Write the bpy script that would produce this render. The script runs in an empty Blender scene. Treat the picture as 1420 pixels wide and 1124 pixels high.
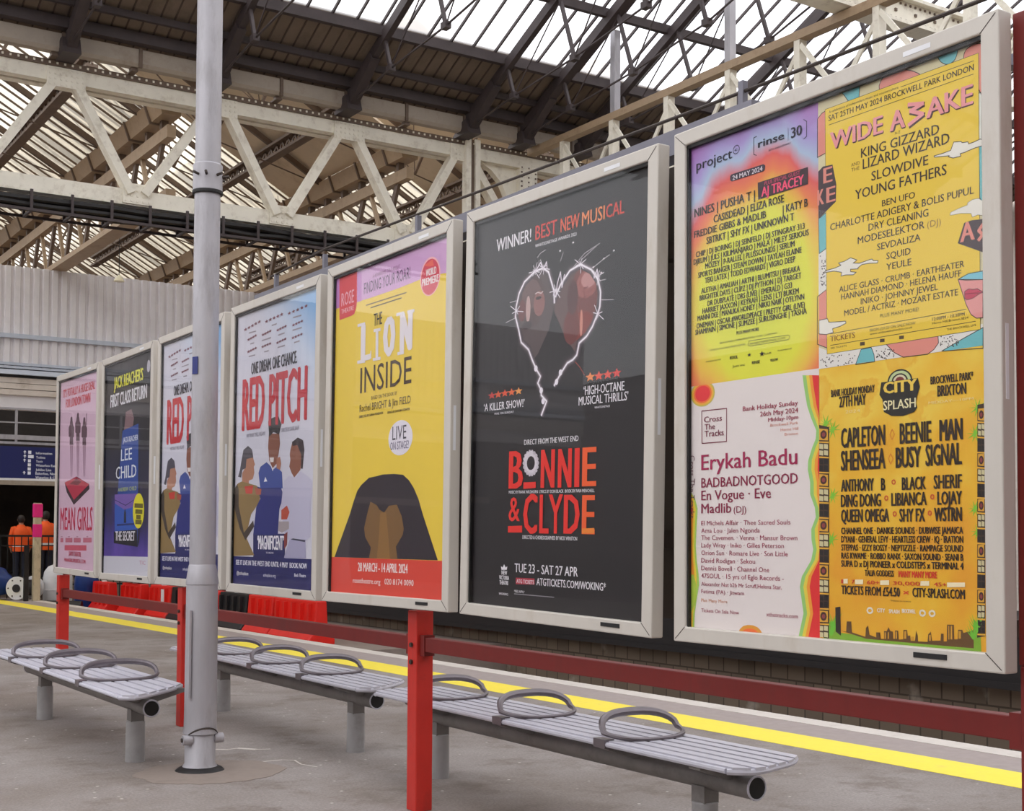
import bpy, bmesh, math, random
from mathutils import Vector, Matrix
R = math.radians
C = bpy.context.scene.collection
S = bpy.context.scene
random.seed(7)

# ------------------------------------------------------------------ camera, sky, exposure
cd = bpy.data.cameras.new('camera'); cam = bpy.data.objects.new('camera', cd); C.objects.link(cam)
cd.sensor_fit = 'HORIZONTAL'; cd.sensor_width = 36.0
cd.lens = 36.0 * 1839.48 / 1420.0
cd.shift_x = 0.0; cd.shift_y = (674.935 - 562.0) / 1420.0
cd.clip_start = 0.05; cd.clip_end = 500
EYE = Vector((0, 0, 1.6))
def camera_axes(yaw, pitch, roll):
    cy, sy = math.cos(yaw), math.sin(yaw)
    f = Vector((sy*math.cos(pitch), cy*math.cos(pitch), math.sin(pitch)))
    r = Vector((cy, -sy, 0)); u = r.cross(f)
    return r*math.cos(roll) + u*math.sin(roll), -r*math.sin(roll) + u*math.cos(roll), f
cr, cu, cf = camera_axes(0.57621818, 0.0386849537, 0.00469342157)
cam.matrix_world = Matrix(((cr.x, cu.x, -cf.x, EYE.x), (cr.y, cu.y, -cf.y, EYE.y), (cr.z, cu.z, -cf.z, EYE.z), (0, 0, 0, 1)))
S.camera = cam

w = bpy.data.worlds.new('overcast_sky'); S.world = w; w.use_nodes = True
nt = w.node_tree; nt.nodes.clear()
wo = nt.nodes.new('ShaderNodeOutputWorld'); wb = nt.nodes.new('ShaderNodeBackground')
tc = nt.nodes.new('ShaderNodeTexCoord'); wn = nt.nodes.new('ShaderNodeTexNoise'); wr = nt.nodes.new('ShaderNodeValToRGB')
wn.inputs['Scale'].default_value = 2.2; wn.inputs['Detail'].default_value = 4
wr.color_ramp.elements[0].position = .3; wr.color_ramp.elements[0].color = (.86, .90, 1.0, 1)
wr.color_ramp.elements[1].position = .62; wr.color_ramp.elements[1].color = (1.0, .985, .97, 1)
nt.links.new(tc.outputs['Generated'], wn.inputs['Vector']); nt.links.new(wn.outputs['Fac'], wr.inputs['Fac'])
nt.links.new(wr.outputs['Color'], wb.inputs['Color']); nt.links.new(wb.outputs[0], wo.inputs[0])
wb.inputs['Strength'].default_value = 3.0

S.view_settings.view_transform = 'Standard'; S.view_settings.look = 'None'
S.view_settings.gamma = 1.0; S.view_settings.use_curve_mapping = False
S.view_settings.exposure = -0.12
S.cycles.max_bounces = 10; S.cycles.diffuse_bounces = 5; S.cycles.transparent_max_bounces = 24
S.cycles.use_denoising = True

# ------------------------------------------------------------------ materials
def lin(c):
    o = []
    for v in c:
        v = v/255.0
        o.append(v/12.92 if v <= .04045 else ((v+.055)/1.055)**2.4)
    return tuple(o)
def newmat(name):
    m = bpy.data.materials.new(name); m.use_nodes = True
    t = m.node_tree; b = t.nodes['Principled BSDF']
    return m, t, b
def paint(name, rgb, rough=.5, metal=0.0, var=.12, scale=6.0, dirt=None, dirt_scale=2.5, dirt_amt=.4, stretch=(1, 1, 1), bump=0.0):
    m, t, b = newmat(name)
    b.inputs['Roughness'].default_value = rough; b.inputs['Metallic'].default_value = metal
    tcn = t.nodes.new('ShaderNodeTexCoord'); mp = t.nodes.new('ShaderNodeMapping'); mp.inputs['Scale'].default_value = stretch
    t.links.new(tcn.outputs['Object'], mp.inputs[0])
    n = t.nodes.new('ShaderNodeTexNoise'); n.inputs['Scale'].default_value = scale; n.inputs['Detail'].default_value = 6; n.inputs['Roughness'].default_value = .65
    t.links.new(mp.outputs[0], n.inputs['Vector'])
    r = t.nodes.new('ShaderNodeValToRGB'); c = lin(rgb)
    r.color_ramp.elements[0].position = .3; r.color_ramp.elements[1].position = .7
    r.color_ramp.elements[0].color = tuple(x*(1-var) for x in c)+(1,); r.color_ramp.elements[1].color = tuple(min(1, x*(1+var)) for x in c)+(1,)
    t.links.new(n.outputs['Fac'], r.inputs['Fac']); out = r.outputs['Color']
    if dirt:
        n2 = t.nodes.new('ShaderNodeTexNoise'); n2.inputs['Scale'].default_value = dirt_scale; n2.inputs['Detail'].default_value = 9; n2.inputs['Roughness'].default_value = .7
        t.links.new(mp.outputs[0], n2.inputs['Vector'])
        r2 = t.nodes.new('ShaderNodeValToRGB'); r2.color_ramp.elements[0].position = .52; r2.color_ramp.elements[1].position = .72
        r2.color_ramp.elements[0].color = (0, 0, 0, 1); r2.color_ramp.elements[1].color = (dirt_amt,)*3+(1,)
        t.links.new(n2.outputs['Fac'], r2.inputs['Fac'])
        mx = t.nodes.new('ShaderNodeMix'); mx.data_type = 'RGBA'
        t.links.new(r2.outputs['Color'], mx.inputs[0]); t.links.new(out, mx.inputs[6]); mx.inputs[7].default_value = lin(dirt)+(1,)
        out = mx.outputs[2]
    t.links.new(out, b.inputs['Base Color'])
    if bump:
        bp = t.nodes.new('ShaderNodeBump'); bp.inputs['Strength'].default_value = bump; bp.inputs['Distance'].default_value = .02
        t.links.new(n.outputs['Fac'], bp.inputs['Height']); t.links.new(bp.outputs[0], b.inputs['Normal'])
    return m
M = {}
M['frame'] = paint('off_white_frame', (204, 197, 187), .38, 0, .06, 3, (150, 130, 100), 3.0, .45, (1, 1, .35))
M['dark_steel'] = paint('dark_brown_steel', (64, 54, 48), .55, .2, .15, 8)
M['black'] = paint('black_rubber', (24, 22, 22), .6, 0, .2)
M['red'] = paint('red_paint', (196, 44, 34), .42, 0, .10, 5, (84, 30, 24), 5, .5, (1, 1, .5))
M['rail_red'] = paint('dull_dark_red_paint', (116, 25, 20), .5, 0, .12, 5, (84, 30, 24), 5, .5, (1, 1, .5))
M['galv'] = paint('galvanised_steel', (178, 175, 180), .42, .2, .10, 7, (112, 104, 98), 4, .5, (1, 1, .25))
M['bench'] = paint('grey_bench_coating', (196, 194, 204), .4, .0, .06, 9)
M['bench_dark'] = paint('grey_bench_tube', (124, 119, 116), .45, .1, .12, 6, (64, 58, 54), 4, .4)
M['arm'] = paint('grey_cast_arm', (118, 110, 114), .32, .4, .08, 9)
M['leg'] = paint('grey_leg_sleeve', (158, 155, 154), .5, .0, .1, 6, (96, 88, 80), 4, .4)
M['cream'] = paint('cream_painted_iron', (240, 234, 218), .5, 0, .06, 3, (140, 116, 86), 5, .45)
M['rust'] = paint('brown_weathered_iron', (110, 92, 78), .6, 0, .14, 4, (76, 58, 46), 5, .5)
M['girder'] = paint('tan_weathered_iron', (172, 148, 120), .6, 0, .12, 4, (108, 84, 62), 4, .55)
M['gutter'] = paint('grey_cream_gutter', (170, 158, 144), .6, 0, .1, 3, (112, 92, 72), 3, .5)
M['rafter'] = paint('dark_rafter_iron', (72, 62, 62), .6, .1, .15, 4)
M['deck'] = paint('dark_roof_boards', (128, 112, 98), .75, 0, .12, 2.0, (86, 74, 64), 3, .5, (1, .4, 1))
M['beige'] = paint('beige_roof_boards', (214, 196, 170), .75, 0, .07, 2.0, (150, 124, 96), 2, .5)
M['clad'] = paint('grey_corrugated_cladding', (232, 229, 232), .5, .0, .05, 2.5)
M['flash'] = paint('pale_blue_flashing', (196, 204, 218), .4, .1, .06, 4)
M['panel'] = paint('cream_wall_panels', (222, 212, 202), .6, 0, .07, 2, (140, 112, 80), 1.5, .5)
M['dim_wall'] = paint('dark_enclosing_wall', (84, 72, 64), .85, 0, .2, 1.5)  # dark tone chosen to cut reflected light in the poster glass
M['joint'] = paint('roof_board_joint', (88, 76, 68), .8, 0, .1, 3)
M['void'] = paint('unlit_void_shade', (40, 36, 36), .8, 0, .3, 3)  # dark colour standing in for the unlit interior
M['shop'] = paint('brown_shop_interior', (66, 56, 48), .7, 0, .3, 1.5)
M['navy'] = paint('navy_sign_face', (22, 30, 92), .35, 0, .05, 2)
M['white'] = paint('white_plastic', (228, 228, 230), .4, 0, .05, 5)
M['blue'] = paint('blue_plastic', (26, 58, 128), .4, 0, .15, 4)
M['barrier_red'] = paint('red_barrier_plastic', (222, 34, 22), .45, 0, .08, 4)
M['barrier_black'] = paint('black_barrier_plastic', (30, 28, 30), .45, 0, .1, 4)
M['orange'] = paint('orange_high_visibility_cloth', (250, 96, 30), .7, 0, .08, 9)
M['pink'] = paint('pink_tape', (246, 44, 140), .5, 0, .05, 9)
M['wood'] = paint('cream_painted_timber', (206, 194, 164), .6, 0, .1, 8, (110, 100, 70), 9, .6, (1, 1, .5))
M['skin'] = paint('skin', (196, 150, 124), .55, 0, .05, 9)
M['hair'] = paint('dark_hair', (40, 30, 26), .6, 0, .2, 20)
M['trousers'] = paint('navy_work_trousers', (34, 36, 52), .8, 0, .15, 9)
M['cable'] = paint('black_cable', (26, 22, 22), .5, 0, .2, 6)
M['trunk'] = paint('grey_trunking', (122, 120, 130), .5, .3, .08, 4)
M['coping'] = paint('pale_coping_stone', (206, 198, 190), .7, 0, .08, 6, (140, 128, 120), 3, .5)
M['strip'] = paint('grey_edge_strip', (158, 146, 142), .8, 0, .08, 10)
M['sticker'] = paint('white_sticker', (232, 232, 234), .4, 0, .03, 9)
M['sticker_blue'] = paint('blue_sticker', (40, 48, 120), .4, 0, .05, 9)
M['lamp_glow'] = paint('warm_lamp_shade', (240, 232, 200), .4, 0, .03, 9)
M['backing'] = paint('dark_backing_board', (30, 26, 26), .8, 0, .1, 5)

def asphalt():
    m, t, b = newmat('platform_asphalt'); b.inputs['Roughness'].default_value = .8
    tcn = t.nodes.new('ShaderNodeTexCoord')
    def noise(sc, det=8, ro=.65):
        n = t.nodes.new('ShaderNodeTexNoise'); n.inputs['Scale'].default_value = sc; n.inputs['Detail'].default_value = det; n.inputs['Roughness'].default_value = ro
        t.links.new(tcn.outputs['Object'], n.inputs['Vector']); return n
    def ramp(src, p0, c0, p1, c1):
        r = t.nodes.new('ShaderNodeValToRGB'); r.color_ramp.elements[0].position = p0; r.color_ramp.elements[1].position = p1
        r.color_ramp.elements[0].color = c0+(1,); r.color_ramp.elements[1].color = c1+(1,); t.links.new(src, r.inputs['Fac']); return r.outputs['Color']
    def mix(f, a, bb):
        mx = t.nodes.new('ShaderNodeMix'); mx.data_type = 'RGBA'; t.links.new(f, mx.inputs[0]); t.links.new(a, mx.inputs[6])
        if isinstance(bb, tuple): mx.inputs[7].default_value = bb+(1,)
        else: t.links.new(bb, mx.inputs[7])
        return mx.outputs[2]
    base = ramp(noise(.55).outputs['Fac'], .36, lin((128, 117, 109)), .66, lin((158, 150, 146)))
    grain = ramp(noise(55, 3).outputs['Fac'], .35, (.62,)*3, .7, (1.2,)*3)
    mm = t.nodes.new('ShaderNodeMix'); mm.data_type = 'RGBA'; mm.blend_type = 'MULTIPLY'; mm.inputs[0].default_value = .6
    t.links.new(base, mm.inputs[6]); t.links.new(grain, mm.inputs[7]); col = mm.outputs[2]
    col = mix(ramp(noise(1.7, 10, .75).outputs['Fac'], .51, (0,)*3, .66, (.65,)*3), col, lin((98, 85, 74)))
    col = mix(ramp(noise(3.1, 10, .8).outputs['Fac'], .66, (0,)*3, .70, (.6,)*3), col, lin((206, 198, 190)))
    v = t.nodes.new('ShaderNodeTexVoronoi'); v.inputs['Scale'].default_value = 6; v.inputs['Randomness'].default_value = 1
    t.links.new(tcn.outputs['Object'], v.inputs['Vector'])
    col = mix(ramp(v.outputs['Distance'], .04, (.85,)*3, .085, (0,)*3), col, lin((214, 206, 196)))
    t.links.new(col, b.inputs['Base Color'])
    bp = t.nodes.new('ShaderNodeBump'); bp.inputs['Strength'].default_value = .25; bp.inputs['Distance'].default_value = .01
    t.links.new(noise(60, 2).outputs['Fac'], bp.inputs['Height']); t.links.new(bp.outputs[0], b.inputs['Normal'])
    return m
M['asphalt'] = asphalt()
M['yellow'] = paint('yellow_line_paint', (248, 226, 70), .6, 0, .05, 6, (206, 190, 110), 6, .5)
M['patch'] = paint('dirty_concrete_patch', (140, 127, 118), .85, 0, .15, 5, (98, 86, 78), 5, .5)

def brick():
    m, t, b = newmat('grimy_block_wall'); b.inputs['Roughness'].default_value = .85
    tcn = t.nodes.new('ShaderNodeTexCoord'); mp = t.nodes.new('ShaderNodeMapping'); mp.inputs['Rotation'].default_value = (R(90), 0, R(90))
    t.links.new(tcn.outputs['Object'], mp.inputs[0])
    sep = t.nodes.new('ShaderNodeSeparateXYZ'); cmb = t.nodes.new('ShaderNodeCombineXYZ')
    t.links.new(tcn.outputs['Object'], sep.inputs[0]); t.links.new(sep.outputs['Y'], cmb.inputs['X']); t.links.new(sep.outputs['Z'], cmb.inputs['Y'])
    br = t.nodes.new('ShaderNodeTexBrick'); br.inputs['Scale'].default_value = 1; br.inputs['Brick Width'].default_value = .32; br.inputs['Row Height'].default_value = .3
    br.inputs['Mortar Size'].default_value = .012; br.offset = .5
    br.inputs['Color1'].default_value = lin((118, 104, 88))+(1,); br.inputs['Color2'].default_value = lin((100, 88, 74))+(1,); br.inputs['Mortar'].default_value = lin((70, 60, 50))+(1,)
    t.links.new(cmb.outputs[0], br.inputs['Vector'])
    n = t.nodes.new('ShaderNodeTexNoise'); n.inputs['Scale'].default_value = 2.2; n.inputs['Detail'].default_value = 9; t.links.new(tcn.outputs['Object'], n.inputs['Vector'])
    r = t.nodes.new('ShaderNodeValToRGB'); r.color_ramp.elements[0].position = .62; r.color_ramp.elements[1].position = .75; r.color_ramp.elements[0].color = (0, 0, 0, 1); r.color_ramp.elements[1].color = (.5, .5, .5, 1)
    t.links.new(n.outputs['Fac'], r.inputs['Fac'])
    mx = t.nodes.new('ShaderNodeMix'); mx.data_type = 'RGBA'; t.links.new(r.outputs['Color'], mx.inputs[0]); t.links.new(br.outputs['Color'], mx.inputs[6]); mx.inputs[7].default_value = lin((186, 178, 166))+(1,)
    t.links.new(mx.outputs[2], b.inputs['Base Color'])
    return m
M['brick'] = brick()

def ink():
    m, t, b = newmat('printed_ink'); b.inputs['Roughness'].default_value = .55
    a = t.nodes.new('ShaderNodeAttribute'); a.attribute_name = 'ink'; t.links.new(a.outputs['Color'], b.inputs['Base Color'])
    return m
M['ink'] = ink()
def pane(name, trans, refl, tint=(1, 1, 1)):
    m = bpy.data.materials.new(name); m.use_nodes = True; t = m.node_tree; t.nodes.clear()
    o = t.nodes.new('ShaderNodeOutputMaterial'); tr = t.nodes.new('ShaderNodeBsdfTransparent'); g = t.nodes.new('ShaderNodeBsdfGlossy'); mx = t.nodes.new('ShaderNodeMixShader')
    tr.inputs['Color'].default_value = tint+(1,); g.inputs['Roughness'].default_value = .015
    lw = t.nodes.new('ShaderNodeLayerWeight'); lw.inputs['Blend'].default_value = .5
    pw = t.nodes.new('ShaderNodeMath'); pw.operation = 'POWER'; pw.inputs[1].default_value = 5; t.links.new(lw.outputs['Facing'], pw.inputs[0])
    f = t.nodes.new('ShaderNodeMath'); f.operation = 'MULTIPLY_ADD'; f.inputs[1].default_value = .42; f.inputs[2].default_value = refl; t.links.new(pw.outputs[0], f.inputs[0])
    t.links.new(f.outputs[0], mx.inputs[0]); t.links.new(tr.outputs[0], mx.inputs[1]); t.links.new(g.outputs[0], mx.inputs[2]); t.links.new(mx.outputs[0], o.inputs[0])
    return m
M['glass'] = pane('poster_glazing', 1, .010)
def rooflight(name, tcol, dcol, fac):
    m = bpy.data.materials.new(name); m.use_nodes = True; t = m.node_tree; t.nodes.clear()
    o = t.nodes.new('ShaderNodeOutputMaterial'); tr = t.nodes.new('ShaderNodeBsdfTransparent'); d = t.nodes.new('ShaderNodeBsdfTranslucent'); mx = t.nodes.new('ShaderNodeMixShader')
    n = t.nodes.new('ShaderNodeTexNoise'); n.inputs['Scale'].default_value = .8; n.inputs['Detail'].default_value = 5
    tcn = t.nodes.new('ShaderNodeTexCoord'); t.links.new(tcn.outputs['Object'], n.inputs['Vector'])
    r = t.nodes.new('ShaderNodeValToRGB'); r.color_ramp.elements[0].position = .35; r.color_ramp.elements[1].position = .65
    r.color_ramp.elements[0].color = tuple(x*.8 for x in tcol)+(1,); r.color_ramp.elements[1].color = tcol+(1,)
    t.links.new(n.outputs['Fac'], r.inputs['Fac']); t.links.new(r.outputs['Color'], tr.inputs['Color']); d.inputs['Color'].default_value = dcol+(1,)
    mx.inputs[0].default_value = fac
    t.links.new(tr.outputs[0], mx.inputs[1]); t.links.new(d.outputs[0], mx.inputs[2]); t.links.new(mx.outputs[0], o.inputs[0])
    return m
M['skyglass'] = rooflight('roof_glazing', (.97, .97, .98), (.9, .9, .9), .25)
M['oldglass'] = rooflight('weathered_roof_glazing', (.80, .77, .71), (.85, .82, .76), .3)
# sheets of the posters: printed grounds
def ground(name, kind):
    m, t, b = newmat(name); b.inputs['Roughness'].default_value = .55
    tcn = t.nodes.new('ShaderNodeTexCoord'); sep = t.nodes.new('ShaderNodeSeparateXYZ'); t.links.new(tcn.outputs['Object'], sep.inputs[0])
    def mth(op, a, bb):
        n = t.nodes.new('ShaderNodeMath'); n.operation = op
        for i, x in enumerate((a, bb)):
            if isinstance(x, (int, float)): n.inputs[i].default_value = x
            else: t.links.new(x, n.inputs[i])
        return n.outputs[0]
    n = t.nodes.new('ShaderNodeTexNoise'); n.inputs['Scale'].default_value = 4; n.inputs['Detail'].default_value = 5
    def stops(fac, st):
        r = t.nodes.new('ShaderNodeValToRGB'); e = r.color_ramp.elements
        e[0].position, e[0].color = st[0][0], lin(st[0][1])+(1,); e[1].position, e[1].color = st[-1][0], lin(st[-1][1])+(1,)
        for p, c in st[1:-1]:
            x = e.new(p); x.color = lin(c)+(1,)
        t.links.new(fac, r.inputs['Fac']); t.links.new(r.outputs['Color'], b.inputs['Base Color'])
    if kind == 'rainbow':
        mp = t.nodes.new('ShaderNodeMapping'); mp.inputs['Scale'].default_value = (1, 1, .35); mp.inputs['Rotation'].default_value = (0, R(35), 0)
        t.links.new(tcn.outputs['Object'], mp.inputs[0]); t.links.new(mp.outputs[0], n.inputs['Vector'])
        dx = mth('MULTIPLY', mth('ADD', sep.outputs['X'], .36), 1.38); dz = mth('MULTIPLY', mth('SUBTRACT', sep.outputs['Z'], .33), 1.28)
        d = mth('SQRT', mth('ADD', mth('MULTIPLY', dx, dx), mth('MULTIPLY', dz, dz)), 0)
        up = mth('MULTIPLY', mth('SUBTRACT', n.outputs['Fac'], .5), .28)
        stops(mth('ADD', d, up), [(0, (214, 222, 60)), (.42, (224, 222, 62)), (.52, (232, 190, 70)), (.60, (232, 130, 80)), (.68, (222, 96, 92)), (.77, (170, 190, 214)), (.86, (168, 150, 206)), (1, (166, 110, 182))])
    elif kind == 'orange':
        t.links.new(tcn.outputs['Object'], n.inputs['Vector'])
        stops(mth('ADD', mth('MULTIPLY', sep.outputs['Z'], .28), mth('ADD', n.outputs['Fac'], .1)), [(.25, (228, 158, 36)), (.46, (232, 178, 40)), (.62, (236, 200, 70)), (.64, (230, 178, 48)), (.75, (236, 206, 84))])
    elif kind == 'pale':
        d = mth('ADD', mth('MULTIPLY', sep.outputs['X'], .45), mth('MULTIPLY', sep.outputs['Z'], .62))
        stops(d, [(.42, (208, 206, 218)), (.62, (196, 206, 224)), (.86, (120, 168, 214))])
    elif kind == 'dark':
        t.links.new(tcn.outputs['Object'], n.inputs['Vector']); n.inputs['Scale'].default_value = 2.2
        d = mth('ADD', mth('MULTIPLY', sep.outputs['Z'], -.5), mth('MULTIPLY', n.outputs['Fac'], .6))
        stops(d, [(.2, (34, 30, 36)), (.45, (40, 36, 58)), (.62, (64, 50, 128)), (.8, (100, 74, 168))])
    return m
def flat(name, rgb): return paint(name, rgb, .55, 0, .02, 3)
GROUND = {'rainbow': ground('rainbow_print', 'rainbow'), 'cream': flat('pale_cream_print', (226, 216, 212)), 'panel': flat('cream_print', (214, 204, 164)), 'orange': ground('orange_print', 'orange'),
          'heart': flat('black_print', (31, 26, 28)), 'yellow': flat('yellow_print', (232, 200, 66)), 'pale': ground('pale_blue_print', 'pale'), 'dark': ground('violet_night_print', 'dark'), 'pink': flat('pink_print', (218, 184, 204))}

# ------------------------------------------------------------------ mesh helpers
class MB:
    def __init__(s): s.v = []; s.f = []
    def quad(s, a, b, c, d):
        n = len(s.v); s.v += [tuple(a), tuple(b), tuple(c), tuple(d)]; s.f.append((n, n+1, n+2, n+3)); return s
    def poly(s, pts):
        n = len(s.v); s.v += [tuple(p) for p in pts]; s.f.append(tuple(range(n, n+len(pts)))); return s
    def box(s, x0, x1, y0, y1, z0, z1):
        n = len(s.v)
        s.v += [(x, y, z) for x in (x0, x1) for y in (y0, y1) for z in (z0, z1)]
        s.f += [tuple(n+i for i in q) for q in ((0, 1, 3, 2), (4, 6, 7, 5), (0, 4, 5, 1), (2, 3, 7, 6), (0, 2, 6, 4), (1, 5, 7, 3))]
        return s
    def beam(s, a, b, wd, dp, up=(0, 0, 1)):
        a, b = Vector(a), Vector(b); d = (b-a).normalized(); u = Vector(up)
        if abs(d.dot(u)) > .98: u = Vector((0, 1, 0))
        sd = d.cross(u).normalized(); u = sd.cross(d).normalized(); n = len(s.v)
        for p in (a, b):
            for i, j in ((-1, -1), (1, -1), (1, 1), (-1, 1)): s.v.append(tuple(p+sd*wd/2*i+u*dp/2*j))
        s.f += [tuple(n+i for i in q) for q in ((3, 2, 1, 0), (4, 5, 6, 7), (0, 1, 5, 4), (1, 2, 6, 5), (2, 3, 7, 6), (3, 0, 4, 7))]
        return s
    def tube(s, pts, r, k=8, closed=False, cap=True, flat=1.0, up=None):
        pts = [Vector(p) for p in pts]; n0 = len(s.v); m = len(pts); rs = r if isinstance(r, (list, tuple)) else [r]*m
        prev = None
        for i, p in enumerate(pts):
            if closed: d = pts[(i+1) % m]-pts[i-1]
            else: d = pts[min(i+1, m-1)]-pts[max(i-1, 0)]
            d.normalize()
            if prev is None:
                u = Vector(up) if up else (Vector((0, 0, 1)) if abs(d.z) < .9 else Vector((1, 0, 0)))
            else: u = prev
            u = (u-d*u.dot(d)).normalized(); prev = u; w_ = d.cross(u)
            for j in range(k):
                a = 2*math.pi*j/k; s.v.append(tuple(p+u*rs[i]*flat*math.cos(a)+w_*rs[i]*math.sin(a)))
        for i in range(m if closed else m-1):
            for j in range(k):
                a = n0+i*k+j; b = n0+i*k+(j+1) % k; c = n0+((i+1) % m)*k+(j+1) % k; d = n0+((i+1) % m)*k+j
                s.f.append((a, b, c, d))
        if cap and not closed:
            s.f.append(tuple(n0+j for j in reversed(range(k)))); s.f.append(tuple(n0+(m-1)*k+j for j in range(k)))
        return s
    def prism(s, pts2, axis, a, b):
        """extrude a 2-D outline along an axis from a to b"""
        n = len(s.v); k = len(pts2)
        def P(p, t): return {'x': (t, p[0], p[1]), 'y': (p[0], t, p[1]), 'z': (p[0], p[1], t)}[axis]
        s.v += [P(p, a) for p in pts2]+[P(p, b) for p in pts2]
        s.f.append(tuple(range(n, n+k))); s.f.append(tuple(n+k+i for i in reversed(range(k))))
        for i in range(k): s.f.append((n+i, n+k+i, n+k+(i+1) % k, n+(i+1) % k))
        return s
    def lathe(s, prof, c, k=24):
        return s.tube([(c[0], c[1], c[2]+z) for r, z in prof], [max(r, .0005) for r, z in prof], k, up=(1, 0, 0)) if False else s._lathe(prof, c, k)
    def _lathe(s, prof, c, k):
        n = len(s.v); m = len(prof)
        for r, z in prof:
            for j in range(k):
                a = 2*math.pi*j/k; s.v.append((c[0]+r*math.cos(a), c[1]+r*math.sin(a), c[2]+z))
        for i in range(m-1):
            for j in range(k): s.f.append((n+i*k+j, n+i*k+(j+1) % k, n+(i+1)*k+(j+1) % k, n+(i+1)*k+j))
        s.f.append(tuple(n+j for j in reversed(range(k)))); s.f.append(tuple(n+(m-1)*k+j for j in range(k)))
        return s
def obj(name, mb, mat, parent=None, bevel=0, smooth=False, sub=0):
    me = bpy.data.meshes.new(name)
    if isinstance(mb, MB):
        me.from_pydata(mb.v, [], mb.f); bm = bmesh.new(); bm.from_mesh(me); bmesh.ops.recalc_face_normals(bm, faces=bm.faces[:])
        bm.to_mesh(me); bm.free()
    else:
        mb.to_mesh(me); mb.free()
    me.materials.append(mat); o = bpy.data.objects.new(name, me); C.objects.link(o)
    if smooth:
        for p in me.polygons: p.use_smooth = True
        md = o.modifiers.new('edges', 'EDGE_SPLIT'); md.split_angle = R(38)
    if bevel:
        md = o.modifiers.new('bevel', 'BEVEL'); md.width = bevel; md.segments = 2; md.limit_method = 'ANGLE'; md.angle_limit = R(50)
    if sub:
        md = o.modifiers.new('sub', 'SUBSURF'); md.levels = sub; md.render_levels = sub
    if parent: o.parent = parent
    return o
def tag(o, label, cat, group=None, kind=None):
    if label: o['label'] = label
    if cat: o['category'] = cat
    if group: o['group'] = group
    if kind: o['kind'] = kind
    return o
def thing(name, label, cat, loc=(0, 0, 0), rotz=0, group=None):
    o = bpy.data.objects.new(name, None); C.objects.link(o); o.location = loc; o.rotation_euler = (0, 0, rotz); o.empty_display_size = .2
    return tag(o, label, cat, group)
def struct(name, mb, mat, **k):
    o = obj(name, mb, mat, **k); o['kind'] = 'structure'; return o
def copy_tree(o, parent=None):
    c = o.copy(); C.objects.link(c)
    if parent: c.parent = parent
    for ch in list(o.children): copy_tree(ch, c)
    return c
# ------------------------------------------------------------------ printed sheets
FONT = {}
def glyphs(s, wgt):
    key = (s, wgt)
    if key in FONT: return FONT[key]
    cu_ = bpy.data.curves.new('print', 'FONT'); cu_.body = s; cu_.size = 1; cu_.resolution_u = 2; cu_.fill_mode = 'FRONT'
    o = bpy.data.objects.new('print', cu_); C.objects.link(o)
    me = bpy.data.meshes.new_from_object(o)
    vs = [tuple(v.co) for v in me.vertices]; fs = [tuple(p.vertices) for p in me.polygons]
    bpy.data.objects.remove(o); bpy.data.curves.remove(cu_); bpy.data.meshes.remove(me)
    FONT[key] = (vs, fs); return FONT[key]
def capheight(wgt):
    vs, fs = glyphs('H', wgt); ys = [v[1] for v in vs]; return min(ys), max(ys)
SPREAD = ([(0, 0)], [(-.022, 0), (.022, 0)], [(-.045, 0), (0, 0), (.045, 0)], [(-.062, .01), (-.02, -.01), (.02, .01), (.062, -.01)], [(-.085, .015), (-.04, -.015), (0, .015), (.04, -.015), (.085, .015)])
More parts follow.
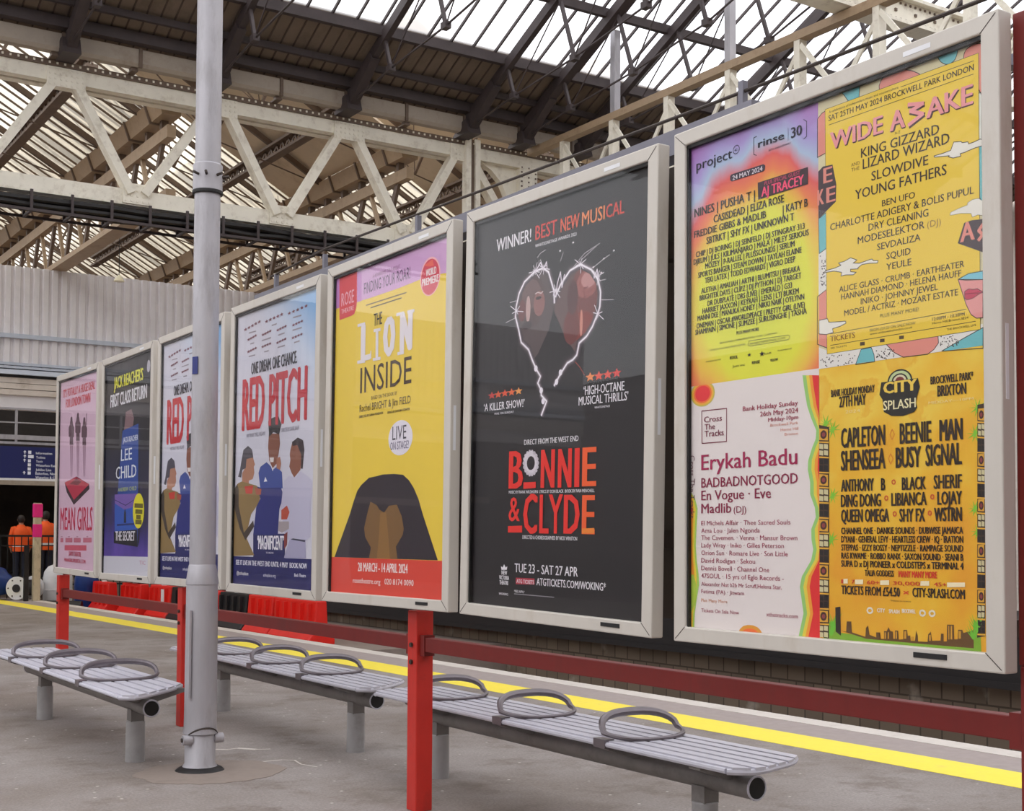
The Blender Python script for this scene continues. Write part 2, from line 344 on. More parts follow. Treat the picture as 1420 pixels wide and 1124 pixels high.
class INK:
    def __init__(s): s.v = []; s.f = []; s.c = []
    def face(s, pts, col):
        n = len(s.v); s.v += pts; s.f.append(tuple(range(n, n+len(pts)))); s.c.append(col)
    def _put(s, t, wgt, place, col, hk):
        vs, fs = glyphs(t, 0)
        if not vs: return
        x0 = min(p[0] for p in vs); x1 = max(p[0] for p in vs); b0, b1 = capheight(0)
        for q, (dx, dy) in enumerate(SPREAD[wgt]):
            n = len(s.v); s.v += [(lambda c: (c[0], c[1]-.00004*q, c[2]))(place((p[0]-x0)/(x1-x0), (p[1]-b0)/(b1-b0), dx*hk, dy)) for p in vs]
            for f in fs: s.f.append(tuple(n+i for i in f)); s.c.append(col)
    def text(s, t, u, v, wd, h, col, wgt, y):
        k = min(h, wd/max(1, len(t))*1.6); m = SPREAD[wgt][-1][0]*k; wd -= 2*m
        s._put(t, wgt, lambda a, b, dx, dy: (u+m+a*wd+dx, y, v+(b*(1-2*abs(SPREAD[wgt][-1][1]))+abs(SPREAD[wgt][-1][1])+dy)*h), col, k)
    def vtext(s, t, u, v, ln, wd, col, wgt, y):
        s._put(t, 0, lambda a, b, dx, dy: (u+b*wd, y, v-a*ln), col, 0)
    def line(s, pts, wd, col, y):
        pts = [Vector((p[0], p[1])) for p in pts]; k = wd/2
        for i in range(len(pts)-1):
            a, b = pts[i], pts[i+1]; d = b-a
            if d.length < 1e-6: continue
            d.normalize(); nn = Vector((-d.y, d.x))*k; e = d*k*.5
            if i > 0: a = a-e
            if i < len(pts)-2: b = b+e
            yy = y-.00002*(i % 2)
            s.face([(a.x+nn.x, yy, a.y+nn.y), (b.x+nn.x, yy, b.y+nn.y), (b.x-nn.x, yy, b.y-nn.y), (a.x-nn.x, yy, a.y-nn.y)], col)
    def star(s, u, v, ru, rv, col, y):
        s.face([(u+math.cos(R(90+36*i))*(ru if i % 2 == 0 else ru*.45), y, v+math.sin(R(90+36*i))*(rv if i % 2 == 0 else rv*.45)) for i in range(10)], col)
    def build(s, name, parent):
        me = bpy.data.meshes.new(name); me.from_pydata(s.v, [], s.f)
        at = me.color_attributes.new('ink', 'FLOAT_COLOR', 'CORNER')
        k = 0; buf = []
        for f, c in zip(s.f, s.c):
            buf += list(c+(1.0,))*len(f)
        at.data.foreach_set('color', buf)
        me.materials.append(M['ink']); o = bpy.data.objects.new(name, me); C.objects.link(o); o.parent = parent; return o
def print_sheet(key, parent, label, gap=.0):
    (x0, z0, x1, z1), items = PRINT[key]
    sh = obj('poster', MB().box(x0/1000+gap, x1/1000-gap, .0300, .0310, z0/1000+gap, z1/1000-gap), GROUND[key], parent)
    sh['label'] = label
    let, art = INK(), INK()
    for i_, it in enumerate(items):
        k = it[0]; e_ = .000006*(i_ % 16)
        if k in 'tv':
            _, t, u, v, a, b, col, wgt, lay = it; y = .0296-.00016*lay
            (let.text if k == 't' else let.vtext)(t, u/1000, v/1000, a/1000, b/1000, lin(col), wgt, y)
        elif k == 'p': art.face([(p[0]/1000, .0296-.00016*it[3]-e_, p[1]/1000) for p in it[1]], lin(it[2]))
        elif k == 'l': art.line([(p[0]/1000, p[1]/1000) for p in it[1]], it[2]*LW[key], lin(it[3]), .0296-.00016*it[4]-.00002-e_)
        elif k == 's': art.star(it[1]/1000, it[2]/1000, it[3]/1000, it[4]/1000, lin(it[5]), .0296-.00016*it[6]-e_)
    let.build('lettering', sh)
    if art.f: art.build('printed_artwork', sh)
    return sh
# line widths were measured in enlarged picture pixels: metres per such pixel on each sheet
LW = {'rainbow': .00055, 'cream': .00055, 'panel': .00055, 'orange': .00055, 'heart': .00085, 'yellow': .00085, 'pale': .0008, 'dark': .0013, 'pink': .0015}
PRINT = {}
PRINT['rainbow']=((-765, -9, -8, 1045),[
('t','project',-712,916,224,42,(38,36,52),1,9),
('l',[(-446,946),(-446,950),(-448,953),(-450,957),(-453,960),(-457,962),(-461,963),(-465,963),(-470,962),(-474,961),(-477,958),(-480,955),(-482,952),(-483,948),(-483,944),(-482,940),(-480,936),(-477,933),(-474,931),(-470,929),(-465,929),(-461,929),(-457,930),(-453,932),(-450,935),(-448,938),(-446,942),(-446,946)],5,(38,36,52),4),
('t','c',-474,940,18,13,(38,36,52),0,9),
('l',[(-343,970),(-361,968),(-361,900),(-344,892)],5,(38,36,52),4),
('l',[(-84,970),(-67,958),(-68,899),(-84,893)],5,(38,36,52),4),
('t','rinse',-336,920,149,31,(38,36,52),3,9),
('l',[(-167,959),(-167,908)],4,(90,80,120),4),
('t','30',-151,913,60,40,(38,36,52),2,9),
('t','30TH ANNIVERSARY',-276,891,124,8,(38,36,52),0,9),
('p',[(-492,849),(-305,847),(-295,839),(-297,823),(-305,818),(-491,819),(-502,827),(-501,844)],(62,48,62),5),
('t','24 MAY 2024',-486,822,176,19,(225,215,222),1,9),
('p',[(-338,779),(-61,778),(-61,711),(-336,709)],(66,46,52),5),
('t','PLUS SPECIAL GUEST',-299,759,197,15,(200,80,110),1,9),
('t','AJ TRACEY',-317,716,235,38,(240,85,120),2,9),
('t','NINES | PUSHA T |',-725,716,372,36,(45,40,30),2,9),
('t','CASISDEAD | ELIZA ROSE',-603,668,414,31,(45,40,30),2,9),
('t','FREDDIE GIBBS & MADLIB',-727,627,437,29,(45,40,30),2,9),
('t','| KATY B',-197,625,135,31,(45,40,30),2,9),
('t','SBTRKT | SHY FX | UNKNOWN T',-648,586,513,29,(45,40,30),2,9),
('t','CHIP | DJ BORING | DJ SEINFELD | DJ STINGRAY 313',-715,542,636,23,(45,40,30),2,9),
('t','DJRUM | JULS | KILIMANJARO | MALA | MILEY SERIOUS',-730,512,673,23,(45,40,30),2,9),
('t','MOZEY | P-RALLEL | PLUSSOUNDS | SERUM',-656,482,523,23,(45,40,30),2,9),
('t','SPORTS BANGER | STEAM DOWN | TAYLAH ELAINE',-701,451,606,23,(45,40,30),2,9),
('t','TEKI LATEX | TODD EDWARDS | VIGRO DEEP',-658,421,529,23,(45,40,30),2,9),
('t','ALETHA | AMALIAH | ARTHI | BLUMITSU | BREAKA',-681,381,577,22,(45,40,30),2,9),
('t','BRIGHTER DAYS | CLIPZ | DJ PYTHON | DJ TARGET',-692,352,595,22,(45,40,30),2,9),
('t','DR DUBPLATE | DRS (LIVE) | EMERALD | G33',-641,322,494,22,(45,40,30),2,9),
('t','HARRIET JAXXON | KEYRAH | LENS | LTJ BUKEM',-674,294,563,22,(45,40,30),2,9),
('t',"MANNI DEE | MANUKA HONEY | NIKKI NAIR | O'FLYNN",-705,267,623,22,(45,40,30),2,9),
('t','ONEMAN | OSCAR #WORLDPEACE | PRETTY GIRL (LIVE)',-711,235,632,22,(45,40,30),2,9),
('t','SHAMPAIN | SIMONE | SLIMZEE | SURUSINGHE | TASHA',-719,209,650,22,(45,40,30),2,9),
('t','PLUS MANY MORE',-464,178,132,13,(45,40,30),2,9),
('t','BROCKWELL PARK,BRIXTON | 12.00 - 22.00 MAY',-565,152,337,7,(45,40,30),0,9),
('t','TICKETS ON SALE FROM £39.50',-629,129,216,7,(45,40,30),0,9),
('t','PROJECT6FESTIVAL.COM',-383,126,196,8,(45,40,30),0,9),
('t','FABRICLIVE',-649,84,91,6,(45,40,30),0,9),
('t','RUUM',-303,76,39,8,(45,40,30),0,9),
('t','FLASHBACK',-226,81,77,6,(45,40,30),0,9),
('t','Just inc',-488,45,74,10,(45,40,30),0,9),
('t','KOOL',-503,80,48,13,(45,40,30),3,9),
('t','RINSE',-373,46,46,12,(45,40,30),3,9),
('t','YELLOW',-270,45,44,10,(45,40,30),3,9),
('l',[(-390,143),(-171,139),(-161,133),(-168,121),(-385,121),(-396,129),(-390,143)],3,(45,40,30),4),
('s',-316,82,16,12,(45,40,30),5),
('s',-389,86,12,8,(45,40,30),5),
])
PRINT['cream']=((-765, -1045, -8, -9),[
('p',[(-597,-46),(-599,-34),(-604,-22),(-613,-12),(-617,-9),(-728,-9),(-732,-12),(-741,-22),(-747,-34),(-749,-46),(-747,-58),(-741,-69),(-732,-80),(-720,-88),(-706,-95),(-690,-99),(-673,-100),(-656,-99),(-640,-95),(-625,-88),(-613,-80),(-604,-69),(-599,-58)],(205,185,80),2),
('p',[(-605,-46),(-607,-35),(-612,-25),(-620,-16),(-630,-9),(-716,-9),(-726,-16),(-734,-25),(-739,-35),(-740,-46),(-739,-56),(-734,-66),(-726,-76),(-715,-83),(-702,-89),(-688,-92),(-673,-94),(-658,-92),(-643,-89),(-630,-83),(-620,-76),(-612,-66),(-607,-56)],(235,170,60),3),
('p',[(-616,-46),(-617,-37),(-621,-28),(-628,-21),(-637,-14),(-648,-10),(-651,-9),(-694,-9),(-697,-10),(-708,-14),(-717,-21),(-724,-28),(-728,-37),(-729,-46),(-728,-55),(-724,-63),(-717,-71),(-708,-77),(-697,-82),(-685,-85),(-673,-86),(-660,-85),(-648,-82),(-637,-77),(-628,-71),(-621,-63),(-617,-55)],(235,110,50),4),
('p',[(-626,-46),(-627,-38),(-631,-31),(-636,-25),(-644,-20),(-652,-16),(-662,-13),(-673,-13),(-683,-13),(-693,-16),(-702,-20),(-709,-25),(-715,-31),(-718,-38),(-719,-46),(-718,-53),(-715,-60),(-709,-66),(-702,-72),(-693,-76),(-683,-78),(-673,-79),(-662,-78),(-652,-76),(-644,-72),(-636,-66),(-631,-60),(-627,-53)],(228,50,55),5),
('l',[(-679,-119),(-524,-120),(-525,-257),(-677,-256),(-679,-119)],7,(120,30,55),4),
('t','Cross',-664,-169,112,24,(120,30,60),1,9),
('t','The',-660,-200,65,23,(120,30,60),1,9),
('t','Tracks',-660,-230,119,25,(120,30,60),1,9),
('t','Bank Holiday Sunday',-427,-140,309,19,(150,30,65),1,9),
('t','26th May 2024',-327,-169,210,19,(150,30,65),1,9),
('t','Midday-10pm',-281,-194,164,16,(150,30,65),1,9),
('t','Brockwell Park',-269,-214,152,11,(205,130,110),0,9),
('t','Herne Hill',-212,-236,96,11,(205,130,110),0,9),
('t','Brixton',-190,-255,72,11,(205,130,110),0,9),
('t','Erykah Badu',-681,-369,559,64,(160,25,75),1,9),
('t','BADBADNOTGOOD',-681,-443,561,40,(135,20,62),1,9),
('t','En Vogue · Eve',-681,-496,415,40,(135,20,62),1,9),
('t','Madlib',-681,-551,185,40,(135,20,62),1,9),
('t','(DJ)',-482,-552,74,27,(135,20,62),0,9),
('t','El Michels Affair · Thee Sacred Souls',-681,-602,520,19,(150,35,72),0,9),
('t','Ama Lou · Jalen Ngonda',-681,-633,351,19,(150,35,72),0,9),
('t','The Cavemen. · Venna · Mansur Brown',-681,-663,558,19,(150,35,72),0,9),
('t','Lady Wray · Iniko · Gilles Peterson',-681,-694,485,19,(150,35,72),0,9),
('t','Orion Sun · Romare Live · Son Little',-681,-726,506,19,(150,35,72),0,9),
('t','David Rodigan · Sekou',-681,-758,324,19,(150,35,72),0,9),
('t','Dennis Bovell · Channel One',-681,-790,404,19,(150,35,72),0,9),
('t','47SOUL · 15 yrs of Eglo Records -',-681,-822,484,19,(150,35,72),0,9),
('t','Alexander Nut b2b Mr Scruff,Helena Star,',-681,-855,473,16,(150,35,72),0,9),
('t','Fatima (PA) · Jitwam',-681,-886,260,16,(150,35,72),0,9),
('t','Tickets On Sale Now',-681,-965,230,15,(150,35,72),0,9),
('t','xthetracks.com',-294,-964,172,16,(150,35,72),0,9),
('t','Plus Many More',-681,-922,160,13,(205,135,95),0,9),
('p',[(-765,-447),(-747,-461),(-721,-488),(-705,-532),(-709,-575),(-713,-627),(-717,-688),(-711,-749),(-699,-809),(-696,-852),(-711,-913),(-724,-975),(-727,-1035),(-765,-1037)],(170,205,90),2),
('p',[(-765,-449),(-752,-461),(-730,-488),(-717,-532),(-721,-575),(-724,-627),(-727,-688),(-722,-749),(-712,-810),(-710,-853),(-722,-914),(-733,-975),(-736,-1036),(-765,-1037)],(232,200,60),3),
('p',[(-765,-453),(-758,-461),(-741,-488),(-731,-531),(-733,-575),(-736,-627),(-739,-688),(-734,-749),(-726,-810),(-725,-853),(-734,-914),(-743,-975),(-745,-1036),(-765,-1037)],(238,150,50),4),
('p',[(-765,-457),(-764,-458),(-750,-464),(-743,-474),(-745,-483),(-747,-495),(-749,-508),(-745,-522),(-739,-535),(-738,-545),(-745,-558),(-752,-572),(-754,-585),(-765,-585)],(222,50,48),5),
('p',[(-765,-811),(-730,-810),(-712,-853),(-717,-922),(-765,-1006)],(175,200,70),6),
('v','Cross The Tracks',-754,-304,267,31,(110,70,80),1,9),
('p',[(-8,-36),(-94,-27),(-86,-75),(-70,-148),(-49,-197),(-23,-246),(-26,-277),(-44,-308),(-66,-358),(-68,-393),(-56,-441),(-56,-488),(-32,-539),(-27,-575),(-51,-621),(-50,-660),(-41,-699),(-52,-739),(-101,-802),(-112,-842),(-93,-943),(-121,-1039),(-9,-1032),(-8,-1007)],(150,200,110),2),
('p',[(-8,-36),(-75,-29),(-67,-77),(-52,-150),(-31,-198),(-8,-244),(-8,-281),(-26,-309),(-47,-359),(-49,-394),(-37,-441),(-37,-488),(-14,-540),(-9,-575),(-33,-621),(-31,-660),(-23,-699),(-33,-738),(-82,-802),(-93,-841),(-74,-943),(-102,-1038),(-9,-1032),(-8,-1007)],(225,205,70),3),
('p',[(-8,-36),(-59,-30),(-51,-79),(-36,-151),(-15,-200),(-8,-238),(-8,-292),(-10,-310),(-31,-359),(-33,-395),(-21,-442),(-21,-489),(-9,-540),(-9,-575),(-17,-621),(-15,-660),(-9,-699),(-17,-738),(-66,-801),(-76,-841),(-58,-942),(-85,-1037),(-9,-1032),(-8,-1007)],(238,150,50),4),
('p',[(-8,-36),(-43,-32),(-35,-80),(-20,-152),(-8,-194),(-8,-316),(-15,-360),(-17,-395),(-8,-440),(-8,-515),(-9,-540),(-9,-575),(-9,-621),(-9,-660),(-9,-699),(-10,-738),(-50,-801),(-60,-840),(-42,-941),(-69,-1036),(-9,-1032),(-8,-1007)],(222,45,45),5),
('p',[(-320,-1036),(-322,-1028),(-327,-1022),(-335,-1016),(-345,-1010),(-358,-1007),(-371,-1004),(-386,-1004),(-401,-1004),(-414,-1007),(-427,-1010),(-437,-1016),(-445,-1022),(-450,-1028),(-452,-1036),(-450,-1043),(-448,-1045),(-324,-1045),(-322,-1043)],(220,150,50),3),
('p',[(-339,-1038),(-340,-1033),(-344,-1029),(-349,-1025),(-357,-1022),(-366,-1019),(-376,-1018),(-386,-1017),(-396,-1018),(-406,-1019),(-415,-1022),(-423,-1025),(-428,-1029),(-432,-1033),(-433,-1038),(-432,-1042),(-430,-1045),(-342,-1045),(-340,-1042)],(235,110,50),4),
])
PRINT['panel']=((-8, -12, 765, 1045),[
('p',[(94,1037),(123,1009),(146,978),(198,978),(203,1035)],(110,185,190),2),
('l',[(94,1037),(123,1009),(146,978),(198,978),(203,1035),(94,1037)],5,(60,48,42),2),
('p',[(511,913),(512,930),(506,948),(493,967),(473,986),(448,1002),(420,1015),(391,1024),(362,1028),(336,1026),(315,1020),(301,1008),(294,993),(295,975)],(222,140,125),2),
('l',[(511,913),(512,930),(506,948),(493,967),(473,986),(448,1002),(420,1015),(391,1024),(362,1028),(336,1026),(315,1020),(301,1008),(294,993),(295,975),(511,913)],5,(60,48,42),2),
('p',[(571,1045),(550,1045),(551,1038),(555,1024),(561,1010),(569,999),(579,990),(590,983),(601,980),(612,980),(622,983),(630,989),(636,999),(640,1010),(642,1023)],(110,185,190),2),
('l',[(550,1052),(551,1038),(555,1024),(561,1010),(569,999),(579,990),(590,983),(601,980),(612,980),(622,983),(630,989),(636,999),(640,1010),(642,1023),(550,1052)],5,(60,48,42),2),
('p',[(745,1007),(734,1011),(723,1014),(713,1016),(703,1016),(693,1015),(685,1012),(678,1009),(672,1004),(668,998),(666,991),(665,983),(666,975),(669,966),(736,835)],(222,140,125),2),
('l',[(745,1007),(734,1011),(723,1014),(713,1016),(703,1016),(693,1015),(685,1012),(678,1009),(672,1004),(668,998),(666,991),(665,983),(666,975),(669,966),(736,835),(745,1007)],5,(60,48,42),2),
('p',[(-8,954),(12,968),(38,974),(37,811),(-8,804)],(222,140,125),2),
('l',[(-11,952),(12,968),(38,974),(37,811),(-12,803),(-11,952)],5,(60,48,42),2),
('p',[(723,843),(736,844),(735,679),(722,678)],(222,225,215),2),
('l',[(723,843),(736,844),(735,679),(722,678),(723,843)],5,(60,48,42),2),
('p',[(-7,564),(39,584),(39,446),(-4,430)],(110,185,190),2),
('l',[(-7,564),(39,584),(39,446),(-4,430),(-7,564)],5,(60,48,42),2),
('p',[(724,664),(739,660),(742,442),(725,489)],(110,185,190),2),
('l',[(724,664),(739,660),(742,442),(725,489),(724,664)],5,(60,48,42),2),
('p',[(-8,429),(39,446),(38,290),(-8,267)],(226,222,214),2),
('p',[(-8,269),(36,288),(35,63),(-8,81)],(222,140,125),2),
('l',[(-15,266),(36,288),(35,63),(-16,84),(-15,266)],5,(60,48,42),2),
('p',[(-8,-12),(-8,71),(35,53),(403,56),(733,61),(732,-12)],(226,222,214),2),
('p',[(176,-12),(202,38),(250,40),(263,12),(266,-12)],(110,185,190),3),
('l',[(202,38),(250,40),(263,12),(266,-14),(175,-15),(202,38)],5,(60,48,42),3),
('p',[(319,43),(549,46),(551,19),(532,-1),(510,-12),(395,-12),(357,8)],(222,140,125),3),
('l',[(319,43),(549,46),(551,19),(532,-1),(504,-15),(397,-13),(357,8),(319,43)],5,(60,48,42),3),
('p',[(575,-12),(564,-11),(650,20),(734,48),(733,-12)],(110,185,190),3),
('l',[(564,-11),(650,20),(734,48),(733,-21),(564,-11)],5,(60,48,42),3),
('p',[(16,339),(21,338),(21,334),(16,335)],(60,48,42),4),
('p',[(0,22),(5,22),(5,18),(0,19)],(60,48,42),4),
('p',[(295,5),(300,4),(300,0),(295,1)],(60,48,42),4),
('p',[(630,11),(634,10),(634,7),(630,7)],(60,48,42),4),
('p',[(29,320),(34,319),(34,315),(29,316)],(60,48,42),4),
('p',[(44,26),(49,25),(49,21),(44,22)],(60,48,42),4),
('p',[(314,28),(319,27),(319,24),(314,24)],(60,48,42),4),
('p',[(583,21),(587,20),(587,17),(583,17)],(60,48,42),4),
('p',[(8,372),(13,372),(13,368),(8,368)],(60,48,42),4),
('p',[(103,30),(108,29),(108,25),(103,26)],(60,48,42),4),
('p',[(328,7),(333,7),(333,3),(328,4)],(60,48,42),4),
('p',[(607,4),(611,4),(611,0),(607,1)],(60,48,42),4),
('p',[(19,380),(24,379),(24,375),(19,376)],(60,48,42),4),
('p',[(11,20),(16,19),(16,15),(11,16)],(60,48,42),4),
('p',[(325,24),(330,24),(330,20),(325,21)],(60,48,42),4),
('p',[(629,20),(633,20),(633,16),(629,17)],(60,48,42),4),
('p',[(-1,422),(4,421),(4,417),(-1,418)],(60,48,42),4),
('p',[(57,35),(62,34),(62,31),(57,31)],(60,48,42),4),
('p',[(332,24),(337,23),(337,19),(332,20)],(60,48,42),4),
('p',[(573,35),(577,35),(577,31),(573,32)],(60,48,42),4),
('p',[(26,306),(31,305),(31,301),(26,302)],(60,48,42),4),
('p',[(147,13),(152,12),(152,8),(147,9)],(60,48,42),4),
('p',[(351,-4),(356,-5),(356,-8),(351,-8)],(60,48,42),4),
('p',[(596,36),(601,35),(600,31),(596,32)],(60,48,42),4),
('p',[(31,361),(37,360),(37,357),(31,357)],(60,48,42),4),
('p',[(92,30),(97,30),(97,26),(92,27)],(60,48,42),4),
('p',[(294,0),(299,0),(299,-4),(294,-3)],(60,48,42),4),
('p',[(608,9),(612,8),(612,5),(608,5)],(60,48,42),4),
('p',[(17,340),(22,339),(22,335),(17,336)],(60,48,42),4),
('p',[(43,20),(48,19),(48,15),(43,16)],(60,48,42),4),
('p',[(272,26),(277,26),(277,22),(272,22)],(60,48,42),4),
('p',[(592,8),(596,8),(596,4),(592,5)],(60,48,42),4),
('p',[(2,326),(7,325),(7,321),(2,322)],(60,48,42),4),
('p',[(87,-7),(92,-8),(92,-12),(87,-11)],(60,48,42),4),
('p',[(333,9),(337,9),(337,5),(333,6)],(60,48,42),4),
('p',[(626,4),(630,3),(630,0),(626,0)],(60,48,42),4),
('p',[(14,356),(20,355),(20,351),(14,352)],(60,48,42),4),
('p',[(116,-7),(121,-7),(121,-11),(116,-11)],(60,48,42),4),
('p',[(309,10),(314,9),(314,5),(309,6)],(60,48,42),4),
('p',[(596,19),(600,19),(600,15),(596,16)],(60,48,42),4),
('p',[(26,364),(31,363),(31,359),(26,360)],(60,48,42),4),
('p',[(21,16),(26,16),(26,12),(21,12)],(60,48,42),4),
('p',[(317,-8),(322,-9),(322,-12),(319,-12),(317,-12)],(60,48,42),4),
('p',[(560,42),(565,41),(565,37),(560,38)],(60,48,42),4),
('p',[(3,339),(8,338),(8,334),(3,335)],(60,48,42),4),
('p',[(30,-4),(35,-4),(35,-8),(30,-8)],(60,48,42),4),
('p',[(286,10),(290,9),(290,5),(286,6)],(60,48,42),4),
('p',[(558,11),(562,11),(562,7),(558,8)],(60,48,42),4),
('p',[(7,380),(12,380),(12,376),(7,376)],(60,48,42),4),
('p',[(61,14),(66,13),(66,9),(61,10)],(60,48,42),4),
('p',[(307,13),(312,13),(312,9),(307,10)],(60,48,42),4),
('p',[(609,19),(613,19),(613,15),(609,16)],(60,48,42),4),
('p',[(9,371),(14,370),(14,366),(9,367)],(60,48,42),4),
('p',[(59,13),(64,13),(64,9),(59,9)],(60,48,42),4),
('p',[(309,11),(314,10),(314,7),(309,7)],(60,48,42),4),
('p',[(558,14),(562,14),(562,10),(558,11)],(60,48,42),4),
('p',[(30,333),(35,332),(35,329),(30,329)],(60,48,42),4),
('p',[(66,32),(71,31),(71,28),(66,28)],(60,48,42),4),
('p',[(312,-4),(317,-5),(317,-9),(312,-8)],(60,48,42),4),
('p',[(602,36),(606,35),(606,32),(602,32)],(60,48,42),4),
('p',[(15,390),(20,389),(20,385),(15,386)],(60,48,42),4),
('p',[(280,13),(285,13),(285,9),(280,9)],(60,48,42),4),
('p',[(558,19),(563,19),(563,15),(558,16)],(60,48,42),4),
('p',[(29,404),(34,403),(34,399),(29,400)],(60,48,42),4),
('p',[(130,-4),(135,-4),(135,-8),(130,-7)],(60,48,42),4),
('p',[(311,20),(316,19),(316,15),(311,16)],(60,48,42),4),
('p',[(590,14),(594,13),(594,10),(590,10)],(60,48,42),4),
('p',[(22,341),(27,341),(27,337),(22,338)],(60,48,42),4),
('p',[(141,28),(146,28),(146,24),(141,24)],(60,48,42),4),
('p',[(318,3),(323,2),(323,-1),(318,-1)],(60,48,42),4),
('p',[(563,14),(567,14),(567,10),(563,11)],(60,48,42),4),
('p',[(18,318),(23,317),(23,313),(18,314)],(60,48,42),4),
('p',[(39,20),(44,20),(44,16),(39,17)],(60,48,42),4),
('p',[(323,1),(327,1),(327,-3),(323,-2)],(60,48,42),4),
('p',[(624,10),(628,9),(628,6),(624,6)],(60,48,42),4),
('p',[(8,311),(14,310),(14,306),(8,307)],(60,48,42),4),
('p',[(124,-2),(129,-2),(129,-6),(123,-5)],(60,48,42),4),
('p',[(280,7),(284,6),(284,3),(280,3)],(60,48,42),4),
('p',[(621,12),(625,11),(625,8),(621,8)],(60,48,42),4),
('p',[(23,395),(29,394),(29,390),(23,391)],(60,48,42),4),
('p',[(24,11),(29,10),(29,6),(24,7)],(60,48,42),4),
('p',[(306,17),(310,16),(310,13),(306,13)],(60,48,42),4),
('p',[(563,14),(567,14),(567,10),(563,11)],(60,48,42),4),
('p',[(8,322),(14,321),(14,317),(8,318)],(60,48,42),4),
('p',[(158,13),(163,12),(163,8),(158,9)],(60,48,42),4),
('p',[(296,21),(301,21),(301,17),(296,18)],(60,48,42),4),
('p',[(606,24),(611,23),(611,20),(606,20)],(60,48,42),4),
('p',[(30,421),(35,420),(35,416),(30,417)],(60,48,42),4),
('p',[(99,-12),(99,-11),(104,-12),(104,-12)],(60,48,42),4),
('p',[(278,3),(283,3),(283,-1),(278,0)],(60,48,42),4),
('p',[(630,14),(635,14),(635,10),(630,11)],(60,48,42),4),
('p',[(7,339),(12,338),(12,334),(7,335)],(60,48,42),4),
('p',[(50,8),(55,7),(55,3),(50,4)],(60,48,42),4),
('p',[(275,5),(280,5),(280,1),(275,2)],(60,48,42),4),
('p',[(565,23),(570,23),(570,19),(565,20)],(60,48,42),4),
('p',[(19,311),(24,311),(24,307),(19,308)],(60,48,42),4),
('p',[(24,0),(30,0),(30,-4),(24,-4)],(60,48,42),4),
('p',[(339,22),(344,21),(344,18),(339,18)],(60,48,42),4),
('p',[(612,1),(616,1),(616,-3),(612,-2)],(60,48,42),4),
('p',[(7,403),(13,403),(13,399),(7,400)],(60,48,42),4),
('p',[(7,25),(12,25),(12,21),(7,22)],(60,48,42),4),
('p',[(301,-2),(306,-3),(305,-7),(301,-6)],(60,48,42),4),
('p',[(617,25),(621,25),(621,21),(617,22)],(60,48,42),4),
('p',[(31,402),(36,401),(36,397),(31,398)],(60,48,42),4),
('p',[(88,10),(93,10),(93,6),(88,6)],(60,48,42),4),
('p',[(273,3),(278,2),(278,-2),(273,-1)],(60,48,42),4),
('p',[(586,4),(590,3),(590,0),(586,0)],(60,48,42),4),
('p',[(13,313),(19,312),(19,308),(13,309)],(60,48,42),4),
('p',[(31,30),(36,30),(36,26),(31,26)],(60,48,42),4),
('p',[(308,-5),(313,-5),(313,-9),(308,-8)],(60,48,42),4),
('p',[(631,11),(636,11),(636,7),(631,8)],(60,48,42),4),
('p',[(5,313),(10,313),(10,309),(5,310)],(60,48,42),4),
('p',[(139,1),(144,0),(144,-4),(139,-3)],(60,48,42),4),
('p',[(287,7),(292,6),(292,2),(287,3)],(60,48,42),4),
('p',[(609,38),(613,38),(613,34),(609,35)],(60,48,42),4),
('p',[(20,370),(25,369),(25,365),(20,366)],(60,48,42),4),
('p',[(169,20),(174,20),(174,16),(169,17)],(60,48,42),4),
('p',[(339,17),(344,16),(344,13),(339,13)],(60,48,42),4),
('p',[(577,22),(581,21),(581,18),(577,18)],(60,48,42),4),
('p',[(23,400),(28,399),(28,395),(23,396)],(60,48,42),4),
('p',[(66,32),(71,31),(71,27),(65,28)],(60,48,42),4),
('p',[(347,15),(351,15),(351,11),(347,12)],(60,48,42),4),
('p',[(625,7),(629,7),(629,3),(625,4)],(60,48,42),4),
('p',[(31,394),(37,393),(37,389),(31,390)],(60,48,42),4),
('p',[(52,11),(58,11),(58,7),(52,7)],(60,48,42),4),
('p',[(333,12),(338,11),(338,7),(333,8)],(60,48,42),4),
('p',[(594,23),(598,22),(598,19),(594,19)],(60,48,42),4),
('p',[(8,309),(14,308),(14,304),(8,305)],(60,48,42),4),
('p',[(155,-3),(160,-3),(160,-7),(155,-7)],(60,48,42),4),
('p',[(352,2),(357,1),(357,-3),(352,-2)],(60,48,42),4),
('p',[(587,31),(592,30),(592,27),(587,27)],(60,48,42),4),
('p',[(24,380),(29,379),(29,375),(24,376)],(60,48,42),4),
('p',[(139,-4),(144,-5),(144,-9),(139,-8)],(60,48,42),4),
('p',[(330,6),(335,5),(335,1),(330,2)],(60,48,42),4),
('p',[(624,16),(628,16),(628,12),(624,13)],(60,48,42),4),
('p',[(7,398),(12,397),(12,393),(7,394)],(60,48,42),4),
('p',[(94,30),(99,30),(99,26),(94,26)],(60,48,42),4),
('p',[(349,7),(353,6),(353,3),(349,3)],(60,48,42),4),
('p',[(611,3),(615,3),(615,-1),(611,0)],(60,48,42),4),
('p',[(3,335),(8,335),(8,331),(3,331)],(60,48,42),4),
('p',[(145,5),(150,5),(150,1),(145,1)],(60,48,42),4),
('p',[(352,20),(357,19),(357,15),(352,16)],(60,48,42),4),
('p',[(605,29),(609,29),(609,25),(605,26)],(60,48,42),4),
('p',[(14,381),(19,380),(19,376),(14,377)],(60,48,42),4),
('p',[(15,14),(20,14),(20,10),(15,10)],(60,48,42),4),
('p',[(298,0),(303,0),(303,-4),(298,-4)],(60,48,42),4),
('p',[(623,23),(627,22),(627,19),(623,19)],(60,48,42),4),
('p',[(10,348),(16,348),(16,344),(10,345)],(60,48,42),4),
('p',[(85,25),(90,25),(90,21),(85,22)],(60,48,42),4),
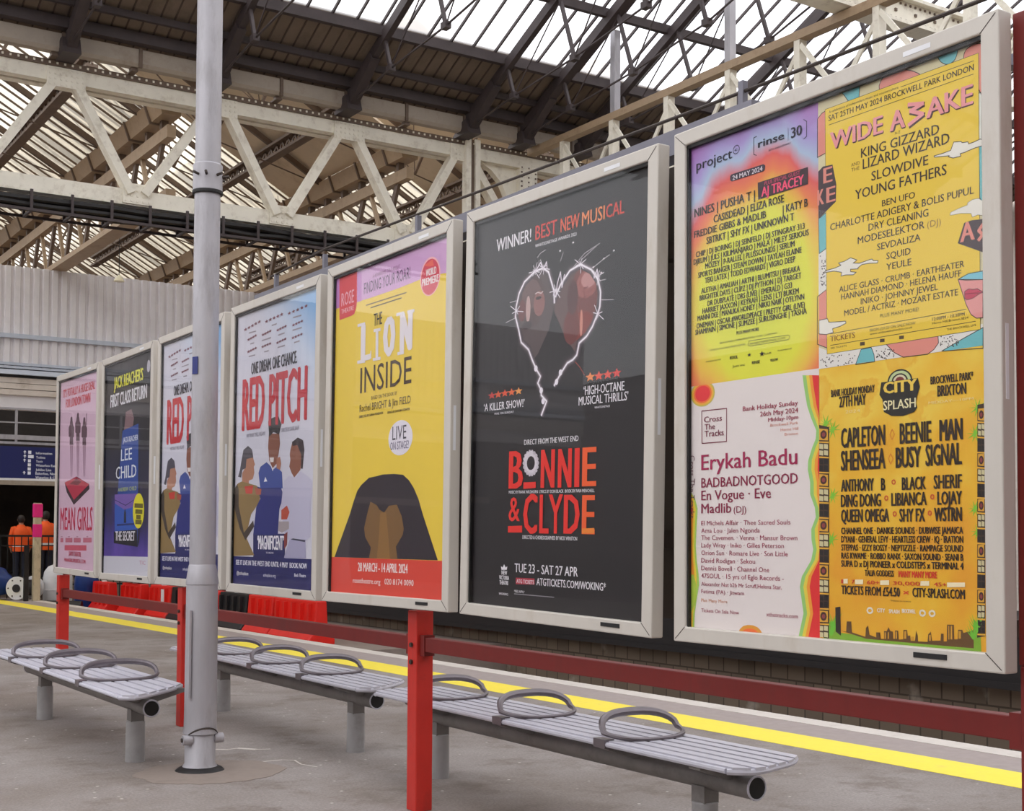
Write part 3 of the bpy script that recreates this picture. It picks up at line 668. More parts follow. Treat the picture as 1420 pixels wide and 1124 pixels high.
('p',[(30,977),(725,980),(723,44),(35,41)],(232,198,62),5),
('l',[(30,977),(725,980),(723,44),(35,41),(30,977)],6,(60,48,42),5),
('l',[(393,960),(706,960)],4,(58,44,36),6),
('l',[(48,913),(705,915)],4,(58,44,36),6),
('t','A celebration of independent music and counterculture',49,958,335,9,(58,44,36),0,9),
('t','SAT 25TH MAY 2024 BROCKWELL PARK LONDON',47,928,660,21,(58,44,36),1,9),
('t','WIDE',56,812,259,64,(74,44,40),4,7),
('t','A',345,806,72,70,(74,44,40),4,7),
('t','AKE',508,810,198,68,(74,44,40),4,7),
('l',[(427,882),(495,868),(439,856),(495,831),(429,807)],34,(74,44,40),7),
('t','WIDE',53,817,259,64,(230,150,152),2,9),
('t','A',342,811,72,70,(230,150,152),2,9),
('t','AKE',505,815,198,68,(230,150,152),2,9),
('l',[(425,887),(493,873),(436,861),(492,836),(426,812)],25,(230,150,152),9),
('t','A-Z',366,794,25,9,(58,44,36),0,9),
('t','KING GIZZARD',207,748,355,35,(58,44,36),1,9),
('t','LIZARD WIZARD',215,704,390,37,(58,44,36),1,9),
('t','SLOWDIVE',256,651,258,34,(58,44,36),1,9),
('t','YOUNG FATHERS',177,598,415,36,(58,44,36),1,9),
('t','AND',159,726,42,13,(120,90,50),0,9),
('t','THE',160,707,39,13,(120,90,50),0,9),
('t','BEN UFO',305,546,150,23,(58,44,36),1,9),
('t','CHARLOTTE ADIGERY & BOLIS PUPUL',53,507,650,26,(58,44,36),1,9),
('t','DRY CLEANING',241,469,272,26,(58,44,36),1,9),
('t','MODESELEKTOR',189,430,307,26,(58,44,36),1,9),
('t','SEVDALIZA',281,390,197,24,(58,44,36),1,9),
('t','SQUID',324,349,110,24,(58,44,36),1,9),
('t','YEULE',323,310,114,24,(58,44,36),1,9),
('t','ALICE GLASS · CRUMB · EARTHEATER',96,265,566,22,(58,44,36),1,9),
('t','HANNAH DIAMOND · HELENA HAUFF',106,235,543,22,(58,44,36),1,9),
('t','INIKO · JOHNNY JEWEL',202,204,349,22,(58,44,36),1,9),
('t','MODEL / ACTRIZ · MOZART ESTATE',122,172,513,22,(58,44,36),1,9),
('t','12:00PM - 10:30PM',526,99,135,11,(58,44,36),1,9),
('t','(DJ)',507,428,59,23,(150,110,50),0,9),
('t','PLUS MANY MORE!',294,142,174,13,(58,44,36),0,9),
('t','FROM £59.50 ON SALE NOW',245,97,208,10,(58,44,36),0,9),
('t','www.wideawakelondon.co.uk',245,85,194,8,(58,44,36),0,9),
('t','Herne Hill,Brixton,SE24',526,86,150,8,(58,44,36),0,9),
('t','SEE TICKETS',53,57,80,6,(58,44,36),0,9),
('t','THE BROCKWELL LIVE',587,57,120,7,(58,44,36),0,9),
('l',[(50,115),(667,119)],4,(58,44,36),6),
('l',[(51,71),(705,73)],4,(58,44,36),6),
('t','TICKETS',51,85,123,21,(150,105,40),2,9),
('p',[(198,65),(220,64),(220,51),(197,52)],(80,62,40),6),
('p',[(292,65),(313,64),(313,52),(291,53)],(80,62,40),6),
('p',[(380,65),(401,64),(400,52),(380,53)],(80,62,40),6),
('p',[(538,675),(576,675),(609,677),(622,703),(652,697),(657,692),(680,689),(683,681),(704,682),(730,686),(740,680),(739,661),(709,661),(680,658),(667,656),(648,656),(651,647),(619,648),(600,657),(603,660),(541,670)],(228,224,212),6),
('l',[(538,675),(576,675),(609,677),(622,703),(652,697),(657,692),(680,689),(683,681),(704,682),(730,686),(740,680),(739,661),(709,661),(680,658),(667,656),(648,656),(651,647),(619,648),(600,657),(603,660),(541,670),(538,675)],5,(60,48,42),6),
('p',[(604,453),(607,462),(644,469),(678,473),(676,480),(696,487),(720,486),(737,474),(737,426),(717,432),(696,428),(691,442),(649,451)],(228,224,212),6),
('l',[(604,453),(607,462),(644,469),(678,473),(676,480),(696,487),(720,486),(737,474),(737,426),(717,432),(696,428),(691,442),(649,451),(604,453)],5,(60,48,42),6),
('p',[(15,352),(35,359),(77,361),(106,366),(93,377),(122,378),(154,386),(185,372),(166,364),(197,358),(246,363),(258,363),(261,357),(285,352),(282,344),(240,350),(209,351),(188,342),(191,338),(153,343),(153,334),(181,327),(166,320),(128,326),(106,325),(109,339),(71,350),(32,352),(17,350)],(228,224,212),6),
('l',[(15,352),(35,359),(77,361),(106,366),(93,377),(122,378),(154,386),(185,372),(166,364),(197,358),(246,363),(258,363),(261,357),(285,352),(282,344),(240,350),(209,351),(188,342),(191,338),(153,343),(153,334),(181,327),(166,320),(128,326),(106,325),(109,339),(71,350),(32,352),(17,350),(15,352)],5,(60,48,42),6),
('p',[(-6,174),(37,175),(44,160),(95,155),(127,153),(130,145),(101,137),(63,133),(66,118),(30,115),(-6,122)],(228,224,212),6),
('l',[(-6,174),(37,175),(44,160),(95,155),(127,153),(130,145),(101,137),(63,133),(66,118),(30,115),(-6,122),(-6,174)],5,(60,48,42),6),
('p',[(-7,747),(17,761),(66,757),(85,677),(82,612),(-7,564)],(70,56,60),6),
('t','E',19,694,47,58,(222,140,125),2,9),
('t','E',34,616,47,58,(222,140,125),2,9),
('t','K',-12,616,35,59,(222,140,125),2,9),
('p',[(635,350),(662,415),(693,418),(737,413),(736,301)],(70,56,60),6),
('t','A',645,351,60,64,(222,140,125),2,9),
('l',[(738,396),(721,377),(736,361),(718,343)],22,(222,140,125),8),
('p',[(635,226),(678,239),(736,238),(736,209),(699,215)],(125,195,210),6),
('l',[(635,226),(678,239),(736,238),(736,209),(699,215),(635,226)],5,(60,48,42),6),
('p',[(635,226),(668,218),(736,209),(734,81),(708,83),(687,98),(667,136)],(224,150,145),6),
('l',[(635,226),(668,218),(736,209),(734,81),(708,83),(687,98),(667,136),(635,226)],5,(60,48,42),6),
('p',[(661,180),(678,187),(698,181),(711,183),(735,167),(714,161),(698,153),(672,150),(662,158)],(195,60,85),7),
('l',[(661,180),(678,187),(698,181),(711,183),(735,167),(714,161),(698,153),(672,150),(662,158),(661,180)],4,(60,48,42),7),
('l',[(661,172),(693,169),(735,165)],4,(110,30,50),8),
])
PRINT['orange']=((-8, -1045, 765, -12),[
('t','BANK HOLIDAY MONDAY',54,-125,212,27,(48,32,18),3,9),
('t','27TH MAY',94,-167,131,40,(48,32,18),3,9),
('t','BROCKWELL PARK*',516,-122,178,27,(48,32,18),3,9),
('t','BRIXTON',545,-167,120,38,(48,32,18),3,9),
('t','2024',125,-192,72,11,(240,220,150),1,9),
('t','MIDDAY—10PM',507,-190,187,9,(240,220,150),1,9),
('p',[(437,-97),(436,-88),(432,-79),(426,-72),(418,-65),(409,-60),(398,-56),(387,-54),(375,-54),(363,-56),(353,-60),(343,-65),(335,-72),(330,-79),(326,-88),(325,-97)],(40,36,30),5),
('p',[(430,-97),(429,-89),(426,-82),(421,-75),(414,-69),(405,-64),(396,-61),(386,-60),(376,-60),(366,-61),(356,-64),(348,-69),(341,-75),(336,-82),(333,-89),(332,-97)],(190,205,150),6),
('p',[(417,-97),(417,-91),(414,-85),(410,-80),(405,-76),(399,-73),(392,-70),(385,-69),(377,-69),(369,-70),(362,-73),(356,-76),(351,-80),(347,-85),(345,-91),(344,-97)],(40,36,30),7),
('p',[(411,-97),(410,-92),(408,-88),(405,-83),(401,-80),(396,-77),(390,-75),(384,-74),(378,-74),(372,-75),(366,-77),(361,-80),(357,-83),(353,-88),(352,-92),(351,-97)],(215,205,170),8),
('p',[(401,-97),(401,-94),(400,-90),(398,-88),(395,-85),(391,-83),(387,-82),(383,-81),(379,-81),(374,-82),(370,-83),(367,-85),(364,-88),(362,-90),(361,-94),(360,-97)],(120,40,40),9),
('p',[(297,-93),(462,-94),(470,-126),(458,-156),(452,-179),(458,-197),(444,-212),(395,-222),(343,-218),(308,-201),(302,-156),(288,-137)],(36,32,26),9),
('t','CITY',306,-136,153,41,(235,200,80),4,10),
('t','SPLASH',305,-195,147,33,(232,222,175),1,10),
('t','CAPLETON',102,-320,212,73,(48,32,18),3,9),
('t','BEENIE',379,-321,140,73,(48,32,18),3,9),
('t','MAN',552,-321,98,73,(48,32,18),3,9),
('t','SHENSEEA',101,-405,214,74,(48,32,18),3,9),
('t','BUSY',360,-406,114,73,(48,32,18),3,9),
('t','SIGNAL',492,-405,154,74,(48,32,18),3,9),
('l',[(334,-284),(345,-266),(355,-285),(344,-303),(334,-284)],6,(215,130,40),4),
('l',[(327,-371),(337,-353),(348,-372),(337,-390),(327,-371)],6,(215,130,40),4),
('t','ANTHONY',101,-483,159,45,(48,32,18),3,9),
('t','B',292,-483,21,44,(48,32,18),3,9),
('t','BLACK',387,-485,107,45,(48,32,18),3,9),
('t','SHERIF',526,-485,119,47,(48,32,18),3,9),
('t','DING DONG',100,-540,193,46,(48,32,18),3,9),
('t','LIBIANCA',339,-540,158,46,(48,32,18),3,9),
('t','LOJAY',541,-540,104,45,(48,32,18),3,9),
('t','QUEEN OMEGA',101,-596,229,47,(48,32,18),3,9),
('t','SHY FX',375,-597,114,46,(48,32,18),3,9),
('t','WSTRN',527,-597,117,47,(48,32,18),3,9),
('l',[(357,-455),(357,-453),(356,-452),(355,-450),(354,-449),(353,-448),(351,-448),(350,-448),(348,-448),(347,-449),(345,-450),(344,-451),(343,-452),(343,-454),(343,-456),(343,-458),(344,-459),(345,-460),(347,-461),(348,-462),(350,-462),(351,-462),(353,-462),(354,-461),(355,-460),(356,-458),(357,-457),(357,-455)],8,(205,80,40),4),
('l',[(323,-511),(323,-510),(323,-508),(322,-507),(320,-506),(319,-505),(317,-504),(316,-504),(314,-504),(313,-505),(311,-506),(310,-507),(310,-509),(309,-511),(309,-512),(310,-514),(310,-515),(311,-517),(313,-518),(314,-518),(316,-519),(317,-519),(319,-518),(320,-517),(322,-516),(323,-515),(323,-513),(323,-511)],8,(205,80,40),4),
('l',[(527,-512),(526,-510),(526,-509),(525,-507),(524,-506),(523,-506),(521,-505),(520,-505),(518,-505),(517,-506),(515,-507),(514,-508),(514,-510),(513,-511),(513,-513),(514,-514),(514,-516),(515,-517),(517,-518),(518,-519),(520,-519),(521,-519),(523,-519),(524,-518),(525,-517),(526,-515),(526,-514),(527,-512)],8,(205,80,40),4),
('l',[(361,-569),(361,-567),(360,-565),(359,-564),(358,-563),(357,-562),(355,-561),(353,-561),(352,-562),(350,-562),(349,-563),(348,-565),(347,-566),(347,-568),(347,-569),(347,-571),(348,-573),(349,-574),(350,-575),(352,-576),(353,-576),(355,-576),(357,-575),(358,-574),(359,-573),(360,-572),(361,-570),(361,-569)],8,(205,80,40),4),
('l',[(515,-568),(515,-567),(514,-565),(514,-564),(512,-563),(511,-562),(510,-561),(508,-561),(507,-561),(505,-562),(504,-563),(503,-564),(502,-566),(502,-567),(502,-569),(502,-571),(503,-572),(504,-573),(505,-574),(507,-575),(508,-575),(510,-575),(511,-575),(512,-574),(514,-573),(514,-571),(515,-570),(515,-568)],8,(205,80,40),4),
('t','CHANNEL ONE · DANKIE SOUNDS · DUBWISE JAMAICA',101,-640,547,24,(48,32,18),3,9),
('t',"D'YANI · GENERAL LEVY · HEARTLESS CREW · IQ · IRATION",101,-671,547,24,(48,32,18),3,9),
('t','STEPPAS · IZZY BOSSY · NEPTIZZLE · RAMPAGE SOUND',101,-701,547,23,(48,32,18),3,9),
('t','RAS KWAME · ROBBO RANX · SAXON SOUND · SEANI B',101,-731,547,23,(48,32,18),3,9),
('t','SUPA D x DJ PIONEER x COLDSTEPS x TERMINAL 4',100,-761,548,24,(48,32,18),3,9),
('t','TALIA GODDESS',214,-792,135,22,(48,32,18),3,9),
('t','TICKETS FROM £54.50',100,-862,276,32,(48,32,18),3,9),
('t','CITY-SPLASH.COM',431,-860,222,32,(48,32,18),3,9),
('t','MANY MANY MORE',370,-793,169,23,(210,60,30),3,9),
('t','×',390,-857,26,20,(210,70,30),2,9),
('t','1',100,-822,11,14,(200,70,35),3,9),
('t','7',150,-822,16,14,(200,70,35),3,9),
('t','60+',224,-822,59,14,(200,70,35),3,9),
('t','30,000',344,-821,121,14,(200,70,35),3,9),
('t','45+',524,-820,53,13,(200,70,35),3,9),
('p',[(111,-806),(132,-805),(132,-822),(111,-823)],(240,225,185),6),
('p',[(168,-807),(206,-806),(206,-823),(167,-824)],(240,225,185),6),
('p',[(286,-807),(327,-805),(327,-822),(286,-823)],(240,225,185),6),
('p',[(467,-804),(504,-803),(504,-819),(466,-820)],(240,225,185),6),
('p',[(579,-806),(653,-804),(653,-819),(579,-822)],(240,225,185),6),
('t','*Subject to licence',331,-879,93,5,(48,32,18),0,9),
('l',[(249,-917),(249,-915),(248,-913),(246,-911),(244,-909),(242,-908),(239,-908),(236,-908),(234,-908),(231,-909),(229,-910),(227,-912),(226,-914),(225,-916),(225,-918),(226,-920),(227,-922),(229,-924),(231,-925),(234,-926),(236,-926),(239,-926),(242,-925),(244,-924),(246,-923),(248,-921),(249,-919),(249,-917)],12,(236,226,205),4),
('l',[(485,-915),(485,-913),(484,-911),(482,-909),(481,-908),(478,-907),(476,-906),(473,-906),(471,-906),(468,-907),(466,-908),(465,-910),(464,-912),(463,-914),(463,-916),(464,-918),(465,-920),(466,-921),(468,-923),(471,-923),(473,-924),(476,-924),(478,-923),(481,-922),(482,-921),(484,-919),(485,-917),(485,-915)],12,(236,226,205),4),
('l',[(526,-914),(526,-912),(525,-910),(524,-909),(522,-907),(519,-906),(517,-906),(515,-905),(512,-906),(510,-907),(508,-908),(506,-909),(505,-911),(504,-913),(504,-915),(505,-917),(506,-919),(508,-921),(510,-922),(512,-923),(515,-923),(517,-923),(519,-922),(522,-921),(524,-920),(525,-918),(526,-916),(526,-914)],12,(236,226,205),4),
('t','CITY',271,-921,37,14,(236,226,205),3,9),
('t','SPLASH',325,-922,49,14,(236,226,205),3,9),
('t','BROCKWELL',384,-918,61,14,(236,226,205),3,9),
('p',[(94,-997),(123,-1000),(126,-962),(148,-961),(151,-1001),(215,-1013),(218,-981),(228,-971),(235,-1005),(266,-1012),(266,-994),(284,-993),(287,-1016),(302,-1015),(302,-987),(314,-987),(323,-972),(331,-985),(343,-987),(344,-1012),(351,-1012),(352,-982),(366,-982),(369,-1013),(389,-1011),(390,-978),(406,-977),(409,-997),(420,-996),(422,-1014),(440,-1013),(446,-977),(453,-994),(454,-1014),(495,-1013),(498,-987),(509,-977),(514,-1008),(550,-1005),(552,-981),(563,-981),(563,-1007),(576,-1006),(578,-949),(606,-948),(607,-997),(621,-996),(623,-964),(640,-963),(645,-973),(684,-963),(686,-1001),(686,-1022),(495,-1022),(218,-1020)],(98,66,26),4),
('p',[(305,-992),(311,-991),(311,-1014),(305,-1015)],(205,150,45),5),
('p',[(320,-991),(325,-990),(325,-1013),(319,-1014)],(205,150,45),5),
('p',[(356,-986),(361,-986),(361,-1011),(355,-1011)],(205,150,45),5),
('p',[(394,-982),(403,-981),(402,-1008),(393,-1009)],(205,150,45),5),
('p',[(423,-1000),(437,-999),(437,-1012),(423,-1013)],(205,150,45),5),
('p',[(502,-989),(509,-988),(509,-1008),(502,-1009)],(205,150,45),5),
('p',[(583,-953),(587,-953),(587,-999),(583,-999)],(205,150,45),5),
('p',[(593,-953),(599,-952),(599,-998),(592,-998)],(205,150,45),5),
('p',[(625,-968),(635,-968),(634,-993),(625,-994)],(205,150,45),5),
('p',[(5,-1045),(31,-972),(63,-966),(98,-1006),(175,-1009),(260,-1017),(360,-1020),(484,-1019),(582,-1008),(655,-990),(689,-954),(687,-924),(712,-952),(716,-1045)],(125,170,45),3),
('p',[(45,-1019),(5,-978),(55,-1018)],(110,190,50),6),
('p',[(45,-1019),(16,-967),(55,-1018)],(110,190,50),6),
('p',[(45,-1019),(27,-956),(55,-1018)],(110,190,50),6),
('p',[(45,-1019),(38,-976),(55,-1018)],(110,190,50),6),
('p',[(45,-1019),(49,-965),(55,-1018)],(110,190,50),6),
('p',[(45,-1019),(60,-954),(55,-1018)],(110,190,50),6),
('p',[(45,-1019),(70,-975),(55,-1018)],(110,190,50),6),
('p',[(45,-1019),(81,-964),(55,-1018)],(110,190,50),6),
('p',[(45,-1019),(92,-953),(55,-1018)],(110,190,50),6),
('p',[(682,-993),(650,-956),(690,-992)],(110,190,50),6),
('p',[(682,-993),(659,-946),(690,-992)],(110,190,50),6),
('p',[(682,-993),(668,-936),(690,-992)],(110,190,50),6),
('p',[(682,-993),(677,-954),(690,-992)],(110,190,50),6),
('p',[(682,-993),(686,-945),(690,-992)],(110,190,50),6),
('p',[(682,-993),(694,-935),(690,-992)],(110,190,50),6),
('p',[(682,-993),(703,-953),(690,-992)],(110,190,50),6),
('p',[(682,-993),(712,-943),(690,-992)],(110,190,50),6),
('p',[(682,-993),(720,-933),(690,-992)],(110,190,50),6),
('p',[(58,-994),(18,-953),(68,-994)],(110,190,50),6),
('p',[(58,-994),(29,-942),(68,-994)],(110,190,50),6),
('p',[(58,-994),(40,-931),(68,-994)],(110,190,50),6),
('p',[(58,-994),(51,-952),(68,-994)],(110,190,50),6),
('p',[(58,-994),(62,-941),(68,-994)],(110,190,50),6),
('p',[(58,-994),(73,-930),(68,-994)],(110,190,50),6),
('p',[(58,-994),(83,-950),(68,-994)],(110,190,50),6),
('p',[(58,-994),(94,-939),(68,-994)],(110,190,50),6),
('p',[(58,-994),(105,-928),(68,-994)],(110,190,50),6),
('p',[(693,-962),(661,-925),(701,-962)],(110,190,50),6),
('p',[(693,-962),(670,-915),(701,-962)],(110,190,50),6),
('p',[(693,-962),(679,-906),(701,-962)],(110,190,50),6),
('p',[(693,-962),(687,-924),(701,-962)],(110,190,50),6),
('p',[(693,-962),(696,-914),(701,-962)],(110,190,50),6),
('p',[(693,-962),(705,-904),(701,-962)],(110,190,50),6),
('p',[(693,-962),(713,-923),(701,-962)],(110,190,50),6),
('p',[(693,-962),(722,-913),(701,-962)],(110,190,50),6),
('p',[(693,-962),(731,-903),(701,-962)],(110,190,50),6),
('p',[(19,-222),(70,-226),(31,-227)],(130,195,50),3),
('p',[(19,-222),(62,-246),(31,-227)],(130,195,50),3),
('p',[(19,-222),(39,-258),(31,-227)],(130,195,50),3),
('p',[(19,-222),(11,-256),(31,-227)],(130,195,50),3),
('p',[(19,-222),(-8,-239),(-8,-240),(31,-227)],(130,195,50),3),
('p',[(19,-222),(-8,-220),(-8,-221),(31,-227)],(130,195,50),3),
('p',[(19,-222),(-8,-200),(-8,-200),(31,-227)],(130,195,50),3),
('p',[(19,-222),(12,-186),(31,-227)],(130,195,50),3),
('p',[(19,-222),(40,-189),(31,-227)],(130,195,50),3),
('p',[(19,-222),(62,-204),(31,-227)],(130,195,50),3),
('p',[(55,-246),(105,-250),(66,-251)],(130,195,50),3),
('p',[(55,-246),(97,-270),(66,-251)],(130,195,50),3),
('p',[(55,-246),(74,-282),(66,-251)],(130,195,50),3),
('p',[(55,-246),(46,-280),(66,-251)],(130,195,50),3),
('p',[(55,-246),(24,-265),(66,-251)],(130,195,50),3),
('p',[(55,-246),(15,-243),(66,-251)],(130,195,50),3),
('p',[(55,-246),(24,-222),(66,-251)],(130,195,50),3),
('p',[(55,-246),(47,-211),(66,-251)],(130,195,50),3),
('p',[(55,-246),(75,-213),(66,-251)],(130,195,50),3),
('p',[(55,-246),(97,-228),(66,-251)],(130,195,50),3),
('p',[(705,-217),(745,-221),(714,-222)],(130,195,50),3),
('p',[(705,-217),(738,-239),(714,-222)],(130,195,50),3),
('p',[(705,-217),(720,-249),(714,-222)],(130,195,50),3),
('p',[(705,-217),(698,-248),(714,-222)],(130,195,50),3),
('p',[(705,-217),(680,-234),(714,-222)],(130,195,50),3),
('p',[(705,-217),(674,-215),(714,-222)],(130,195,50),3),
('p',[(705,-217),(681,-196),(714,-222)],(130,195,50),3),
('p',[(705,-217),(699,-186),(714,-222)],(130,195,50),3),
('p',[(705,-217),(721,-188),(714,-222)],(130,195,50),3),
('p',[(705,-217),(739,-202),(714,-222)],(130,195,50),3),
('p',[(694,-303),(734,-306),(703,-307)],(130,195,50),3),
('p',[(694,-303),(727,-324),(703,-307)],(130,195,50),3),
('p',[(694,-303),(709,-335),(703,-307)],(130,195,50),3),
('p',[(694,-303),(687,-333),(703,-307)],(130,195,50),3),
('p',[(694,-303),(669,-320),(703,-307)],(130,195,50),3),
('p',[(694,-303),(662,-301),(703,-307)],(130,195,50),3),
('p',[(694,-303),(670,-282),(703,-307)],(130,195,50),3),
('p',[(694,-303),(688,-272),(703,-307)],(130,195,50),3),
('p',[(694,-303),(710,-273),(703,-307)],(130,195,50),3),
('p',[(694,-303),(728,-287),(703,-307)],(130,195,50),3),
('p',[(46,-659),(90,-659),(58,-663)],(130,195,50),3),
('p',[(46,-659),(83,-677),(58,-663)],(130,195,50),3),
('p',[(46,-659),(63,-689),(58,-663)],(130,195,50),3),
('p',[(46,-659),(39,-689),(58,-663)],(130,195,50),3),
('p',[(46,-659),(20,-677),(58,-663)],(130,195,50),3),
('p',[(46,-659),(13,-659),(58,-663)],(130,195,50),3),
('p',[(46,-659),(21,-640),(58,-663)],(130,195,50),3),
('p',[(46,-659),(40,-629),(58,-663)],(130,195,50),3),
('p',[(46,-659),(64,-629),(58,-663)],(130,195,50),3),
('p',[(46,-659),(83,-641),(58,-663)],(130,195,50),3),
('p',[(53,-495),(98,-496),(65,-499)],(130,195,50),3),
('p',[(53,-495),(90,-515),(65,-499)],(130,195,50),3),
('p',[(53,-495),(71,-525),(65,-499)],(130,195,50),3),
('p',[(53,-495),(47,-525),(65,-499)],(130,195,50),3),
('p',[(53,-495),(28,-513),(65,-499)],(130,195,50),3),
('p',[(53,-495),(20,-494),(65,-499)],(130,195,50),3),
('p',[(53,-495),(28,-476),(65,-499)],(130,195,50),3),
('p',[(53,-495),(48,-465),(65,-499)],(130,195,50),3),
('p',[(53,-495),(72,-466),(65,-499)],(130,195,50),3),
('p',[(53,-495),(91,-478),(65,-499)],(130,195,50),3),
('p',[(691,-555),(726,-556),(700,-559)],(130,195,50),3),
('p',[(691,-555),(720,-572),(700,-559)],(130,195,50),3),
('p',[(691,-555),(705,-582),(700,-559)],(130,195,50),3),
('p',[(691,-555),(686,-582),(700,-559)],(130,195,50),3),
('p',[(691,-555),(671,-571),(700,-559)],(130,195,50),3),
('p',[(691,-555),(665,-554),(700,-559)],(130,195,50),3),
('p',[(691,-555),(671,-538),(700,-559)],(130,195,50),3),
('p',[(691,-555),(687,-528),(700,-559)],(130,195,50),3),
('p',[(691,-555),(706,-529),(700,-559)],(130,195,50),3),
('p',[(691,-555),(721,-540),(700,-559)],(130,195,50),3),
('p',[(701,-632),(736,-633),(710,-636)],(130,195,50),3),
('p',[(701,-632),(730,-649),(710,-636)],(130,195,50),3),
('p',[(701,-632),(714,-659),(710,-636)],(130,195,50),3),
('p',[(701,-632),(695,-659),(710,-636)],(130,195,50),3),
('p',[(701,-632),(680,-649),(710,-636)],(130,195,50),3),
('p',[(701,-632),(674,-632),(710,-636)],(130,195,50),3),
('p',[(701,-632),(681,-616),(710,-636)],(130,195,50),3),
('p',[(701,-632),(696,-606),(710,-636)],(130,195,50),3),
('p',[(701,-632),(715,-606),(710,-636)],(130,195,50),3),
('p',[(701,-632),(730,-617),(710,-636)],(130,195,50),3),
('p',[(-8,-225),(43,-237),(38,-1031),(-8,-1026)],(60,40,28),6),
('p',[(-8,-239),(37,-245),(37,-287),(-8,-283)],(215,160,50),7),
('p',[(32,-264),(31,-260),(30,-256),(28,-253),(25,-251),(22,-249),(19,-247),(15,-247),(11,-247),(8,-249),(5,-251),(2,-253),(0,-256),(-1,-260),(-1,-264),(-1,-267),(0,-271),(2,-274),(5,-276),(8,-278),(11,-280),(15,-280),(19,-280),(22,-278),(25,-276),(28,-274),(30,-271),(31,-267)],(70,40,35),8),
('p',[(24,-264),(24,-262),(23,-260),(22,-258),(21,-257),(19,-256),(17,-255),(15,-255),(13,-255),(11,-256),(10,-257),(8,-258),(7,-260),(7,-262),(6,-264),(7,-265),(7,-267),(8,-269),(10,-270),(11,-271),(13,-272),(15,-272),(17,-272),(19,-271),(21,-270),(22,-269),(23,-267),(24,-265)],(140,60,60),9),
('p',[(-8,-288),(42,-292),(42,-298),(-8,-293)],(225,170,55),7),
('p',[(-7,-297),(13,-300),(13,-319),(-7,-316)],(205,195,150),7),
('p',[(-7,-322),(13,-325),(12,-343),(-7,-340)],(205,195,150),7),
('p',[(17,-299),(37,-302),(37,-320),(17,-317)],(205,195,150),7),
('p',[(17,-323),(37,-326),(37,-344),(17,-341)],(205,195,150),7),
('p',[(-8,-345),(42,-350),(42,-355),(-8,-351)],(225,170,55),7),
('p',[(-7,-355),(12,-358),(12,-376),(-8,-373)],(30,24,20),7),
('p',[(-8,-379),(12,-382),(12,-401),(-8,-398)],(30,24,20),7),
('p',[(17,-356),(36,-359),(36,-377),(17,-374)],(30,24,20),7),
('p',[(17,-380),(36,-383),(36,-402),(17,-399)],(30,24,20),7),
('p',[(-8,-403),(42,-407),(42,-412),(-8,-409)],(225,170,55),7),
('p',[(-8,-412),(36,-417),(36,-459),(-8,-455)],(215,160,50),7),
('p',[(31,-436),(30,-432),(29,-428),(27,-425),(24,-423),(21,-421),(18,-419),(14,-419),(10,-419),(7,-421),(4,-423),(1,-425),(-1,-428),(-2,-432),(-2,-436),(-2,-439),(-1,-443),(1,-446),(4,-449),(7,-450),(10,-452),(14,-452),(18,-452),(21,-450),(24,-449),(27,-446),(29,-443),(30,-439)],(70,40,35),8),
('p',[(23,-436),(23,-434),(22,-432),(21,-430),(20,-429),(18,-428),(16,-427),(14,-427),(12,-427),(10,-428),(9,-429),(7,-430),(6,-432),(6,-434),(5,-436),(6,-438),(6,-439),(7,-441),(9,-442),(10,-443),(12,-444),(14,-444),(16,-444),(18,-443),(20,-442),(21,-441),(22,-439),(23,-438)],(140,60,60),9),
('p',[(-8,-460),(41,-464),(41,-469),(-8,-466)],(225,170,55),7),
('p',[(-8,-470),(12,-472),(12,-491),(-8,-488)],(205,195,150),7),
('p',[(-8,-494),(12,-497),(12,-515),(-8,-513)],(205,195,150),7),
('p',[(16,-471),(36,-473),(36,-492),(16,-489)],(205,195,150),7),
('p',[(16,-495),(36,-497),(36,-516),(16,-513)],(205,195,150),7),
('p',[(-8,-518),(41,-521),(41,-526),(-8,-524)],(225,170,55),7),
('p',[(-8,-527),(11,-530),(11,-548),(-8,-546)],(30,24,20),7),
('p',[(-8,-552),(11,-554),(11,-572),(-8,-570)],(30,24,20),7),
('p',[(16,-528),(35,-530),(35,-549),(16,-546)],(30,24,20),7),
('p',[(16,-552),(35,-554),(35,-573),(16,-570)],(30,24,20),7),
('p',[(-8,-575),(41,-578),(41,-583),(-8,-581)],(225,170,55),7),
('p',[(-8,-585),(35,-588),(35,-630),(-8,-628)],(215,160,50),7),
('p',[(30,-607),(29,-604),(28,-600),(26,-597),(23,-594),(20,-592),(17,-591),(13,-591),(10,-591),(6,-592),(3,-594),(0,-597),(-2,-600),(-3,-604),(-3,-607),(-3,-611),(-2,-614),(0,-618),(3,-620),(6,-622),(10,-623),(13,-624),(17,-623),(20,-622),(23,-620),(26,-618),(28,-614),(29,-611)],(70,40,35),8),
('p',[(22,-607),(22,-605),(21,-603),(20,-602),(19,-600),(17,-599),(15,-599),(13,-599),(11,-599),(9,-599),(8,-600),(6,-602),(5,-603),(5,-605),(4,-607),(5,-609),(5,-611),(6,-613),(8,-614),(9,-615),(11,-616),(13,-616),(15,-616),(17,-615),(19,-614),(20,-613),(21,-611),(22,-609)],(140,60,60),9),
('p',[(-8,-633),(40,-634),(40,-640),(-8,-638)],(225,170,55),7),
('p',[(-8,-642),(11,-644),(11,-662),(-8,-661)],(205,195,150),7),
('p',[(-8,-666),(11,-668),(11,-687),(-8,-685)],(205,195,150),7),
('p',[(15,-642),(35,-644),(35,-662),(15,-660)],(205,195,150),7),
('p',[(15,-666),(35,-668),(35,-686),(15,-685)],(205,195,150),7),
('p',[(-8,-690),(40,-691),(40,-697),(-8,-696)],(225,170,55),7),
('p',[(-8,-699),(10,-701),(10,-720),(-8,-718)],(30,24,20),7),
('p',[(-8,-724),(10,-725),(10,-744),(-8,-742)],(30,24,20),7),
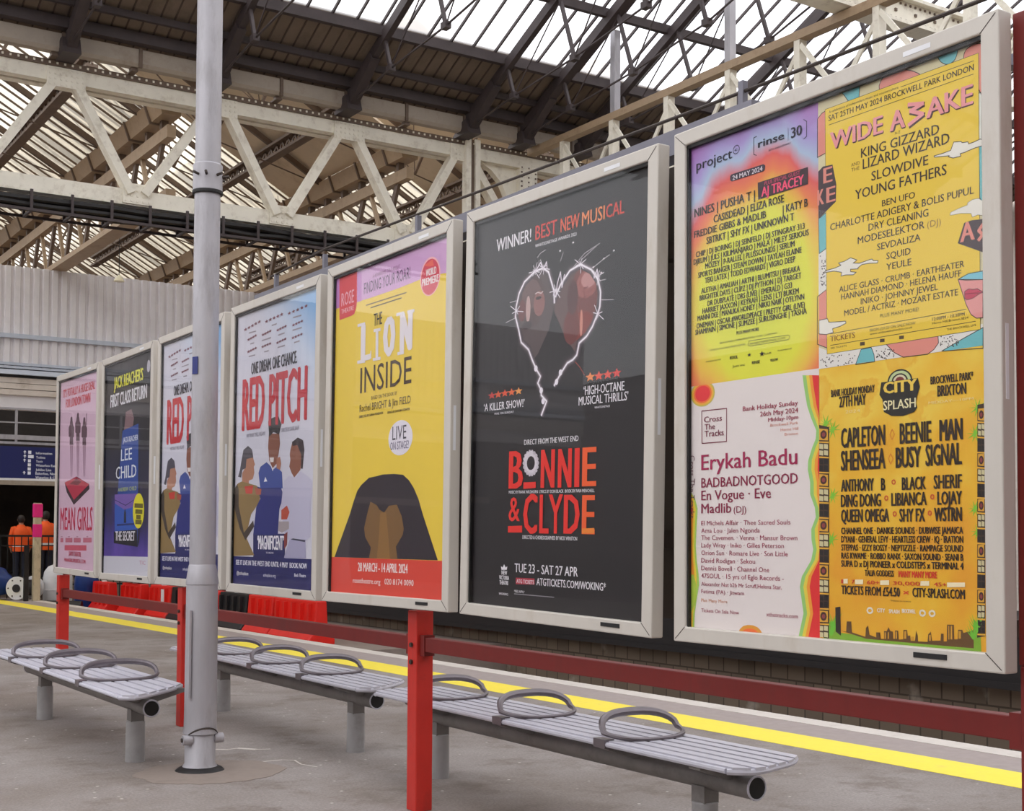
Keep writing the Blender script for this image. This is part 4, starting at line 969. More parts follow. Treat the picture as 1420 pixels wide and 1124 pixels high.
('p',[(15,-699),(35,-701),(34,-719),(15,-718)],(30,24,20),7),
('p',[(15,-723),(34,-725),(34,-743),(15,-742)],(30,24,20),7),
('p',[(-8,-747),(40,-748),(40,-754),(-8,-753)],(225,170,55),7),
('p',[(-8,-757),(34,-758),(34,-800),(-8,-799)],(215,160,50),7),
('p',[(29,-778),(28,-775),(27,-771),(25,-768),(22,-766),(19,-764),(16,-762),(12,-762),(9,-762),(5,-764),(2,-766),(-1,-768),(-3,-771),(-4,-775),(-4,-778),(-4,-782),(-3,-786),(-1,-789),(2,-791),(5,-793),(9,-794),(12,-795),(16,-794),(19,-793),(22,-791),(25,-789),(27,-786),(28,-782)],(70,40,35),8),
('p',[(21,-778),(21,-777),(20,-775),(19,-773),(18,-772),(16,-771),(14,-770),(12,-770),(10,-770),(8,-771),(7,-772),(5,-773),(4,-775),(4,-777),(4,-778),(4,-780),(4,-782),(5,-784),(7,-785),(8,-786),(10,-787),(12,-787),(14,-787),(16,-786),(18,-785),(19,-784),(20,-782),(21,-780)],(140,60,60),9),
('p',[(-8,-804),(39,-805),(39,-811),(-8,-810)],(225,170,55),7),
('p',[(-8,-814),(10,-815),(10,-834),(-8,-832)],(205,195,150),7),
('p',[(-8,-838),(10,-839),(10,-858),(-8,-857)],(205,195,150),7),
('p',[(14,-813),(34,-815),(34,-833),(14,-832)],(205,195,150),7),
('p',[(14,-837),(34,-839),(34,-857),(14,-856)],(205,195,150),7),
('p',[(-8,-861),(39,-862),(39,-867),(-8,-867)],(225,170,55),7),
('p',[(-8,-871),(10,-872),(9,-891),(-8,-889)],(30,24,20),7),
('p',[(-8,-895),(9,-896),(9,-915),(-8,-914)],(30,24,20),7),
('p',[(14,-870),(34,-871),(33,-890),(14,-888)],(30,24,20),7),
('p',[(14,-894),(33,-895),(33,-914),(14,-913)],(30,24,20),7),
('p',[(-8,-919),(39,-918),(39,-924),(-8,-924)],(225,170,55),7),
('p',[(-8,-928),(33,-929),(33,-970),(-8,-971)],(215,160,50),7),
('p',[(28,-949),(27,-946),(26,-942),(24,-939),(22,-936),(18,-934),(15,-933),(11,-933),(8,-933),(4,-934),(1,-936),(-1,-939),(-3,-942),(-5,-946),(-5,-949),(-5,-953),(-3,-956),(-1,-959),(1,-962),(4,-964),(8,-965),(11,-966),(15,-965),(18,-964),(22,-962),(24,-959),(26,-956),(27,-953)],(70,40,35),8),
('p',[(20,-949),(20,-947),(19,-945),(18,-944),(17,-942),(15,-941),(13,-941),(11,-941),(9,-941),(8,-941),(6,-942),(4,-944),(3,-945),(3,-947),(3,-949),(3,-951),(3,-953),(4,-955),(6,-956),(8,-957),(9,-958),(11,-958),(13,-958),(15,-957),(17,-956),(18,-955),(19,-953),(20,-951)],(140,60,60),9),
('p',[(-8,-976),(38,-975),(38,-981),(-8,-981)],(225,170,55),7),
('p',[(-8,-985),(9,-986),(9,-1004),(-8,-1004)],(205,195,150),7),
('p',[(-8,-1009),(9,-1010),(9,-1028),(-8,-1028)],(205,195,150),7),
('p',[(13,-984),(33,-985),(33,-1003),(13,-1002)],(205,195,150),7),
('p',[(13,-1008),(33,-1009),(33,-1027),(13,-1026)],(205,195,150),7),
('p',[(-8,-1033),(38,-1031),(38,-1037),(-8,-1038)],(225,170,55),7),
('p',[(709,-209),(740,-206),(732,-978),(700,-986)],(60,40,28),6),
('p',[(712,-222),(736,-222),(736,-264),(711,-260)],(215,160,50),7),
('p',[(734,-243),(733,-240),(733,-237),(732,-234),(730,-232),(728,-230),(726,-229),(724,-228),(722,-229),(720,-230),(718,-232),(717,-234),(716,-237),(715,-240),(715,-243),(715,-246),(716,-249),(717,-252),(718,-254),(720,-256),(722,-257),(724,-258),(726,-257),(728,-256),(730,-254),(732,-252),(733,-249),(733,-246)],(70,40,35),8),
('p',[(729,-243),(729,-241),(729,-240),(728,-238),(727,-237),(726,-236),(725,-236),(724,-235),(723,-236),(722,-236),(721,-237),(720,-238),(720,-240),(719,-241),(719,-243),(719,-245),(720,-246),(720,-248),(721,-249),(722,-250),(723,-251),(724,-251),(725,-251),(726,-250),(727,-249),(728,-248),(729,-246),(729,-245)],(140,60,60),9),
('p',[(708,-264),(740,-268),(740,-273),(708,-269)],(225,170,55),7),
('p',[(711,-273),(723,-276),(722,-292),(711,-289)],(205,195,150),7),
('p',[(711,-295),(722,-297),(722,-313),(711,-311)],(205,195,150),7),
('p',[(725,-274),(736,-277),(736,-293),(725,-290)],(205,195,150),7),
('p',[(725,-295),(736,-298),(736,-314),(725,-312)],(205,195,150),7),
('p',[(708,-315),(739,-319),(739,-324),(708,-320)],(225,170,55),7),
('p',[(711,-324),(722,-326),(722,-343),(710,-340)],(30,24,20),7),
('p',[(710,-345),(722,-348),(722,-364),(710,-362)],(30,24,20),7),
('p',[(725,-325),(736,-327),(736,-343),(724,-341)],(30,24,20),7),
('p',[(724,-346),(736,-348),(735,-365),(724,-362)],(30,24,20),7),
('p',[(707,-366),(739,-369),(738,-374),(707,-371)],(225,170,55),7),
('p',[(710,-374),(734,-374),(734,-415),(710,-412)],(215,160,50),7),
('p',[(732,-395),(732,-392),(731,-389),(730,-386),(728,-383),(727,-382),(725,-381),(723,-380),(720,-381),(718,-382),(717,-383),(715,-386),(714,-389),(713,-392),(713,-395),(713,-398),(714,-401),(715,-404),(717,-406),(718,-408),(720,-409),(723,-409),(725,-409),(727,-408),(728,-406),(730,-404),(731,-401),(732,-398)],(70,40,35),8),
('p',[(728,-395),(727,-393),(727,-392),(726,-390),(726,-389),(725,-388),(724,-387),(723,-387),(721,-387),(720,-388),(719,-389),(719,-390),(718,-392),(718,-393),(718,-395),(718,-397),(718,-398),(719,-400),(719,-401),(720,-402),(721,-402),(723,-403),(724,-402),(725,-402),(726,-401),(726,-400),(727,-398),(727,-397)],(140,60,60),9),
('p',[(707,-416),(738,-420),(738,-425),(706,-422)],(225,170,55),7),
('p',[(710,-425),(721,-427),(721,-444),(709,-441)],(205,195,150),7),
('p',[(709,-447),(721,-449),(721,-465),(709,-463)],(205,195,150),7),
('p',[(723,-426),(735,-428),(735,-444),(723,-442)],(205,195,150),7),
('p',[(723,-447),(735,-449),(734,-466),(723,-463)],(205,195,150),7),
('p',[(706,-467),(737,-470),(737,-475),(706,-472)],(225,170,55),7),
('p',[(709,-476),(720,-478),(720,-494),(709,-492)],(30,24,20),7),
('p',[(709,-497),(720,-499),(720,-516),(709,-514)],(30,24,20),7),
('p',[(723,-476),(734,-478),(734,-495),(723,-492)],(30,24,20),7),
('p',[(723,-498),(734,-500),(734,-516),(723,-514)],(30,24,20),7),
('p',[(705,-518),(737,-520),(737,-525),(705,-523)],(225,170,55),7),
('p',[(708,-526),(733,-525),(732,-566),(708,-564)],(215,160,50),7),
('p',[(730,-546),(730,-543),(729,-540),(728,-537),(727,-535),(725,-533),(723,-532),(721,-532),(719,-532),(717,-533),(715,-535),(714,-537),(712,-540),(712,-543),(711,-546),(712,-550),(712,-553),(714,-555),(715,-558),(717,-559),(719,-561),(721,-561),(723,-561),(725,-559),(727,-558),(728,-555),(729,-553),(730,-550)],(70,40,35),8),
('p',[(726,-546),(726,-545),(725,-543),(725,-542),(724,-540),(723,-539),(722,-539),(721,-539),(720,-539),(719,-539),(718,-540),(717,-542),(716,-543),(716,-545),(716,-546),(716,-548),(716,-550),(717,-551),(718,-552),(719,-553),(720,-554),(721,-554),(722,-554),(723,-553),(724,-552),(725,-551),(725,-550),(726,-548)],(140,60,60),9),
('p',[(705,-568),(736,-571),(736,-576),(705,-573)],(225,170,55),7),
('p',[(708,-577),(719,-579),(719,-595),(708,-593)],(205,195,150),7),
('p',[(708,-598),(719,-600),(719,-616),(708,-615)],(205,195,150),7),
('p',[(722,-577),(733,-579),(733,-595),(722,-593)],(205,195,150),7),
('p',[(722,-598),(733,-600),(733,-616),(721,-615)],(205,195,150),7),
('p',[(704,-619),(736,-621),(736,-626),(704,-624)],(225,170,55),7),
('p',[(707,-627),(719,-629),(719,-645),(707,-644)],(30,24,20),7),
('p',[(707,-649),(719,-651),(718,-667),(707,-665)],(30,24,20),7),
('p',[(721,-627),(733,-629),(732,-645),(721,-644)],(30,24,20),7),
('p',[(721,-649),(732,-651),(732,-667),(721,-665)],(30,24,20),7),
('p',[(704,-669),(735,-671),(735,-676),(704,-675)],(225,170,55),7),
('p',[(707,-678),(731,-676),(731,-717),(706,-716)],(215,160,50),7),
('p',[(729,-697),(728,-694),(728,-691),(727,-688),(725,-686),(723,-684),(721,-683),(719,-683),(717,-683),(715,-684),(713,-686),(712,-688),(711,-691),(710,-694),(710,-697),(710,-701),(711,-704),(712,-707),(713,-709),(715,-711),(717,-712),(719,-712),(721,-712),(723,-711),(725,-709),(727,-707),(728,-704),(728,-701)],(70,40,35),8),
('p',[(724,-697),(724,-696),(724,-694),(723,-693),(722,-691),(721,-691),(720,-690),(719,-690),(718,-690),(717,-691),(716,-691),(715,-693),(715,-694),(714,-696),(714,-697),(714,-699),(715,-701),(715,-702),(716,-703),(717,-704),(718,-705),(719,-705),(720,-705),(721,-704),(722,-703),(723,-702),(724,-701),(724,-699)],(140,60,60),9),
('p',[(703,-720),(735,-721),(735,-726),(703,-725)],(225,170,55),7),
('p',[(706,-728),(718,-730),(718,-746),(706,-745)],(205,195,150),7),
('p',[(706,-750),(717,-751),(717,-767),(706,-766)],(205,195,150),7),
('p',[(720,-728),(731,-730),(731,-746),(720,-744)],(205,195,150),7),
('p',[(720,-749),(731,-751),(731,-767),(720,-766)],(205,195,150),7),
('p',[(703,-770),(734,-771),(734,-776),(703,-775)],(225,170,55),7),
('p',[(706,-779),(717,-780),(717,-796),(706,-795)],(30,24,20),7),
('p',[(706,-800),(717,-801),(717,-818),(705,-816)],(30,24,20),7),
('p',[(720,-778),(731,-780),(731,-796),(720,-795)],(30,24,20),7),
('p',[(719,-800),(731,-801),(731,-817),(719,-816)],(30,24,20),7),
('p',[(702,-821),(734,-821),(734,-826),(702,-826)],(225,170,55),7),
('p',[(705,-829),(730,-827),(729,-867),(705,-867)],(215,160,50),7),
('p',[(727,-848),(727,-845),(726,-842),(725,-839),(724,-837),(722,-835),(720,-834),(718,-834),(716,-834),(714,-835),(712,-837),(710,-839),(709,-842),(709,-845),(708,-848),(709,-851),(709,-855),(710,-857),(712,-860),(714,-861),(716,-862),(718,-863),(720,-862),(722,-861),(724,-860),(725,-857),(726,-855),(727,-851)],(70,40,35),8),
('p',[(723,-848),(723,-847),(722,-845),(722,-843),(721,-842),(720,-841),(719,-841),(718,-841),(717,-841),(716,-841),(715,-842),(714,-843),(713,-845),(713,-847),(713,-848),(713,-850),(713,-852),(714,-853),(715,-854),(716,-855),(717,-856),(718,-856),(719,-856),(720,-855),(721,-854),(722,-853),(722,-852),(723,-850)],(140,60,60),9),
('p',[(702,-871),(733,-871),(733,-877),(702,-876)],(225,170,55),7),
('p',[(705,-879),(716,-881),(716,-897),(705,-896)],(205,195,150),7),
('p',[(705,-901),(716,-902),(716,-918),(704,-917)],(205,195,150),7),
('p',[(719,-879),(730,-880),(730,-896),(718,-895)],(205,195,150),7),
('p',[(718,-900),(730,-901),(729,-917),(718,-916)],(205,195,150),7),
('p',[(701,-921),(733,-921),(732,-927),(701,-926)],(225,170,55),7),
('p',[(704,-930),(716,-931),(715,-947),(704,-946)],(30,24,20),7),
('p',[(704,-951),(715,-952),(715,-968),(704,-967)],(30,24,20),7),
('p',[(718,-929),(729,-930),(729,-946),(718,-945)],(30,24,20),7),
('p',[(718,-950),(729,-951),(729,-967),(718,-966)],(30,24,20),7),
('p',[(701,-972),(732,-971),(732,-977),(701,-977)],(225,170,55),7),
('p',[(70,-913),(95,-909),(97,-1016),(72,-1003)],(40,28,22),6),
])
PRINT['heart']=((-765, -1045, 765, 1045),[
('t','WINNER!',-556,839,333,66,(228,224,228),1,9),
('t','BEST',-186,838,193,72,(212,62,52),1,9),
('t','NEW',38,838,160,68,(222,92,58),1,9),
('t','MUSI',218,837,184,66,(230,135,80),1,9),
('t','CAL',411,838,141,63,(214,72,58),1,9),
('t','WHATSONSTAGE AWARDS 2023',-185,800,360,16,(228,224,228),1,9),
('p',[(-4,492),(-11,557),(-61,657),(-109,684),(-182,679),(-279,639),(-327,587),(-353,521),(-359,463),(-359,471),(-324,394),(-300,330),(-230,285),(-192,226),(-144,256),(-52,367),(-9,476)],(84,70,70),2),
('p',[(1,522),(46,578),(124,636),(212,653),(300,614),(355,559),(378,496),(374,427),(344,370),(364,407),(318,340),(271,298),(212,272),(193,216),(88,318),(-8,455)],(96,72,70),2),
('p',[(-90,529),(-93,558),(-101,585),(-114,610),(-132,630),(-153,646),(-177,656),(-201,659),(-226,656),(-250,646),(-271,630),(-288,610),(-302,585),(-310,558),(-313,529),(-310,500),(-302,472),(-288,447),(-271,427),(-250,411),(-226,402),(-201,398),(-177,402),(-153,411),(-132,427),(-114,447),(-101,472),(-93,500)],(78,56,54),3),
('p',[(-129,568),(-132,585),(-138,601),(-148,615),(-162,627),(-178,636),(-196,642),(-215,643),(-234,642),(-252,636),(-268,627),(-281,615),(-292,601),(-298,585),(-300,568),(-298,551),(-292,535),(-281,521),(-268,509),(-252,500),(-234,494),(-215,492),(-196,494),(-178,500),(-162,509),(-148,521),(-138,535),(-132,551)],(104,80,78),4),
('p',[(-90,510),(-91,525),(-95,538),(-101,551),(-109,561),(-118,568),(-129,573),(-140,575),(-151,573),(-162,568),(-172,561),(-180,551),(-186,538),(-189,525),(-191,510),(-189,496),(-186,482),(-180,470),(-172,460),(-162,452),(-151,447),(-140,446),(-129,447),(-118,452),(-109,460),(-101,470),(-95,482),(-91,496)],(138,92,88),4),
('p',[(-220,493),(-220,508),(-222,523),(-224,536),(-228,547),(-232,555),(-236,560),(-241,562),(-245,560),(-250,555),(-254,547),(-257,536),(-260,523),(-261,508),(-262,493),(-261,477),(-260,463),(-257,450),(-254,439),(-250,431),(-245,426),(-241,424),(-236,426),(-232,431),(-228,439),(-224,450),(-222,463),(-220,477)],(186,154,150),5),
('p',[(-262,493),(-263,506),(-265,517),(-270,528),(-276,537),(-283,543),(-291,547),(-299,549),(-307,547),(-315,543),(-322,537),(-328,528),(-333,517),(-336,506),(-337,493),(-336,481),(-333,469),(-328,459),(-322,450),(-315,443),(-307,439),(-299,438),(-291,439),(-283,443),(-276,450),(-270,459),(-265,469),(-263,481)],(104,56,56),4),
('p',[(-197,411),(-199,416),(-202,420),(-208,424),(-216,428),(-225,430),(-236,431),(-247,432),(-258,431),(-268,430),(-277,428),(-285,424),(-291,420),(-295,416),(-296,411),(-295,407),(-291,402),(-285,399),(-277,395),(-268,393),(-258,391),(-247,391),(-236,391),(-225,393),(-216,395),(-208,399),(-202,402),(-199,407)],(54,38,40),5),
('l',[(-178,563),(-154,568),(-124,559),(-106,568)],7,(200,180,178),6),
('p',[(-120,538),(-121,540),(-123,542),(-126,543),(-130,545),(-135,546),(-141,546),(-147,546),(-153,546),(-158,546),(-164,545),(-168,543),(-171,542),(-173,540),(-174,538),(-173,537),(-171,535),(-168,533),(-164,532),(-158,531),(-153,530),(-147,530),(-141,530),(-135,531),(-130,532),(-126,533),(-123,535),(-121,537)],(60,42,42),6),
('p',[(352,489),(349,523),(341,555),(327,584),(309,608),(288,626),(264,638),(239,642),(213,638),(189,626),(168,608),(150,584),(137,555),(128,523),(125,489),(128,456),(137,423),(150,395),(168,371),(189,352),(213,341),(239,337),(264,341),(288,352),(309,371),(327,395),(341,423),(349,456)],(112,58,54),3),
('p',[(350,550),(348,565),(342,580),(331,592),(318,603),(301,611),(283,616),(264,618),(245,616),(227,611),(210,603),(197,592),(187,580),(180,565),(178,550),(180,535),(187,521),(197,508),(210,497),(227,489),(245,484),(264,482),(283,484),(301,489),(318,497),(331,508),(342,521),(348,535)],(150,86,80),4),
('p',[(340,570),(339,579),(334,588),(327,595),(317,602),(306,606),(293,609),(280,610),(266,609),(254,606),(242,602),(233,595),(226,588),(221,579),(220,570),(221,561),(226,553),(233,545),(242,539),(254,534),(266,531),(280,530),(293,531),(306,534),(317,539),(327,545),(334,553),(339,561)],(184,132,128),5),
('p',[(334,353),(332,369),(324,384),(312,398),(296,409),(276,417),(254,423),(231,424),(209,423),(187,417),(167,409),(151,398),(139,384),(131,369),(129,353),(131,338),(139,323),(151,309),(167,298),(187,289),(209,284),(231,282),(254,284),(276,289),(296,298),(312,309),(324,323),(332,338)],(128,50,42),4),
('p',[(238,367),(237,381),(236,395),(235,407),(233,418),(231,425),(228,430),(226,432),(223,430),(220,425),(218,418),(216,407),(215,395),(214,381),(214,367),(214,353),(215,339),(216,327),(218,316),(220,309),(223,304),(226,302),(228,304),(231,309),(233,316),(235,327),(236,339),(237,353)],(198,130,112),6),
('p',[(210,357),(208,376),(203,394),(195,410),(184,424),(172,434),(158,440),(143,442),(128,440),(114,434),(101,424),(91,410),(83,394),(78,376),(76,357),(78,338),(83,320),(91,304),(101,291),(114,281),(128,274),(143,272),(158,274),(172,281),(184,291),(195,304),(203,320),(208,338)],(104,44,40),4),
('p',[(195,501),(193,520),(190,538),(185,555),(178,568),(169,578),(160,584),(150,587),(140,584),(131,578),(122,568),(115,555),(110,538),(106,520),(105,501),(106,483),(110,465),(115,448),(122,435),(131,425),(140,419),(150,416),(160,419),(169,425),(178,435),(185,448),(190,465),(193,483)],(84,48,48),5),
('p',[(297,488),(295,492),(291,493),(286,492),(284,488),(286,485),(291,484),(295,485)],(112,50,48),6),
('p',[(264,532),(262,536),(257,537),(252,536),(251,532),(252,529),(257,528),(262,529)],(112,50,48),6),
('p',[(267,492),(265,496),(260,497),(255,496),(253,492),(255,489),(260,488),(265,489)],(112,50,48),6),
('p',[(278,535),(276,538),(272,540),(267,538),(265,535),(267,532),(272,531),(276,532)],(112,50,48),6),
('p',[(306,517),(304,520),(299,522),(295,520),(293,517),(295,514),(299,513),(304,514)],(112,50,48),6),
('p',[(288,510),(286,513),(282,515),(277,513),(275,510),(277,507),(282,506),(286,507)],(112,50,48),6),
('p',[(246,518),(244,521),(240,522),(235,521),(233,518),(235,515),(240,513),(244,515)],(112,50,48),6),
('p',[(255,508),(253,512),(248,513),(244,512),(242,508),(244,505),(248,504),(253,505)],(112,50,48),6),
('p',[(241,484),(240,487),(235,488),(230,487),(228,484),(230,480),(235,479),(240,480)],(112,50,48),6),
('p',[(322,488),(320,491),(316,493),(311,491),(309,488),(311,485),(316,484),(320,485)],(112,50,48),6),
('p',[(254,485),(252,488),(247,489),(242,488),(240,485),(242,481),(247,480),(252,481)],(112,50,48),6),
('p',[(338,521),(336,524),(332,525),(327,524),(325,521),(327,518),(332,517),(336,518)],(112,50,48),6),
('p',[(252,532),(250,535),(246,537),(241,535),(239,532),(241,529),(246,528),(250,529)],(112,50,48),6),
('p',[(258,493),(257,496),(252,498),(247,496),(245,493),(247,490),(252,489),(257,490)],(112,50,48),6),
('l',[(-4,492),(-11,557),(-61,657),(-109,684),(-182,679),(-279,639),(-327,587),(-353,521),(-359,463),(-359,471),(-324,394),(-300,330),(-230,285),(-192,226),(-154,176),(-117,139),(-140,107),(-105,64),(-108,44),(-59,10),(-105,-60)],52,(66,56,60),5),
('l',[(-4,492),(-11,557),(-61,657),(-109,684),(-182,679),(-279,639),(-327,587),(-353,521),(-359,463),(-359,471),(-324,394),(-300,330),(-230,285),(-192,226),(-154,176),(-117,139),(-140,107),(-105,64),(-108,44),(-59,10),(-105,-60)],32,(104,92,98),6),
('l',[(-4,492),(-11,557),(-61,657),(-109,684),(-182,679),(-279,639),(-327,587),(-353,521),(-359,463),(-359,471),(-324,394),(-300,330),(-230,285),(-192,226),(-154,176),(-117,139),(-140,107),(-105,64),(-108,44),(-59,10),(-105,-60)],18,(168,158,166),7),
('l',[(-4,492),(-11,557),(-61,657),(-109,684),(-182,679),(-279,639),(-327,587),(-353,521),(-359,463),(-359,471),(-324,394),(-300,330),(-230,285),(-192,226),(-154,176),(-117,139),(-140,107),(-105,64),(-108,44),(-59,10),(-105,-60)],9,(244,238,244),8),
('l',[(1,522),(46,578),(124,636),(212,653),(300,614),(355,559),(378,496),(374,427),(344,370),(364,407),(318,340),(271,298),(212,272),(193,216),(161,196),(114,184),(59,137),(3,81)],52,(66,56,60),5),
('l',[(1,522),(46,578),(124,636),(212,653),(300,614),(355,559),(378,496),(374,427),(344,370),(364,407),(318,340),(271,298),(212,272),(193,216),(161,196),(114,184),(59,137),(3,81)],32,(104,92,98),6),
('l',[(1,522),(46,578),(124,636),(212,653),(300,614),(355,559),(378,496),(374,427),(344,370),(364,407),(318,340),(271,298),(212,272),(193,216),(161,196),(114,184),(59,137),(3,81)],18,(168,158,166),7),
('l',[(1,522),(46,578),(124,636),(212,653),(300,614),(355,559),(378,496),(374,427),(344,370),(364,407),(318,340),(271,298),(212,272),(193,216),(161,196),(114,184),(59,137),(3,81)],9,(244,238,244),8),
('l',[(7,521),(17,586),(44,641),(58,567),(79,623),(58,560)],9,(225,215,225),8),
('l',[(-181,676),(-134,716),(-109,678),(-80,711),(-74,676)],9,(225,215,225),8),
('l',[(323,567),(348,608),(360,562)],9,(225,215,225),8),
('l',[(-165,745),(-136,764),(-91,773)],4,(190,180,186),7),
('l',[(-152,705),(-147,731)],4,(190,180,186),7),
('l',[(124,633),(244,701),(366,729)],4,(190,180,186),7),
('l',[(217,673),(340,721)],4,(190,180,186),7),
('l',[(311,619),(395,648),(446,662)],4,(190,180,186),7),
('l',[(371,551),(418,550)],4,(190,180,186),7),
('l',[(379,458),(478,446)],4,(190,180,186),7),
('l',[(-361,463),(-451,449)],4,(190,180,186),7),
('l',[(-351,552),(-415,550)],4,(190,180,186),7),
('l',[(42,695),(66,737)],4,(190,180,186),7),
('p',[(484,676),(482,679),(477,680),(472,679),(470,676),(472,673),(477,671),(482,673)],(225,218,222),8),
('p',[(46,747),(43,750),(38,752),(32,750),(29,747),(32,744),(38,742),(43,744)],(225,218,222),8),
('p',[(156,769),(154,773),(148,774),(142,773),(140,769),(142,766),(148,765),(154,766)],(225,218,222),8),
('p',[(407,651),(405,654),(400,655),(395,654),(393,651),(395,647),(400,646),(405,647)],(225,218,222),8),
('p',[(324,622),(321,626),(316,627),(311,626),(309,622),(311,619),(316,618),(321,619)],(225,218,222),8),
('p',[(388,587),(386,590),(381,592),(375,590),(373,587),(375,584),(381,583),(386,584)],(225,218,222),8),
('l',[(181,184),(220,155),(260,113)],6,(150,70,60),7),
('p',[(73,143),(71,153),(63,158),(54,158),(46,153),(44,143),(46,134),(54,128),(63,128),(71,134)],(235,228,236),8),
('p',[(40,100),(37,109),(30,115),(21,115),(13,109),(10,100),(13,91),(21,85),(30,85),(37,91)],(235,228,236),8),
('p',[(-74,12),(-77,22),(-84,28),(-94,28),(-102,22),(-105,12),(-102,3),(-94,-3),(-84,-3),(-77,3)],(235,228,236),8),
('p',[(-144,183),(-147,192),(-155,198),(-165,198),(-173,192),(-176,183),(-173,173),(-165,167),(-155,167),(-147,173)],(235,228,236),8),
('p',[(-93,67),(-96,77),(-104,83),(-113,83),(-121,77),(-124,67),(-121,58),(-113,52),(-104,52),(-96,58)],(235,228,236),8),
('l',[(-182,679),(-202,690)],5,(230,222,230),8),
('l',[(-182,679),(-198,712)],5,(230,222,230),8),
('l',[(-182,679),(-164,722)],5,(230,222,230),8),
('l',[(-182,679),(-163,686)],5,(230,222,230),8),
('l',[(-182,679),(-141,668)],5,(230,222,230),8),
('l',[(-182,679),(-141,637)],5,(230,222,230),8),
('l',[(-182,679),(-180,661)],5,(230,222,230),8),
('l',[(-182,679),(-206,657)],5,(230,222,230),8),
('l',[(-182,679),(-240,679)],5,(230,222,230),8),
('l',[(-109,684),(-94,669)],5,(230,222,230),8),
('l',[(-109,684),(-105,651)],5,(230,222,230),8),
('l',[(-109,684),(-143,650)],5,(230,222,230),8),
('l',[(-109,684),(-131,683)],5,(230,222,230),8),
('l',[(-109,684),(-146,704)],5,(230,222,230),8),
('l',[(-109,684),(-135,731)],5,(230,222,230),8),
('l',[(-109,684),(-104,700)],5,(230,222,230),8),
('l',[(-109,684),(-77,696)],5,(230,222,230),8),
('l',[(-109,684),(-51,669)],5,(230,222,230),8),
('l',[(6,554),(7,537)],5,(230,222,230),8),
('l',[(6,554),(-18,533)],5,(230,222,230),8),
('l',[(6,554),(-50,553)],5,(230,222,230),8),
('l',[(6,554),(-13,565)],5,(230,222,230),8),
('l',[(6,554),(-9,586)],5,(230,222,230),8),
('l',[(6,554),(24,595)],5,(230,222,230),8),
('l',[(6,554),(24,560)],5,(230,222,230),8),
('l',[(6,554),(45,544)],5,(230,222,230),8),
('l',[(6,554),(44,514)],5,(230,222,230),8),
('l',[(212,653),(204,670)],5,(230,222,230),8),
('l',[(212,653),(223,681)],5,(230,222,230),8),
('l',[(212,653),(257,670)],5,(230,222,230),8),
('l',[(212,653),(232,648)],5,(230,222,230),8),
('l',[(212,653),(237,626)],5,(230,222,230),8),
('l',[(212,653),(214,608)],5,(230,222,230),8),
('l',[(212,653),(200,642)],5,(230,222,230),8),
('l',[(212,653),(176,653)],5,(230,222,230),8),
('l',[(212,653),(164,683)],5,(230,222,230),8),
('l',[(355,575),(341,566)],5,(230,222,230),8),
('l',[(355,575),(319,579)],5,(230,222,230),8),
('l',[(355,575),(312,609)],5,(230,222,230),8),
('l',[(355,575),(350,592)],5,(230,222,230),8),
('l',[(355,575),(370,600)],5,(230,222,230),8),
('l',[(355,575),(402,585)],5,(230,222,230),8),
('l',[(355,575),(373,568)],5,(230,222,230),8),
('l',[(355,575),(374,547)],5,(230,222,230),8),
('l',[(355,575),(349,532)],5,(230,222,230),8),
('l',[(-350,498),(-357,479)],5,(230,222,230),8),
('l',[(-350,498),(-392,490)],5,(230,222,230),8),
('l',[(-350,498),(-408,531)],5,(230,222,230),8),
('l',[(-350,498),(-354,519)],5,(230,222,230),8),
('l',[(-350,498),(-319,520)],5,(230,222,230),8),
('l',[(-350,498),(-284,486)],5,(230,222,230),8),
('l',[(-350,498),(-334,479)],5,(230,222,230),8),
('l',[(359,395),(343,384)],5,(230,222,230),8),
('l',[(359,395),(321,405)],5,(230,222,230),8),
('l',[(359,395),(331,440)],5,(230,222,230),8),
('l',[(359,395),(367,412)],5,(230,222,230),8),
('l',[(359,395),(396,400)],5,(230,222,230),8),
('l',[(359,395),(405,363)],5,(230,222,230),8),
('l',[(359,395),(361,376)],5,(230,222,230),8),
('s',305,100,41,24,(230,130,60),5),
('s',374,100,40,24,(222,75,50),5),
('s',443,100,39,24,(220,70,50),5),
('s',512,101,38,24,(214,58,50),5),
('s',-577,76,40,21,(190,55,50),5),
('s',-514,77,39,21,(214,85,45),5),
('s',-449,79,39,21,(220,80,45),5),
('s',-384,79,38,21,(224,100,50),5),
('s',-317,80,38,21,(228,150,70),5),
('t','‘A KILLER SHOW!’',-655,-4,397,40,(228,224,228),1,9),
('t','‘HIGH-OCTANE',254,17,319,42,(228,224,228),1,9),
('t','MUSICAL THRILLS’',215,-30,388,40,(228,224,228),1,9),
('t','DIRECT FROM THE WEST END',-256,-200,475,26,(228,224,228),1,9),
('t','MAIL ON SUNDAY',-546,-29,188,11,(228,224,228),1,9),
('t','WHATSONSTAGE',345,-53,120,10,(228,224,228),1,9),
('t','B',-396,-421,136,193,(226,44,34),2,9),
('t','N',-100,-421,123,189,(226,44,34),2,9),
('t','N',50,-422,117,189,(226,44,34),2,9),
('t','I',190,-421,41,187,(226,44,34),0,9),
('t','E',253,-419,114,185,(236,92,40),2,9),
('p',[(-123,-294),(-127,-273),(-138,-254),(-157,-240),(-179,-233),(-202,-233),(-224,-240),(-242,-254),(-254,-273),(-258,-294),(-254,-316),(-242,-334),(-224,-348),(-202,-356),(-179,-356),(-157,-348),(-138,-334),(-127,-316)],(215,208,215),9),
('p',[(-115,-296),(-121,-287),(-133,-287),(-139,-296),(-133,-305),(-121,-305)],(200,192,200),9),
('p',[(-119,-316),(-125,-306),(-137,-306),(-143,-316),(-137,-325),(-125,-325)],(200,192,200),9),
